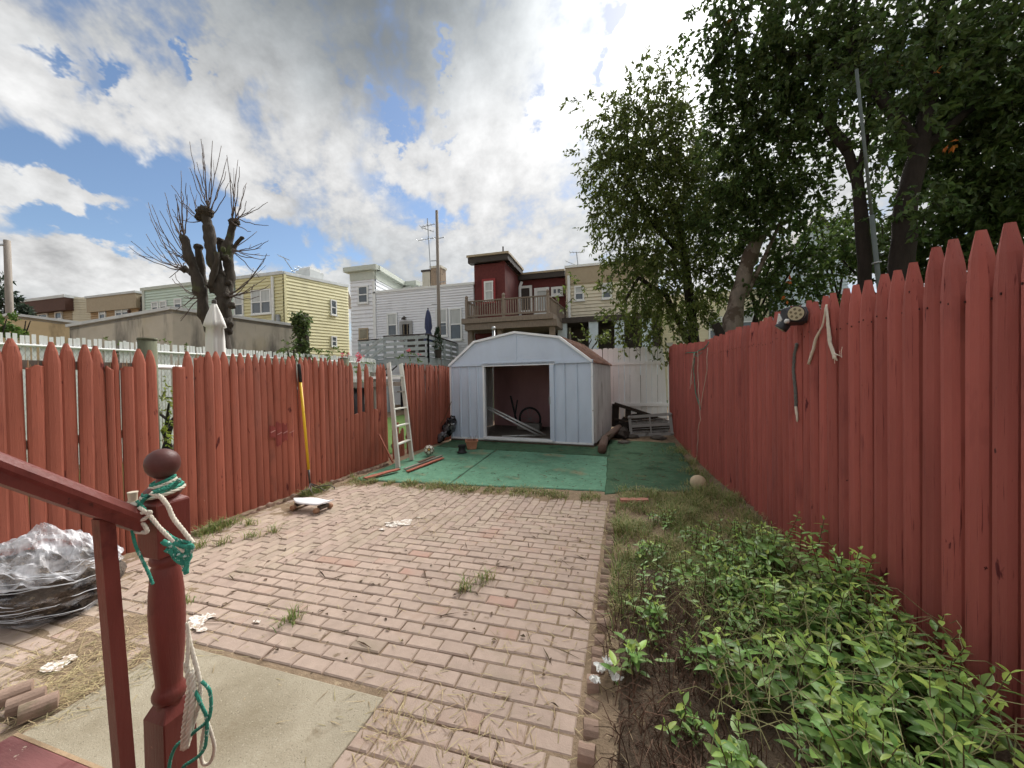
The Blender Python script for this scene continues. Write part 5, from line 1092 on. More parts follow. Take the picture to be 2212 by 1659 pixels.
for k in range(14): a_ = Vector((U(-.1, .9), U(10.7, 11.2), U(.15, .45))); b_ = a_+Vector((U(-.4, .4), U(-.3, .1), U(-.12, .15))); MB().tube(wob([a_, a_.lerp(b_, .5), b_], .03, 3), [.012]*4+[.008]*3, 5).build('stick', m_timber, t, True)

# ---------------------------------------------------------------- vegetation
rng = np.random.default_rng(11)
def leafmat(name, c, island=.45, hue=.02, transl=.35, rough=.5): return M(name, c, rough, .2, 6, bump=0, island=island, hue=hue, transl=transl, spec=.3)
m_leafA = leafmat('cherry_leaf', lin(88, 100, 50), .5, .02, .45); m_leafB = leafmat('dark_tree_leaf', lin(70, 88, 46), .5, .02, .38); m_leafH = leafmat('hedge_leaf', lin(92, 112, 48)); m_leafO = leafmat('autumn_leaf', lin(170, 96, 44), .3)
m_bark = M('dark_bark', lin(46, 40, 36), .95, .3, 9, (2, 2, .5), .8, 24, (3, 3, .6), bdist=.015)
m_barkp = M('pollard_bark', lin(68, 62, 55), .95, .3, 5, (2, 2, .6), .9, 12, (3, 3, .6), bdist=.03, spots=((lin(82, 88, 58), 1.5, .57, .12), (lin(58, 50, 44), 4, .58, .08)))
m_barkg = M('grey_peeling_bark', lin(116, 106, 96), .95, .3, 7, (2, 2, .7), .9, 18, bdist=.02, spots=((lin(84, 72, 62), 3, .52, .06), (lin(134, 124, 114), 9, .64, .05)))
m_twig = M('bare_twig', lin(98, 88, 84), .9, .2, 8)
def leaf_mesh(P, D, Nn, L_, W_, mb, fold=.25, curl=.15):
    """append folded leaves: base P, direction D, normal Nn (arrays), length, width"""
    S = np.cross(D, Nn); S /= np.linalg.norm(S, axis=1, keepdims=True)+1e-9; L_ = L_[:, None]; W_ = W_[:, None]
    mid = P+D*L_*.45; tip = P+D*L_-Nn*L_*curl; l = mid-S*W_+Nn*W_*fold; r_ = mid+S*W_+Nn*W_*fold
    V = np.stack([P, l, tip, r_], 1).reshape(-1, 3); o = len(mb.v); n = len(P); b = o+4*np.arange(n)
    mb.v += list(map(tuple, V.tolist())); F = np.concatenate([np.stack([b, b+1, b+2], 1), np.stack([b, b+2, b+3], 1)]).tolist(); mb.f += [tuple(f) for f in F]
def sprays(mb, C, rad, ntw, nl, L0, W0, droop, tl, tw=None, keep=None):
    """hanging sprays of leaves spread through an ellipsoid"""
    C = np.array(C); d = rng.normal(size=(ntw, 3)); d /= np.linalg.norm(d, axis=1, keepdims=True); rr = rng.uniform(.15, 1, (ntw, 1))**.45
    S0 = C+d*rr*np.array(rad); dirv = d*.7+rng.normal(size=(ntw, 3))*.45; dirv[:, 2] -= droop; dirv /= np.linalg.norm(dirv, axis=1, keepdims=True)
    Ls = rng.uniform(.6, 1.3, ntw)*tl
    t = (np.arange(nl)+.5)/nl
    P = S0[:, None]+dirv[:, None]*(t*1.0)[None, :, None]*Ls[:, None, None]; P[..., 2] -= droop*.35*(t**2)[None]*Ls[:, None]
    sd = rng.normal(size=(ntw, nl, 3)); D = dirv[:, None]*.6+sd*.75; D[..., 2] -= droop*.8; D /= np.linalg.norm(D, axis=2, keepdims=True)
    Nn = rng.normal(size=(ntw, nl, 3)); Nn[..., 2] += 1.0; Nn -= D*(Nn*D).sum(2, keepdims=True); Nn /= np.linalg.norm(Nn, axis=2, keepdims=True)
    m_ = ntw*nl; sz = rng.uniform(.7, 1.25, m_)
    leaf_mesh(P.reshape(-1, 3), D.reshape(-1, 3), Nn.reshape(-1, 3), L0*sz, W0*sz, mb)
    if tw is not None:
        for i in range(0, ntw, 3): tw.tube([S0[i], S0[i]+dirv[i]*Ls[i]*.6+np.array((0, 0, -.05*droop)), P[i, -1]], [.008, .005, .002], 4, False)
def limb(mb, pts, rads, n=9, sub=4, rough=.10):
    pts = [Vector(p) for p in pts]; out, rr = [], []
    for i, (a, b) in enumerate(zip(pts, pts[1:])):
        for k in range(sub): t = k/sub; p = a.lerp(b, t); out.append(p+Vector((fbm(p.z*1.3, i), fbm(p.z*1.3, i+5), 0))*rads[i]*.35); rr.append(lerp(rads[i], rads[i+1], t)*(1+rough*fbm(p.z*3, p.x*3)))
    out.append(pts[-1]); rr.append(rads[-1]); mb.tube(out, rr, n)

# ---- pollarded bare tree
def pollard():
    T = 12.5; base_ = PT(476, 760, T); base_.z = 0; t = thing('pollarded_tree', base_, 'bare pollarded tree with knobby stubs and long upright shoots', 'tree')
    Q = lambda x, y, dt=0.0: PT(x, y, T+dt); k = T/833
    mb = MB(); limb(mb, [base_, Q(478, 720), Q(480, 690)], [.30, .27, .25], 14); limb(mb, [Q(482, 720), Q(482, 640), Q(459, 548), Q(448, 490), Q(444, 462)], [.22, .20, .17, .145, .15], 18, 9, .30)
    mb.build('trunk', m_barkp, t, True)
    def knob(x, y, r_, seed, dt=0.0, sq=.8):
        c = Q(x, y, dt); o = crumple('k', c, r_*.62, r_*.62, r_*sq*.66, None, '', seed, (0, 0, 0), 22).build('knob', m_barkp, t, True)
    for pts, rd in (([(468, 740, 0), (440, 680, -.2), (428, 613, -.3), (411, 561, -.4), (399, 520, -.4), (395, 510, -.4)], [.34, .30, .26, .22, .20, .16]), ([(445, 700, .3), (438, 610, .3), (430, 545, .2), (429, 532, .2)], [.2, .2, .2, .19]),
                    ([(484, 660, .1), (496, 600, .2), (492, 530, .2), (499, 495, .2), (507, 474, .2)], [.30, .27, .24, .17, .2]), ([(500, 548, .3), (512, 525, .3), (524, 513, .3)], [.11, .10, .11]), ([(415, 592, -.3), (402, 582, -.3), (397, 576, -.3)], [.16, .15, .13]), ([(480, 560, .4), (478, 530, .5), (476, 518, .5)], [.2, .2, .2]), ([(455, 620, -.2), (470, 560, -.3), (468, 545, -.3)], [.17, .13, .12])):
        m2 = MB(); limb(m2, [Q(*p) for p in pts], [v*.56 for v in rd], 14, 8, .32); m2.build('limb', m_barkp, t, True)
    for a in ((443, 458, .36, 1, 0, .75), (432, 470, .22, 6, 0, .7), (506, 480, .24, 2, .2, .7), (395, 514, .16, 3, -.4, .8), (429, 534, .2, 4, .2, .7), (477, 522, .22, 5, .5, .6), (399, 583, .17, 8, -.3, .7), (490, 700, .3, 9, 0, .9), (500, 660, .16, 12, -.2, 1), (523, 514, .1, 13, .3, .8), (462, 620, .25, 15, -.1, 1.2)): knob(*a)
    for pts, sc_ in ((((428, 613), (411, 561), (438, 610), (470, 700)), .16), (((482, 640), (459, 548), (470, 600), (488, 690), (453, 520)), .20), (((496, 600), (492, 540), (494, 570)), .17)):
        for (x, y) in pts:
            knob(x+U(-10, 10), y+U(-18, 18), sc_*U(.6, .95), U(0, 60), U(-.12, .0), U(.8, 1.3))
    tw = [((448, 452), [(410, 306), (434, 300), (438, 312), (459, 304), (478, 315), (437, 330), (425, 350)]), ((455, 460), [(491, 340), (488, 370)]), ((506, 472), [(514, 345), (517, 360), (490, 335), (533, 395), (531, 402), (497, 385), (552, 447), (578, 437), (580, 487)]),
          ((395, 512), [(391, 369), (372, 452), (360, 440), (384, 440), (356, 416), (402, 395), (378, 420), (410, 440)]), ((399, 582), [(283, 521), (317, 533), (320, 437), (322, 460), (335, 520), (328, 442)]), ((404, 560), [(337, 480), (345, 455), (360, 452), (350, 520), (366, 600)]),
          ((500, 540), [(566, 525), (560, 560), (555, 500), (580, 520), (560, 600)]), ((496, 640), [(570, 560), (576, 548), (560, 640), (540, 600), (575, 600)]), ((430, 640), [(372, 602), (378, 590), (400, 640), (380, 670)]), ((440, 480), [(380, 420), (370, 400), (395, 440), (410, 400)])]
    for (bx, by), tips in tw:
        for (x, y) in tips+[(q[0]+U(-16, 16), q[1]+U(5, 60)) for q in tips[::3]]:
            a = Q(bx+U(-5, 5), by+U(-5, 8), U(-.2, .2)); b = Q(x, y, U(-.9, .9)); mid = a.lerp(b, .4); sag = (b-a).length*.13
            vert = abs(b.x-a.x) < abs(b.z-a.z)
            mid += Vector(((b.x-a.x)*.18, 0, -sag if not vert else -sag*.2)); m2 = MB(); N_ = 7; pts = []
            for i in range(N_+1):
                s = i/N_; p = a*(1-s)**2+mid*2*s*(1-s)+b*s*s; pts.append(p+Vector((fbm(s*4, x), fbm(s*4, y), fbm(s*4, x+y)))*.05)
            m2.tube(pts, [lerp(.018, .008, i/N_) for i in range(N_+1)], 5); 
            if random.random() < .5:
                c = pts[4]; m2.tube([c, c+(b-a)*.22+Vector((U(-.2, .2), U(-.2, .2), U(-.1, .15)))], [.01, .005], 4)
            m2.build('shoot', m_twig, t, True)
pollard()
# ---- ivy-clad stump
def ivy_stump():
    T = 12.3; top = PT(655, 682, T); b = Vector((top.x, top.y, 0)); t = thing('ivy_stump', b, 'ivy covered dead trunk in front of the yellow house', 'tree'); mb = MB(); limb(mb, [b, (top.x, top.y, 1.8), top], [.19, .18, .17], 12); mb.build('trunk', m_barkp, t, True); mb = MB()
    for i in range(44): c = (b.x+U(-.10, .20), b.y-U(.05, .2), U(1.4, top.z+.02)); sprays(mb, c, (.09, .09, .12), 6, 6, .11, .045, .5, .16)
    for i in range(16): c = (b.x+U(-.6, .35), b.y-U(.05, .3), U(1.2, 2.5)); sprays(mb, c, (.14, .1, .12), 5, 6, .10, .04, .4, .2)
    mb.build('ivy', leafmat('ivy_leaf', lin(84, 100, 58)), t)
ivy_stump()
# ---- sawn leaning trunk with one thin branch
def leaning():
    T = 9.0; a = PT(1568, 760, T); a.z = 0; t = thing('sawn_trunk', a, 'leaning sawn-off grey trunk behind the right fence', 'tree'); mb = MB(); limb(mb, [a, PT(1582, 690, T), PT(1600, 620, T), PT(1620, 560, T), PT(1638, 508, T)], [.21, .185, .175, .16, .15], 14, 4, .25); mb.build('trunk', m_barkg, t, True)
    mb = MB(); limb(mb, [PT(1612, 640, T-.1), PT(1650, 560, T-.1), PT(1690, 470, T-.1), PT(1722, 408, T-.1)], [.055, .045, .035, .02], 8); limb(mb, [PT(1690, 470, T-.1), PT(1672, 430, T-.1), PT(1655, 392, T-.1)], [.03, .025, .014], 7); mb.build('branch', m_barkg, t, True)
    mb = MB(); limb(mb, [PT(1560, 735, T-.2), PT(1545, 700, T-.2)], [.12, .08], 9); mb.build('stub', m_bark, t, True)
leaning()
# ---- galvanised clothes pole
m_mpole = M('dull_galvanised', lin(92, 100, 98), .6, .15, 5, bump=.1, metal=.2)
a, b = PT(1897, 600, 5.0), PT(1850, 150, 5.0); t = thing('metal_pole', (a.x, a.y, 0), 'galvanised metal pole rising behind the right fence', 'pole'); MB().tube([a+(a-b)*.6, a, a.lerp(b, .3)], .026, 10).build('lower_tube', m_mpole, t, True); MB().tube([a.lerp(b, .29), b], .018, 10).build('upper_tube', m_mpole, t, True); MB().tube([a.lerp(b, .07), a.lerp(b, .075)], .05, 10).build('collar', m_metal, t)

# ---- leafy trees on the right
def leafy(name, label, lobes, trunk, limbs, mat, L0, W0, droop, tl, density, extra=None):
    t = thing(name, (trunk[0][0][0], trunk[0][0][1], 0), label, 'tree'); mb = MB(); limb(mb, trunk[0], trunk[1], 12); mb.build('trunk', m_bark, t, True)
    for pts, rd in limbs: m2 = MB(); limb(m2, pts, rd, 9); m2.build('limb', m_bark, t, True)
    mb = MB(); tw = MB()
    for (x, y, T, r_, k) in lobes:
        R_ = r_*T/833; c = PT(x, y, T); sprays(mb, c, (R_, R_*1.1, R_*.95), int(density*k*R_*R_*100), 12, L0, W0, droop, tl, tw)
    mb.build('crown', mat, t); o = tw.build('twigs', m_bark, t); o['kind'] = 'stuff'; return t
lobesB = [(1405, 215, 10.8, 70, 1.0), (1335, 275, 10.6, 60, .8), (1395, 300, 10.5, 85, 1.2), (1470, 300, 10.8, 70, 1.1), (1320, 370, 10.4, 65, 1.0), (1400, 400, 10.6, 95, 1.3), (1480, 410, 11, 80, 1.1), (1330, 460, 10.3, 60, .9), (1400, 500, 10.6, 80, 1.1), (1470, 520, 11.2, 75, .9), (1545, 380, 11.5, 70, 1.0), (1560, 480, 11.5, 65, 1.0),
          (1345, 560, 10.2, 50, .5), (1400, 600, 10.4, 75, .85), (1470, 620, 10.8, 75, .9), (1540, 590, 11, 60, .9), (1350, 650, 10.2, 60, .55), (1425, 690, 10.4, 60, .7), (1500, 680, 10.8, 45, .6), (1280, 235, 10.8, 32, .3), (1270, 350, 10.6, 30, .5), (1390, 150, 11, 28, .5), (1290, 520, 10.3, 28, .35), (1250, 620, 10.5, 26, .28), (1440, 735, 10.2, 26, .4), (1370, 720, 10.1, 30, .4), (1240, 205, 11, 16, .25)]
P = lambda x, y, T: PT(x, y, T)
b0 = Vector((2.3, 12.6, 0))
leafy('cherry_tree', 'drooping leafy tree hanging over the white back fence', lobesB, ([b0, (2.0, 12.4, 2.0), P(1480, 560, 11.3), P(1450, 430, 11)], [.17, .15, .12, .07]), [([P(1480, 560, 11.3), P(1400, 470, 10.8), P(1360, 380, 10.6)], [.09, .06, .03]), ([(2.0, 12.4, 2.0), P(1440, 640, 10.8), P(1380, 600, 10.4), P(1350, 650, 10.2)], [.10, .07, .05, .02]), ([P(1470, 500, 11.2), P(1540, 400, 11.4), P(1560, 320, 11.4)], [.08, .05, .03])], m_leafA, .125, .030, .55, .42, 1.75)
lobesA = [(1550, 30, 7.2, 70, .45), (1640, 40, 7.2, 90, .9), (1740, 40, 7.2, 90, 1.0), (1840, 20, 7, 90, .9), (1940, 60, 6.6, 95, 1.0), (2050, 40, 6.2, 95, 1.2), (2160, 60, 6, 95, 1.4), (1610, 140, 7.4, 70, .8), (1700, 150, 7.4, 85, 1.0), (1800, 150, 7.2, 80, .9), (2010, 160, 6.4, 90, 1.1), (2120, 180, 6.2, 95, 1.4), (2205, 230, 6, 80, 1.5), (1630, 240, 7.8, 65, .9), (1710, 260, 7.6, 75, .9), (1900, 210, 6.8, 65, .7), (2060, 270, 6.4, 85, 1.2), (2160, 330, 6.2, 90, 1.5), (1570, 220, 8, 45, .45), (1640, 330, 8.2, 70, .95), (1720, 360, 8.0, 70, .8), (1790, 320, 7.6, 45, .5),
          (2050, 390, 6.6, 75, 1.1), (2130, 450, 6.4, 80, 1.5), (2205, 420, 6.2, 75, 1.5), (1925, 330, 7, 45, .5), (1500, 90, 7.4, 40, .3), (1690, 450, 8.4, 60, .8), (1620, 430, 8.6, 60, .9), (2010, 470, 6.8, 60, .9), (1830, 450, 8, 45, .35), (1905, 430, 7.4, 45, .4), (1545, 120, 7.4, 32, .4), (1570, 300, 8.6, 55, 1.0), (1590, 380, 8.8, 55, 1.0), (1660, 400, 8.6, 60, 1.0), (1610, 60, 7.4, 60, .8), (1560, 180, 7.8, 50, .8), (1760, 420, 8.2, 50, .8), (1540, 440, 9.2, 45, 1.0), (1580, 500, 9.2, 50, 1.0), (2100, 350, 7, 90, 1.2), (2190, 120, 6.8, 90, 1.2), (1990, 250, 7.2, 80, 1.0), (1900, 110, 5.6, 60, .8), (1960, 250, 5.6, 55, .7), (1890, 310, 5.8, 45, .5), (1985, 420, 5.6, 45, .6), (1830, 230, 6.2, 50, .6), (2020, 120, 5.4, 70, .8), (1930, 470, 6, 40, .5), (1760, 180, 6.8, 60, .7), (1860, 420, 6.2, 35, .4)]
b0 = Vector((PT(1948, 620, 6.2).x, PT(1948, 620, 6.2).y, 0))
tA = leafy('shade_tree', 'large dark shade tree filling the upper right behind the red fence', lobesA, ([b0, P(1945, 600, 6.2), P(1958, 430, 6.2), P(1985, 330, 6.2), P(2010, 200, 6.3), P(2040, -60, 6.5)], [.19, .16, .145, .13, .10, .06]),
      [([P(1985, 330, 6.2), P(1925, 240, 6.4), P(1870, 165, 6.6), P(1838, 100, 6.8), P(1850, -40, 7)], [.10, .09, .075, .06, .04]), ([P(1870, 165, 6.6), P(1780, 130, 7), P(1680, 110, 7.2)], [.06, .045, .02]), ([P(1985, 330, 6.2), P(2090, 240, 6.1), P(2190, 180, 6)], [.09, .06, .04])], m_leafB, .112, .031, .35, .36, 2.4)
b1 = Vector((PT(1870, 640, 6.8).x, PT(1870, 640, 6.8).y, 0))
leafy('slender_tree', 'slender dark trunked tree curving left beside the metal pole', [(1640, 190, 7.6, 50, .6), (1580, 160, 7.8, 40, .4), (1740, 230, 7.4, 45, .5), (1690, 190, 7.6, 40, .5)], ([b1, P(1868, 590, 6.8), P(1862, 480, 6.8), P(1852, 390, 6.9), P(1830, 325, 7)], [.11, .10, .095, .085, .075]), [([P(1830, 325, 7), P(1785, 262, 7.2), P(1735, 222, 7.4), P(1640, 160, 7.7)], [.10, .08, .06, .03]), ([P(1852, 390, 6.9), P(1870, 300, 6.9), P(1880, 200, 6.9)], [.06, .05, .03])], m_leafB, .105, .028, .35, .36, 1.5)
mb = MB()
for x, y, T in ((1955, 130, 5.6), (2055, 300, 5.5), (2060, 318, 5.5), (1590, 40, 6.8), (1700, 640, 6.6), (2010, 150, 5.8), (1712, 610, 6.8)): sprays(mb, PT(x, y, T), (.05, .05, .05), 1, 3, .10, .028, .6, .1)
mb.build('autumn_leaves', m_leafO, tA)
def bush(label, lobes, mat, L0, W0, dens, name='shrub', cat='shrub', group=None, droop=.2, trunk=True):
    c = PT(*lobes[0][:3]); t = thing(name, (c.x, c.y, 0), label, cat, group); mb = MB(); tw = MB()
    for (x, y, T, r_, k) in lobes: R_ = r_*T/833; sprays(mb, PT(x, y, T), (R_, R_, R_*.9), int(dens*k*R_*R_*100), 12, L0, W0, droop, .32, tw)
    mb.build('foliage', mat, t)
    for i in range(4): tw.tube([(c.x+U(-.2, .2), c.y+U(-.2, .2), 0), (c.x+U(-.4, .4), c.y+U(-.4, .4), c.z*.6), (c.x+U(-.7, .7), c.y+U(-.6, .6), c.z)], [.05, .035, .015], 6)
    o = tw.build('stems', m_bark, t); o['kind'] = 'stuff'; return t
bush('dark hedge behind the right fence between the sawn trunk and the metal pole', [(1660, 540, 9.6, 70, 1.3), (1720, 590, 9.2, 60, 1.3), (1800, 560, 9, 60, 1.2), (1850, 520, 9, 45, .9), (1650, 640, 9, 45, 1.2), (1740, 660, 8.6, 40, 1.2), (1600, 600, 10, 40, 1.0)], m_leafB, .11, .034, 1.7)
bush('yellow green shrub behind the metal pole', [(1800, 500, 10.5, 40, .9), (1770, 520, 10.5, 36, .9), (1830, 540, 10.2, 36, .9), (1880, 560, 9, 40, 1.0), (1790, 470, 10.8, 26, .5)], m_leafH, .10, .034, 1.5)  # leaves coloured yellow green
bush('dense dark hedge behind the tallest pickets at the right edge', [(1920, 540, 7.8, 55, 1.4), (2000, 540, 7.2, 60, 1.5), (2070, 520, 6.8, 60, 1.5), (2150, 520, 6.4, 60, 1.5), (2210, 500, 6.2, 60, 1.5), (1900, 500, 8.2, 40, 1.0), (1960, 590, 7.4, 45, 1.4), (2200, 600, 6, 50, 1.5)], m_leafB, .11, .036, 1.7)
bush('low leafy shrub beside the cream house porch', [(1255, 735, 12.5, 22, .7), (1290, 720, 13, 20, .6), (1320, 745, 13, 20, .7)], m_leafA, .11, .03, 1.4)
bush('dark conifer at the far left edge behind the tan garage', [(8, 645, 24, 26, 1.1), (25, 660, 24, 22, 1.0), (-10, 620, 24, 22, 1), (35, 675, 24, 16, 1)], leafmat('far_conifer', lin(60, 74, 60), .3), .3, .07, .55, 'conifer', 'tree')
bush('green leafy shrub at the left edge in front of the tan garage', [(6, 690, 15, 22, 1.2), (12, 712, 15, 22, 1.2), (-8, 700, 15, 26, 1.2)], leafmat('bright_shrub_leaf', lin(86, 112, 52)), .14, .05, 1.0)
bush('yellow green weeds showing through the gap between the red panels', [(356, 870, 6.8, 26, 1.2), (352, 905, 6.6, 26, 1.2), (360, 930, 6.5, 20, 1.2)], leafmat('weed_yellow_green', lin(128, 138, 60)), .07, .02, 2.2, 'weeds', 'weeds')
bush('vine climbing the white slatted fence beside the mossy post', [(255, 755, 10.2, 20, .35), (345, 765, 9.8, 22, .45), (385, 748, 9.9, 18, .4), (275, 760, 10, 14, .3), (310, 745, 9.9, 12, .3)], leafmat('vine_leaf', lin(104, 122, 66)), .08, .026, 2.2, 'climbing_vine', 'vine')
bush('trailing vine on the white fence below the ivy stump', [(625, 757, 11.3, 14, .8), (640, 748, 11.3, 12, .7), (700, 757, 12.6, 14, .7), (735, 760, 13, 10, .7)], leafmat('vine_leaf_2', lin(100, 120, 62)), .09, .03, 2.2, 'climbing_vine', 'vine')
t = bush('pink flowering plant behind the gappy red pickets', [(775, 790, 9, 14, .6), (790, 800, 8.5, 14, .6), (880, 770, 13.5, 12, .6), (905, 772, 13.5, 10, .6)], leafmat('flower_leaf', lin(96, 116, 70)), .08, .025, 2.0, 'flowering_plant', 'plant')
mb = MB()
for i in range(16): x, y, T = random.choice(((778, 775, 8.8), (768, 770, 9), (880, 760, 13.4), (905, 765, 13.4), (745, 772, 9))); sprays(mb, PT(x+U(-8, 8), y+U(-8, 8), T), (.02, .02, .02), 3, 3, .05, .022, 0, .03)
mb.build('blossom', leafmat('pink_petal', lin(206, 110, 124), .2), t)

# ---------------------------------------------------------------- grass, straw and litter on the ground
def blades(mb, pts, h0, h1, w, lean, flat=False):
    for (x, y, z, s) in pts:
        h_ = U(h0, h1)*s; a = U(0, 6.28); l = U(.2, 1)*lean*h_; dx, dy = math.cos(a), math.sin(a); wx, wy = -dy*w, dx*w
        if flat: z1, z2 = z+U(.004, .012), z+U(.004, .016); l = h_
        else: z1, z2 = z+h_*.6, z+h_*U(.65, 1)
        o = len(mb.v); mb.v += [(x-wx, y-wy, z), (x+wx, y+wy, z), (x+dx*l*.35+wx*.8, y+dy*l*.35+wy*.8, z1), (x+dx*l*.35-wx*.8, y+dy*l*.35-wy*.8, z1), (x+dx*l, y+dy*l, z2)]
        mb.f += [(o, o+1, o+2, o+3), (o+3, o+2, o+4)]
m_grass = leafmat('yard_grass', lin(122, 140, 78), .35, .03, .3, .6); m_straw = leafmat('dry_straw', lin(174, 158, 122), .3, .02, .2, .8); m_dgrass = leafmat('faded_grass', lin(160, 152, 106), .35, .03, .25, .7)
pts = []; ptd = []; ptst = []
for i in range(42000):
    x, y = U(-.12, 1.30), U(2.2, 5.35); 
    if fbm(x*2.4, y*2.4, 6) > U(-.55, .38) and U(0, 1) < sst(2.1, 3.1, y+.2*fbm(x*3, y)): (pts if U(0, 1) < .48+.5*fbm(x*1.5, y*1.5, 9) else ptd).append((x, y, gz(x, y)-.005, .55+.9*max(0, fbm(x*3, y*3, 2))))
for i in range(9000):
    x = U(-4.1, 1.1); y = 5.05+.13*random.gauss(0, 1)*(.5+abs(fbm(x*1.3, 2.2)))*(1 if x < -.3 else 2.2)+.12*fbm(x*2, 1); 
    if fbm(x*2.7, 9.1) > -.12: (pts if U(0, 1) < .4 else ptd).append((x, y-.05, gz(x, y)-.004, .25+.5*abs(fbm(x*5, y*5))))
for i in range(3600):
    y = U(2.8, 6.2); x = -4.22+abs(random.gauss(0, .07)); 
    if fbm(y*1.9, 4.4) > .12: (pts if U(0, 1) < .6 else ptd).append((x, y, gz(x, y)-.004, .8))
for c in ((-3.62, 2.95), (-3.75, 2.75), (-3.5, 3.1), (-3.9, 2.65), (-2.55, 5.02), (-1.15, 2.6), (-1.05, 2.75), (-3.95, 3.2), (-2.1, 1.95), (-3.0, 1.9)):
    for i in range(60): (pts if U(0, 1) < .6 else ptd).append((c[0]+random.gauss(0, .035), c[1]+random.gauss(0, .035), -.005, .7))
for i in range(2600):
    x, y = 1.02+random.gauss(0, .12), U(5.3, 9.2)
    if x < 1.22 and fbm(x*2, y*1.6, 3) > .0: (pts if U(0, 1) < .6 else ptd).append((x, y, gz(x, y)-.004, .9))
mb = MB(); blades(mb, pts, .03, .17, .0032, 1.4); o = mb.build('grass', m_grass); tag(o, 'green grass growing in the right bed and along the carpet edge', 'grass', kind='stuff')
mb = MB(); blades(mb, ptd, .03, .17, .0028, 2.0); o = mb.build('faded_grass', m_dgrass); tag(o, 'faded yellowing grass mixed through the right bed and edges', 'grass', kind='stuff')
for (cx_, cy_, n_, s_) in ((-.55, 2.1, 60, .3), (-.75, 1.55, 120, .25), (-.55, 1.25, 140, .22), (-1.05, 1.42, 90, .12), (-1.5, 2.15, 40, .4), (-.9, 3.3, 60, .5), (-2.05, 3.6, 90, .16), (-2.95, 1.45, 320, .22), (-3.1, 1.2, 320, .25), (-2.75, 1.22, 420, .10), (-2.68, 1.4, 160, .12), (-3.4, 2.6, 60, .5), (-.5, 3.9, 120, .4), (.3, 4.0, 500, .45), (.6, 3.4, 300, .4), (.4, 2.0, 240, .4), (.3, 4.7, 300, .4), (.2, 2.7, 200, .3), (-1.4, 4.95, 60, .8), (-2.3, 1.75, 40, .25), (-.45, 2.8, 70, .3), (.0, 5.1, 90, .5), (-3.3, 4.8, 60, .5)):
    for i in range(n_): x, y = cx_+random.gauss(0, s_), cy_+random.gauss(0, s_); ptst.append((x, y, max(gz(x, y), .002), 1))
mb = MB(); blades(mb, ptst, .03, .15, .0022, 1, True); o = mb.build('dry_straw', m_straw); tag(o, 'dry straw and grass clippings scattered over the paving', 'straw', kind='stuff')
mb = MB()
for i in range(1300):
    x, y = (U(-4.1, -.3), U(5.3, 8.6)) if U(0, 1) < .35 else ((U(-.2, 1.1), U(5.4, 10)) if U(0, 1) < .6 else (U(-4, -.3), U(1.7, 5)))
    z = max(gz(x, y), .0)+(.03 if y > 5.1 else .008); a = U(0, 3.14); l = U(.01, .07) if U(0, 1) < .8 else U(.08, .22); w = U(.002, .006) if l > .05 else U(.006, .014); d = Vector((math.cos(a), math.sin(a), 0)); s_ = Vector((-d.y, d.x, 0))*w; c = Vector((x, y, z))
    mb.quad(c-d*l/2, c-s_+Vector((0, 0, .006)), c+d*l/2, c+s_+Vector((0, 0, .004)))
o = mb.build('leaf_litter', leafmat('litter', lin(92, 76, 58), .5, .02, 0, .9)); tag(o, 'dead leaves and twig bits littering the carpet and paving', 'litter', kind='stuff')

# ---------------------------------------------------------------- leafy weeds in the right front bed
m_weed = leafmat('mint_leaf', lin(124, 158, 86), .36, .018, .25, .36); m_weedl = leafmat('young_mint_leaf', lin(166, 192, 98), .28, .02, .3, .38); m_stem = M('weed_stem', lin(96, 84, 56), .8, .2, 9); m_dead = M('dead_stem', lin(100, 78, 64), .9, .3, 9, island=.5)
def ovate():
    """one pointed oval leaf along +x, folded on its midrib"""
    n = 5; xs = [0, .22, .5, .78, 1.0]; ws = [.03, .19, .235, .14, 0.0]; V = []; 
    for x, w in zip(xs, ws): z = -.18*x*x; V += [(x, -w, z+.16*w), (x, 0, z-.02), (x, w, z+.16*w)]
    F = []
    for i in range(n-1): F += [(3*i, 3*i+3, 3*i+4, 3*i+1), (3*i+1, 3*i+4, 3*i+5, 3*i+2)]
    return V, F
OV, OF = ovate(); LEAF = {m_weed: MB().add(OV, OF).mesh('leaf', m_weed, True), m_weedl: MB().add(OV, OF).mesh('leaf', m_weedl, True)}
OVn = np.array(OV); 
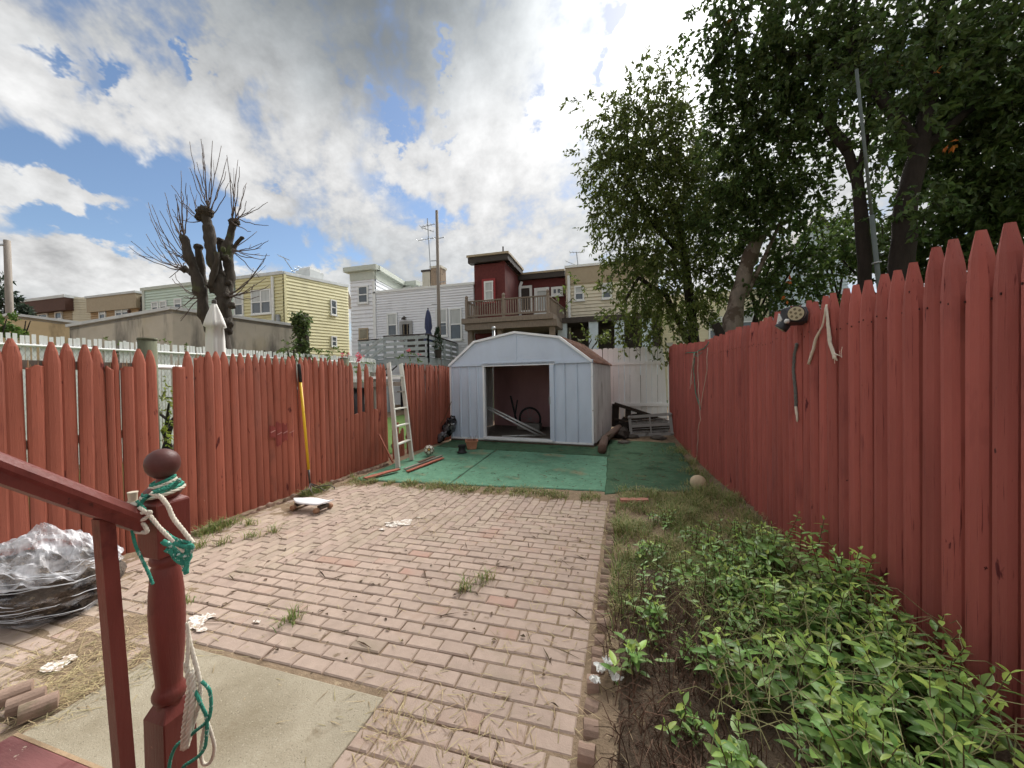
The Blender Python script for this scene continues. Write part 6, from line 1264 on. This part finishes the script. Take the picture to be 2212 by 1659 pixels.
def weed_plant(label, cx_, cy_, spread, nst, hmin, hmax, L0, nsingle, lean=(0, 0)):
    t = thing('leafy_weed', (cx_, cy_, 0), label, 'weed', 'leafy weeds in the right bed'); st = MB(); fm = {m_weed: MB(), m_weedl: MB()}; single_ = 0; cand = []
    for s in range(nst):
        x, y = cx_+random.gauss(0, spread*.55), cy_+random.gauss(0, spread*.55)
        xmax = 1.53-.041*(y-1.15)-.06
        x = min(x, xmax-.05); z0 = gz(x, y)-.01; h_ = U(hmin, hmax); a = U(0, 6.28); b = Vector((x, y, z0)); tp = b+Vector((math.cos(a)*h_*U(.05, .45)+lean[0]*h_, math.sin(a)*h_*U(.05, .45)+lean[1]*h_, h_)); tp.x = min(tp.x, xmax); mid = b.lerp(tp, .5)+Vector((U(-.03, .03), U(-.03, .03), .04))
        pts = [b*(1-q)**2+mid*2*q*(1-q)+tp*q*q for q in (0, .25, .5, .75, 1)]; st.tube(pts, [.004, .0035, .003, .0025, .0015], 5, False)
        k = max(4, int(h_/.042))
        for i in range(k):
            q = .22+.78*i/(k-1); p = b*(1-q)**2+mid*2*q*(1-q)+tp*q*q; a0 = a+i*1.571; sz = .97*L0*(1.0 if q < .75 else lerp(1, .45, (q-.75)/.25))*U(.7, 1.2)*(.6+.4*min(1, q*2))
            for sg in (0, math.pi):
                if random.random() < .12+.35*max(0, .45-q): continue
                el = R(U(-15, 25))+(.9 if q > .95 else .25*q); az = a0+sg+U(-.35, .35); mt = Matrix.Translation(p) @ Matrix.Rotation(az, 4, 'Z') @ Matrix.Rotation(-el, 4, 'Y') @ Matrix.Rotation(U(-.4, .4), 4, 'X') @ Matrix.Diagonal((sz, sz*U(.75, 1.05), sz, 1)); cand.append((q, mt, m_weedl if (q > .86 and random.random() < .75) or random.random() < .08 else m_weed))
    cand.sort(key=lambda c: -c[0]-.0*c[1].translation.z)
    for i, (q, mt, mm) in enumerate(cand):
        if i < nsingle:
            o = bpy.data.objects.new('leaf', LEAF[mm]); COL.objects.link(o); o.parent = t; o.matrix_local = Matrix.Translation((-cx_, -cy_, 0)) @ mt
        else: fm[mm].m = mt; fm[mm].add(OV, OF)
    o = st.build('stems', m_stem, t); o['kind'] = 'stuff'
    for mm, k in ((m_weed, 'foliage'), (m_weedl, 'young_foliage')):
        if fm[mm].f: o = fm[mm].build(k, mm, t, True); o['kind'] = 'stuff'
spots = [('tall leafy weed clump crowding the red fence, farthest back', 1.05, 3.25, .20, 30, .22, .46, .075, 20), ('leafy weed clump at the back of the bed by the grass', .72, 3.1, .22, 30, .15, .34, .065, 16), ('low leafy weeds in the middle of the right bed', .62, 2.65, .22, 34, .16, .34, .07, 20), ('tall bright leafy weed against the red fence, mid bed', 1.18, 2.78, .16, 26, .30, .55, .08, 24), ('broad leafy weed clump in the centre of the bed', .95, 2.42, .20, 34, .22, .42, .08, 26),
         ('leafy weed clump leaning on the red fence, near the front', 1.28, 2.30, .14, 26, .25, .45, .075, 22), ('dense green weed clump at the front centre of the bed', .85, 2.02, .18, 32, .2, .4, .085, 26), ('front leafy weed clump below the widest pickets', 1.16, 1.92, .16, 32, .2, .42, .08, 26), ('nearest leafy weeds at the bottom right corner', 1.12, 1.62, .18, 34, .18, .4, .075, 26), ('sprawling weeds at the bottom edge of the picture', .78, 1.62, .18, 30, .14, .36, .08, 24), ('weed with big pale leaves left of the dense clump', .52, 1.95, .12, 12, .16, .34, .095, 18), ('small bright weed among the dead stems beside the edging', .14, 2.35, .10, 9, .12, .26, .08, 12), ('pale leafy sprig at the lower left of the bed', .38, 1.52, .09, 9, .14, .28, .08, 12), ('small broad leaved weed hanging over the edging', .0, 2.02, .07, 7, .08, .2, .085, 10), ('scrubby weed clump beside the tall grass', .35, 2.95, .18, 16, .1, .24, .055, 8), ('sparse weed sprouting among the dead stems, mid bed', .32, 2.15, .14, 12, .08, .2, .055, 8), ('sparse small weed nearest the edging at the bottom', .22, 1.72, .12, 10, .08, .2, .055, 8), ('low green weed by the edging at mid distance', .18, 3.3, .16, 22, .08, .2, .055, 6), ('low green weed in the grass behind the clumps', .6, 3.65, .2, 24, .08, .22, .055, 6), ('small weed at the foot of the fence beyond the clumps', 1.0, 3.85, .16, 18, .1, .26, .055, 6), ('scattered weed sprigs in the middle of the grass strip', .35, 4.2, .25, 20, .05, .15, .05, 4), ('thin weed between the dead stems and the dense clump', .55, 2.32, .14, 14, .12, .28, .06, 8)]
for s in spots: weed_plant(*s)
mb = MB()
for i in range(1500):
    x, y = random.gauss(.22, .22), U(1.05, 2.8)
    if x < -.1 or x > 1.0: continue
    lying = U(0, 1) < .55; h_ = U(.02, .07) if lying else U(.06, .28); z = gz(x, y)-.004; a = U(0, 6.28); l = U(.06, .22) if lying else h_*U(.1, .9); mb.tube([(x, y, z), (x+math.cos(a)*l*.5, y+math.sin(a)*l*.5, z+h_*.65), (x+math.cos(a+.3)*l, y+math.sin(a+.3)*l, z+h_*U(.5, 1))], [.0026, .002, .001], 4, False)
o = mb.build('dead_stems', m_dead); tag(o, 'tangle of dry dark dead stems in the right bed', 'dead stems', kind='stuff')
mb = MB()
for i in range(220):
    x, y = U(.3, 1.35), U(1.4, 2.6); z = gz(x, y)+U(.12, .36); a = U(0, 6.28); l = U(.1, .35); mb.tube(wob([(x, y, z), (x+math.cos(a)*l*.5, y+math.sin(a)*l*.5, z+.05), (x+math.cos(a)*l, y+math.sin(a)*l, z-.06)], .02, 3), .0016, 4, False)
o = mb.build('runner_vines', M('pale_runner', lin(140, 138, 96), .8, .2, 9)); tag(o, 'thin pale runners tangled through the leafy weeds', 'runners', kind='stuff')
for k, (px, py, s_, lb) in enumerate(((1303, 1452, .030, 'crumpled white paper scrap among the dead stems, leftmost'), (1316, 1438, .022, 'small crumpled white paper scrap beside the larger one'), (1332, 1472, .020, 'torn white paper scrap under the pale weed leaf'), (1286, 1476, .018, 'flattened white paper scrap by the edging blocks'))):
    p = G(px, py, .06); mb = MB(); ph = U(0, 3)
    mb.grid(8, 8, lambda a, b: (p.x+((a-.5)*math.cos(ph)-(b-.5)*math.sin(ph))*s_*2.6*(1+.4*fbm(a*3, b*3, k)), p.y+((a-.5)*math.sin(ph)+(b-.5)*math.cos(ph))*s_*2.2*(1+.4*fbm(b*3, a*3, k+2)), .075+s_*1.6*abs(fbm(a*3.1+k, b*3.1, k*1.7, 3))+s_*.5*fbm(a*7, b*7, k)))
    single(mb, 'paper_scrap', M('white_paper', lin(222, 222, 218), .8, .1), lb, 'paper', 'paper scraps in the bed', (p.x, p.y, .05))
# white paint spilled on the bricks
mb = MB()
for px, py, r_ in ((868, 1131, .085), (845, 1137, .05), (880, 1126, .05), (826, 1145, .025), (838, 1131, .03), (905, 1120, .012), (896, 1140, .014), (120, 1440, .05), (105, 1446, .04), (150, 1425, .035), (432, 1340, .05), (418, 1352, .06), (452, 1332, .035), (436, 1362, .03), (556, 1345, .02)):
    p = G(px, py); n = 26; an = U(0, 3)
    V = []
    for i in range(n): a = 2*math.pi*i/n; rr = r_*.9*(1+.45*fbm(math.cos(a)*1.6+px, math.sin(a)*1.6+py, 0, 3)); V.append((p.x+math.cos(a)*rr*1.5, p.y+math.sin(a)*rr*.8, .0095))
    mb.add(V+[(p.x, p.y, .0098)], [(i, (i+1) % n, n) for i in range(n)])
mb.build('paint_stain', M('spilled_white_paint', lin(222, 218, 210), .7, .1, 30, bump=.4, bs=80, spots=((lin(172, 152, 136), 60, .47, .06),)), bpy.data.objects['brick_patio'])
# ---------------------------------------------------------------- stairs: newel, handrail, balusters, step
m_stair = M('oxblood_stair_paint', (.165, .036, .028),   .48, .2, 6, (1, 1, .5), .5, 45, (3, 3, .5), spec=.4, bdist=.003, spots=((lin(74, 26, 24), 4, .58, .1), (lin(160, 96, 84), 40, .71, .02), (lin(52, 30, 28), 22, .69, .025, (1, 1, .4)), (lin(118, 58, 48), 5, .62, .08, (1, 1, .5))))
m_ball = M('dark_finial_paint', lin(88, 52, 48), .5, .2, 8, bump=.35, bs=30, spots=((lin(60, 34, 34), 4, .52, .1), (lin(120, 84, 76), 30, .68, .04)))
m_tread = M('worn_red_tread', lin(138, 90, 88), .7, .15, 6, (1, 5, 1), .4, 40, (1, 6, 1), spots=((lin(176, 140, 122), 7, .64, .05), (lin(104, 48, 50), 5, .55, .1), (lin(196, 180, 160), 26, .70, .03)))
T0 = 1.2; N0 = PT(351, 1000, T0); KX = T0/833; KR = KX/1.33; NX, NY = N0.x, N0.y
def zof(py): return N0.z-(py-1000)*KX*1.0
def newel():
    t = thing('newel_post', (NX, NY, 0), 'turned oxblood newel post with a ball finial wrapped in rope', 'newel post')
    def L(nm, prof, mat=m_stair, n=26): return MB().lathe([(r_*KR, zof(y)) for y, r_ in prof], n, (NX, NY, 0)).build(nm, mat, t, True)
    L('ball', [(1033, 12), (1030, 20), (1022, 32), (1012, 39), (1001, 41), (990, 39), (980, 32), (973, 20), (970, 10), (969, 1)], m_ball)
    L('neck', [(1062, 22), (1050, 24), (1042, 18), (1034, 15), (1030, 14)])
    L('collar', [(1075, 30), (1068, 40), (1062, 44), (1056, 42), (1050, 34), (1047, 24)])
    s = .046
    def blk(nm, ya, yb, top=8):
        m = MB(); z0, z1 = zof(yb), zof(ya); q = s*.62
        V = [(NX-s, NY-s, z0), (NX+s, NY-s, z0), (NX+s, NY+s, z0), (NX-s, NY+s, z0), (NX-s, NY-s, z1-top*KX), (NX+s, NY-s, z1-top*KX), (NX+s, NY+s, z1-top*KX), (NX-s, NY+s, z1-top*KX), (NX-q, NY-q, z1), (NX+q, NY-q, z1), (NX+q, NY+q, z1), (NX-q, NY+q, z1)]
        m.add(V, [(3, 2, 1, 0), (0, 1, 5, 4), (1, 2, 6, 5), (2, 3, 7, 6), (3, 0, 4, 7), (4, 5, 9, 8), (5, 6, 10, 9), (6, 7, 11, 10), (7, 4, 8, 11), (8, 9, 10, 11)]); m.build(nm, m_stair, t, bevel=.003)
    blk('upper_block', 1071, 1194, 10)
    L('turning', [(1194, 30), (1200, 34), (1207, 37), (1214, 36), (1219, 30), (1224, 33), (1245, 36), (1280, 40), (1320, 42), (1360, 41), (1400, 38), (1440, 34), (1470, 31), (1482, 31), (1488, 36), (1496, 40), (1505, 40), (1512, 36), (1516, 30), (1524, 32), (1530, 30)])
    blk('lower_block', 1516, 1000+N0.z/KX, 26)
newel()
A = PX(306, 1128, NX); B0 = PX(0, 1014, NX); Dr = (B0-A); E_ = A+Dr*3.2
t = thing('stair_handrail', A, 'oxblood handrail sloping up to the left on square balusters', 'handrail')
def railprof():
    d = Dr.normalized(); sx = d.cross(Vector((0, 0, 1))).normalized(); u2 = sx.cross(d); pr = [(-.026, -.028), (-.026, -.008), (-.034, .0), (-.034, .012), (-.024, .026), (-.01, .031), (.01, .031), (.024, .026), (.034, .012), (.034, .0), (.026, -.008), (.026, -.028)]
    m = MB(); n = len(pr); m.add([A+sx*a+u2*b for a, b in pr]+[E_+sx*a+u2*b for a, b in pr], [tuple(range(n)), tuple(range(2*n-1, n-1, -1))]+[(i, n+i, n+(i+1) % n, (i+1) % n) for i in range(n)]); return m.build('rail', m_stair, t)
railprof()
bt = PX(223, 1118, NX)
MB().bar((NX, bt.y, bt.z-.0), (NX+.0, bt.y+.045, .0), .034, .034, (1, 0, 0)).build('baluster', m_stair, t)
b2 = PX(2, 1300, NX-.01)
step_c = PX(27, 1586, NX-.055); SZ = step_c.z
zr2 = A.z+(b2.y-.0-A.y)/Dr.y*Dr.z
MB().bar((NX-.01, step_c.y-.095, zr2+.04), (NX-.01, step_c.y-.075, SZ), .034, .034, (1, 0, 0)).build('baluster', m_stair, t)
for k in (1, 2, 3): MB().bar((NX, step_c.y-.035-.24*k, zr2+.24*k*abs(Dr.z/Dr.y)-.03), (NX, step_c.y-.03-.24*k, SZ), .034, .034, (1, 0, 0)).build('baluster', m_stair, t)
t = thing('wooden_stoop', (NX-.05, step_c.y, 0), 'worn red wooden stoop board at the lower left corner', 'stoop'); y = step_c.y; x0 = step_c.x
yy = y; k = 0
while yy > -1.4: MB().rng(x0, 1.1, yy-.142, yy, SZ-.032, SZ+U(-.001, .001)).build('tread_board', m_tread, t, bevel=.005); yy -= .148; k += 1
MB().rng(x0+.03, 1.08, y-.07, y-.045, .0, SZ-.033).build('riser_board', m_stair, t); MB().rng(x0+.03, x0+.065, -1.4, y-.072, .0, SZ-.033).build('side_panel', m_stair, t)
MB().bar((x0, y+.004, SZ-.016), (1.1, y+.004, SZ-.016), .008, .028).build('nosing_edge', m_raw, t)

# ---------------------------------------------------------------- ropes tied round the newel
t = thing('tied_rope', (NX, NY, zof(1190)), 'teal and white ropes wrapped and knotted round the newel post', 'rope'); F_ = lambda x, y, tt=.885: PT(x, y, tt*T0/.95+.03)
def spline(pts, n=6):
    P = [Vector(p) for p in pts]; P = [P[0]]+P+[P[-1]]; out = []
    for i in range(1, len(P)-2):
        for k in range(n):
            s = k/n; a, b, c, d = P[i-1], P[i], P[i+1], P[i+2]; out.append(.5*((2*b)+(c-a)*s+(2*a-5*b+4*c-d)*s*s+(3*b-a-3*c+d)*s**3))
    return out+[P[-2]]
for k, (z, r_, mt) in enumerate(((1038, .027, m_ropet), (1044, .030, m_ropew), (1050, .036, m_ropet), (1056, .046, m_ropet), (1062, .050, m_ropew))):
    an0 = U(0, 6); ring = [Vector((NX+math.cos(a)*r_, NY+math.sin(a)*r_, zof(z)+.010*math.cos(a-1.0))) for a in [an0+2*math.pi*i/22 for i in range(23)]]; twist(ring, .0056).build('wrap', mt, t, True)
for k, (pts, r_, mt) in enumerate([
    ([(388, 1035), (372, 1052), (345, 1060), (315, 1075), (300, 1092), (285, 1100)], .007, m_ropet), ([(296, 1082), (312, 1100), (330, 1125), (352, 1145), (380, 1165), (412, 1172)], .006, m_ropet), ([(300, 1096), (322, 1112), (345, 1140), (370, 1165), (398, 1192)], .007, m_ropew), ([(326, 1066), (345, 1072), (362, 1092), (375, 1120), (395, 1145), (417, 1174)], .008, m_ropew),
    ([(290, 1106), (306, 1126), (318, 1148), (306, 1150), (290, 1148)], .007, m_ropew), ([(285, 1145), (292, 1175), (305, 1205), (322, 1240), (330, 1262)], .0055, m_ropet), ([(352, 1170), (372, 1180), (392, 1195), (405, 1210)], .010, m_ropet), ([(358, 1188), (382, 1200), (402, 1222)], .008, m_ropet), ([(410, 1176), (408, 1200), (403, 1225), (398, 1232)], .008, m_ropet), ([(365, 1178), (388, 1188), (410, 1192)], .009, m_ropet), ([(368, 1186), (380, 1206), (398, 1216), (410, 1200), (396, 1186)], .009, m_ropet), ([(376, 1172), (396, 1180), (414, 1180), (404, 1200), (386, 1196)], .009, m_ropet), ([(388, 1210), (400, 1224), (402, 1238)], .009, m_ropet), ([(372, 1198), (392, 1212), (404, 1228)], .007, m_ropew), ([(284, 1100), (300, 1108), (325, 1106), (310, 1122), (288, 1118)], .007, m_ropew),
    ([(405, 1360), (412, 1395), (424, 1440), (432, 1480), (430, 1520), (418, 1560), (408, 1600), (398, 1618)], .0075, m_ropew), ([(402, 1430), (410, 1480), (404, 1530), (398, 1580), (396, 1618)], .010, m_ropew), ([(414, 1450), (418, 1500), (410, 1560), (402, 1615)], .010, m_ropew), ([(412, 1445), (420, 1500), (414, 1548), (405, 1600)], .009, m_ropew), ([(436, 1472), (452, 1490), (456, 1520), (452, 1550), (440, 1565), (420, 1580)], .006, m_ropet), ([(420, 1490), (436, 1525), (446, 1550), (446, 1590), (440, 1620), (420, 1640), (398, 1655), (390, 1672)], .006, m_ropet), ([(445, 1555), (455, 1580), (463, 1615), (455, 1645), (440, 1650), (434, 1630), (438, 1590), (444, 1560)], .006, m_ropew), ([(420, 1582), (400, 1596), (380, 1612), (368, 1640), (364, 1670)], .006, m_ropet), ([(404, 1345), (407, 1375), (405, 1420), (403, 1440)], .006, m_ropew)]):
    tt = .872 if k < 15 else .855
    L_ = spline([F_(x, y, tt-.004*(k % 3)) for x, y in pts]); twist(L_, r_*.76).build('strand', mt, t, True)
single(crumple('k', F_(292, 1095, .875), .016, .014, .012, None, '', 4, (0, 0, 0), 16), 'plastic_bag_knot', m_ropew, 'white plastic knot at the lower end of the handrail', 'knot', None, F_(292, 1100, .875), True)
# white plastic bottle neck sticking out beside the rail end
q = F_(287, 1078, .915); t2 = thing('plastic_tube_end', q-Vector((0, 0, .03)), 'pale plastic tube stub tied behind the handrail end', 'tube'); MB().lathe([(.012, -.045), (.011, .0), (.012, .018), (.0135, .022), (.010, .022)], 14, q).build('stub', M('cream_plastic', lin(212, 200, 178), .4, .08), t2, True); MB().lathe([(.0142, -.012), (.0142, -.006)], 14, q).build('rim', m_ropew, t2)

# ---------------------------------------------------------------- plastic wrapped bundle at the left edge
def film(name, c, streak, lo, hi, bmp=.5, ro=.22):
    m = M(name, c, ro, .1, 5, bump=bmp, bs=9, bstretch=streak, spec=.6, bdist=.02); nt = m.node_tree; N = nt.nodes; L = nt.links; P = N['Principled BSDF']
    tc = N.new('ShaderNodeTexCoord'); mp = N.new('ShaderNodeVectorMath'); mp.operation = 'MULTIPLY'; mp.inputs[1].default_value = streak; L.new(tc.outputs['Object'], mp.inputs[0]); n = N.new('ShaderNodeTexNoise'); n.inputs['Scale'].default_value = 5; n.inputs['Detail'].default_value = 5; L.new(mp.outputs[0], n.inputs['Vector'])
    mr = N.new('ShaderNodeMapRange'); L.new(n.outputs['Fac'], mr.inputs[0]); mr.inputs[1].default_value = .38; mr.inputs[2].default_value = .66; mr.inputs[3].default_value = lo; mr.inputs[4].default_value = hi; L.new(mr.outputs[0], P.inputs['Alpha']); return m
def bundle():
    c = G(95, 1372); ex = Vector((rt.x, rt.y, 0)).normalized(); ey = Vector((-ex.y, ex.x, 0)); c = c+ey*.30-ex*.38; c.z = 0
    t = thing('wrapped_bundle', c, 'bulky bundle of leaves wrapped in clear plastic beside the left fence', 'bundle')
    MT = Matrix(((ex.x, ey.x, 0, c.x), (ex.y, ey.y, 0, c.y), (0, 0, 1, 0), (0, 0, 0, 1)))
    def sup(i, j, n, k, a, b, z0, z1, e, seed, amp, rip=0.0):
        th, v = 2*math.pi*i/n, j/k; cs, sn = math.cos(th), math.sin(th); f = (abs(cs)**e+abs(sn)**e)**(-1/e); w = (.86+.16*math.sin(math.pi*min(1, v*1.15)))*(1 if v < .8 else math.sqrt(max(0.0, 1-((v-.8)/.2)**2)*.75+.25*(1-v)/.2 if v < 1 else 0.0))
        q = 1+amp*fbm(cs*1.5+seed, sn*1.5, v*3)+rip*fbm(cs*1.0+seed, sn*1.0, v*16, 3); return MT @ Vector((cs*f*a*w*q, sn*f*b*w*q, lerp(z0, z1, v)+amp*.25*fbm(cs*2, sn*2+seed, 3)*v))
    def shell(a, b, z0, z1, n, k, e, seed, amp, nm, mat, rip=0.0):
        m = MB(); m.add([sup(i, j, n, k, a, b, z0, z1, e, seed, amp, rip) for j in range(k+1) for i in range(n)], [(j*n+i, j*n+(i+1) % n, (j+1)*n+(i+1) % n, (j+1)*n+i) for j in range(k) for i in range(n)]); return m.build(nm, mat, t, True)
    shell(.40, .28, .02, .38, 60, 24, 3.0, 2, .14, 'contents', M('bundled_leaves', lin(92, 82, 74), .95, .5, 16, (1, 1, 1), 1.0, 40, spots=((lin(140, 126, 108), 22, .6, .06), (lin(44, 38, 36), 8, .54, .08)), bdist=.02))
    shell(.425, .305, .015, .40, 90, 44, 3.0, 2, .15, 'stretch_film', film('clear_stretch_film', lin(226, 228, 234), (1.1, 1.1, 4.5), -.35, .32, .35, .15), .0)
    fold = M('film_streak', lin(226, 228, 232), .3, .1, 9, spec=.6, alpha=.75)
    for i_ in range(38):
        th0 = U(3.3, 6.1); span = U(.35, 1.3); v0 = U(.08, .92); tl_ = U(-.10, .10); pts = []
        for q in range(10):
            a_ = (th0+span*(q/9-.5))/(2*math.pi)*90; p_ = sup(a_, v0*44+tl_*44*(q/9-.5), 90, 44, .432, .312, .015, .40, 3.0, 2, .15, 0.0); pts.append(p_)
        MB().tube(pts, [.0008]+[U(.0015, .0045)]*8+[.0008], 5, True, .5).build('film_streak', fold, t, True)  # thin pale arcs laid over the film surface as streaks
    m = MB(); n = 150; k = 54
    def rid(x, y, z): return 1-abs(mnoise.noise(Vector((x, y, z))))*2.6
    def P(i, j):
        th = 2*math.pi*i/n; v = j/k; cs, sn = math.cos(th), math.sin(th); f = (abs(cs)**2.4+abs(sn)**2.4)**(-1/2.4); w = lerp(1.05, .98, v/.3) if v < .3 else lerp(.98, .02, ((v-.3)/.7)**1.1)
        X_, Y_ = cs*w, sn*w; pk = .15*math.exp(-((X_-.12)**2/.10+Y_**2/.16)); wx = .35*fbm(X_*1.5, Y_*1.5, 1.0)
        c1 = rid(X_*1.6+Y_*.9+wx, Y_*3.6-X_*1.0+wx, 3.1); c2 = rid(X_*4.5+wx*2, Y_*6+X_*2.5, 8.2); c3 = rid(X_*9, Y_*11+X_*4+wx*3, 5.7)
        q = 1+.09*fbm(cs*2+4, sn*2, v*4)+.04*c1
        return MT @ Vector((cs*f*.41*w*q, sn*f*.30*w*q, lerp(.26, .41, min(1, v*1.5))+pk+.040*c1+.016*c2+.007*c3+.05*fbm(X_*1.6, Y_*1.6, 6.0)*v))
    m.add([P(i, j) for j in range(k+1) for i in range(n)], [(j*n+i, j*n+(i+1) % n, (j+1)*n+(i+1) % n, (j+1)*n+i) for j in range(k) for i in range(n)]); m.build('loose_plastic', film('milky_plastic', lin(228, 228, 232), (1.5, 3, 2.5), .12, .85, .15, .3), t, False)
bundle()
# fallen board beside the edging at lower left
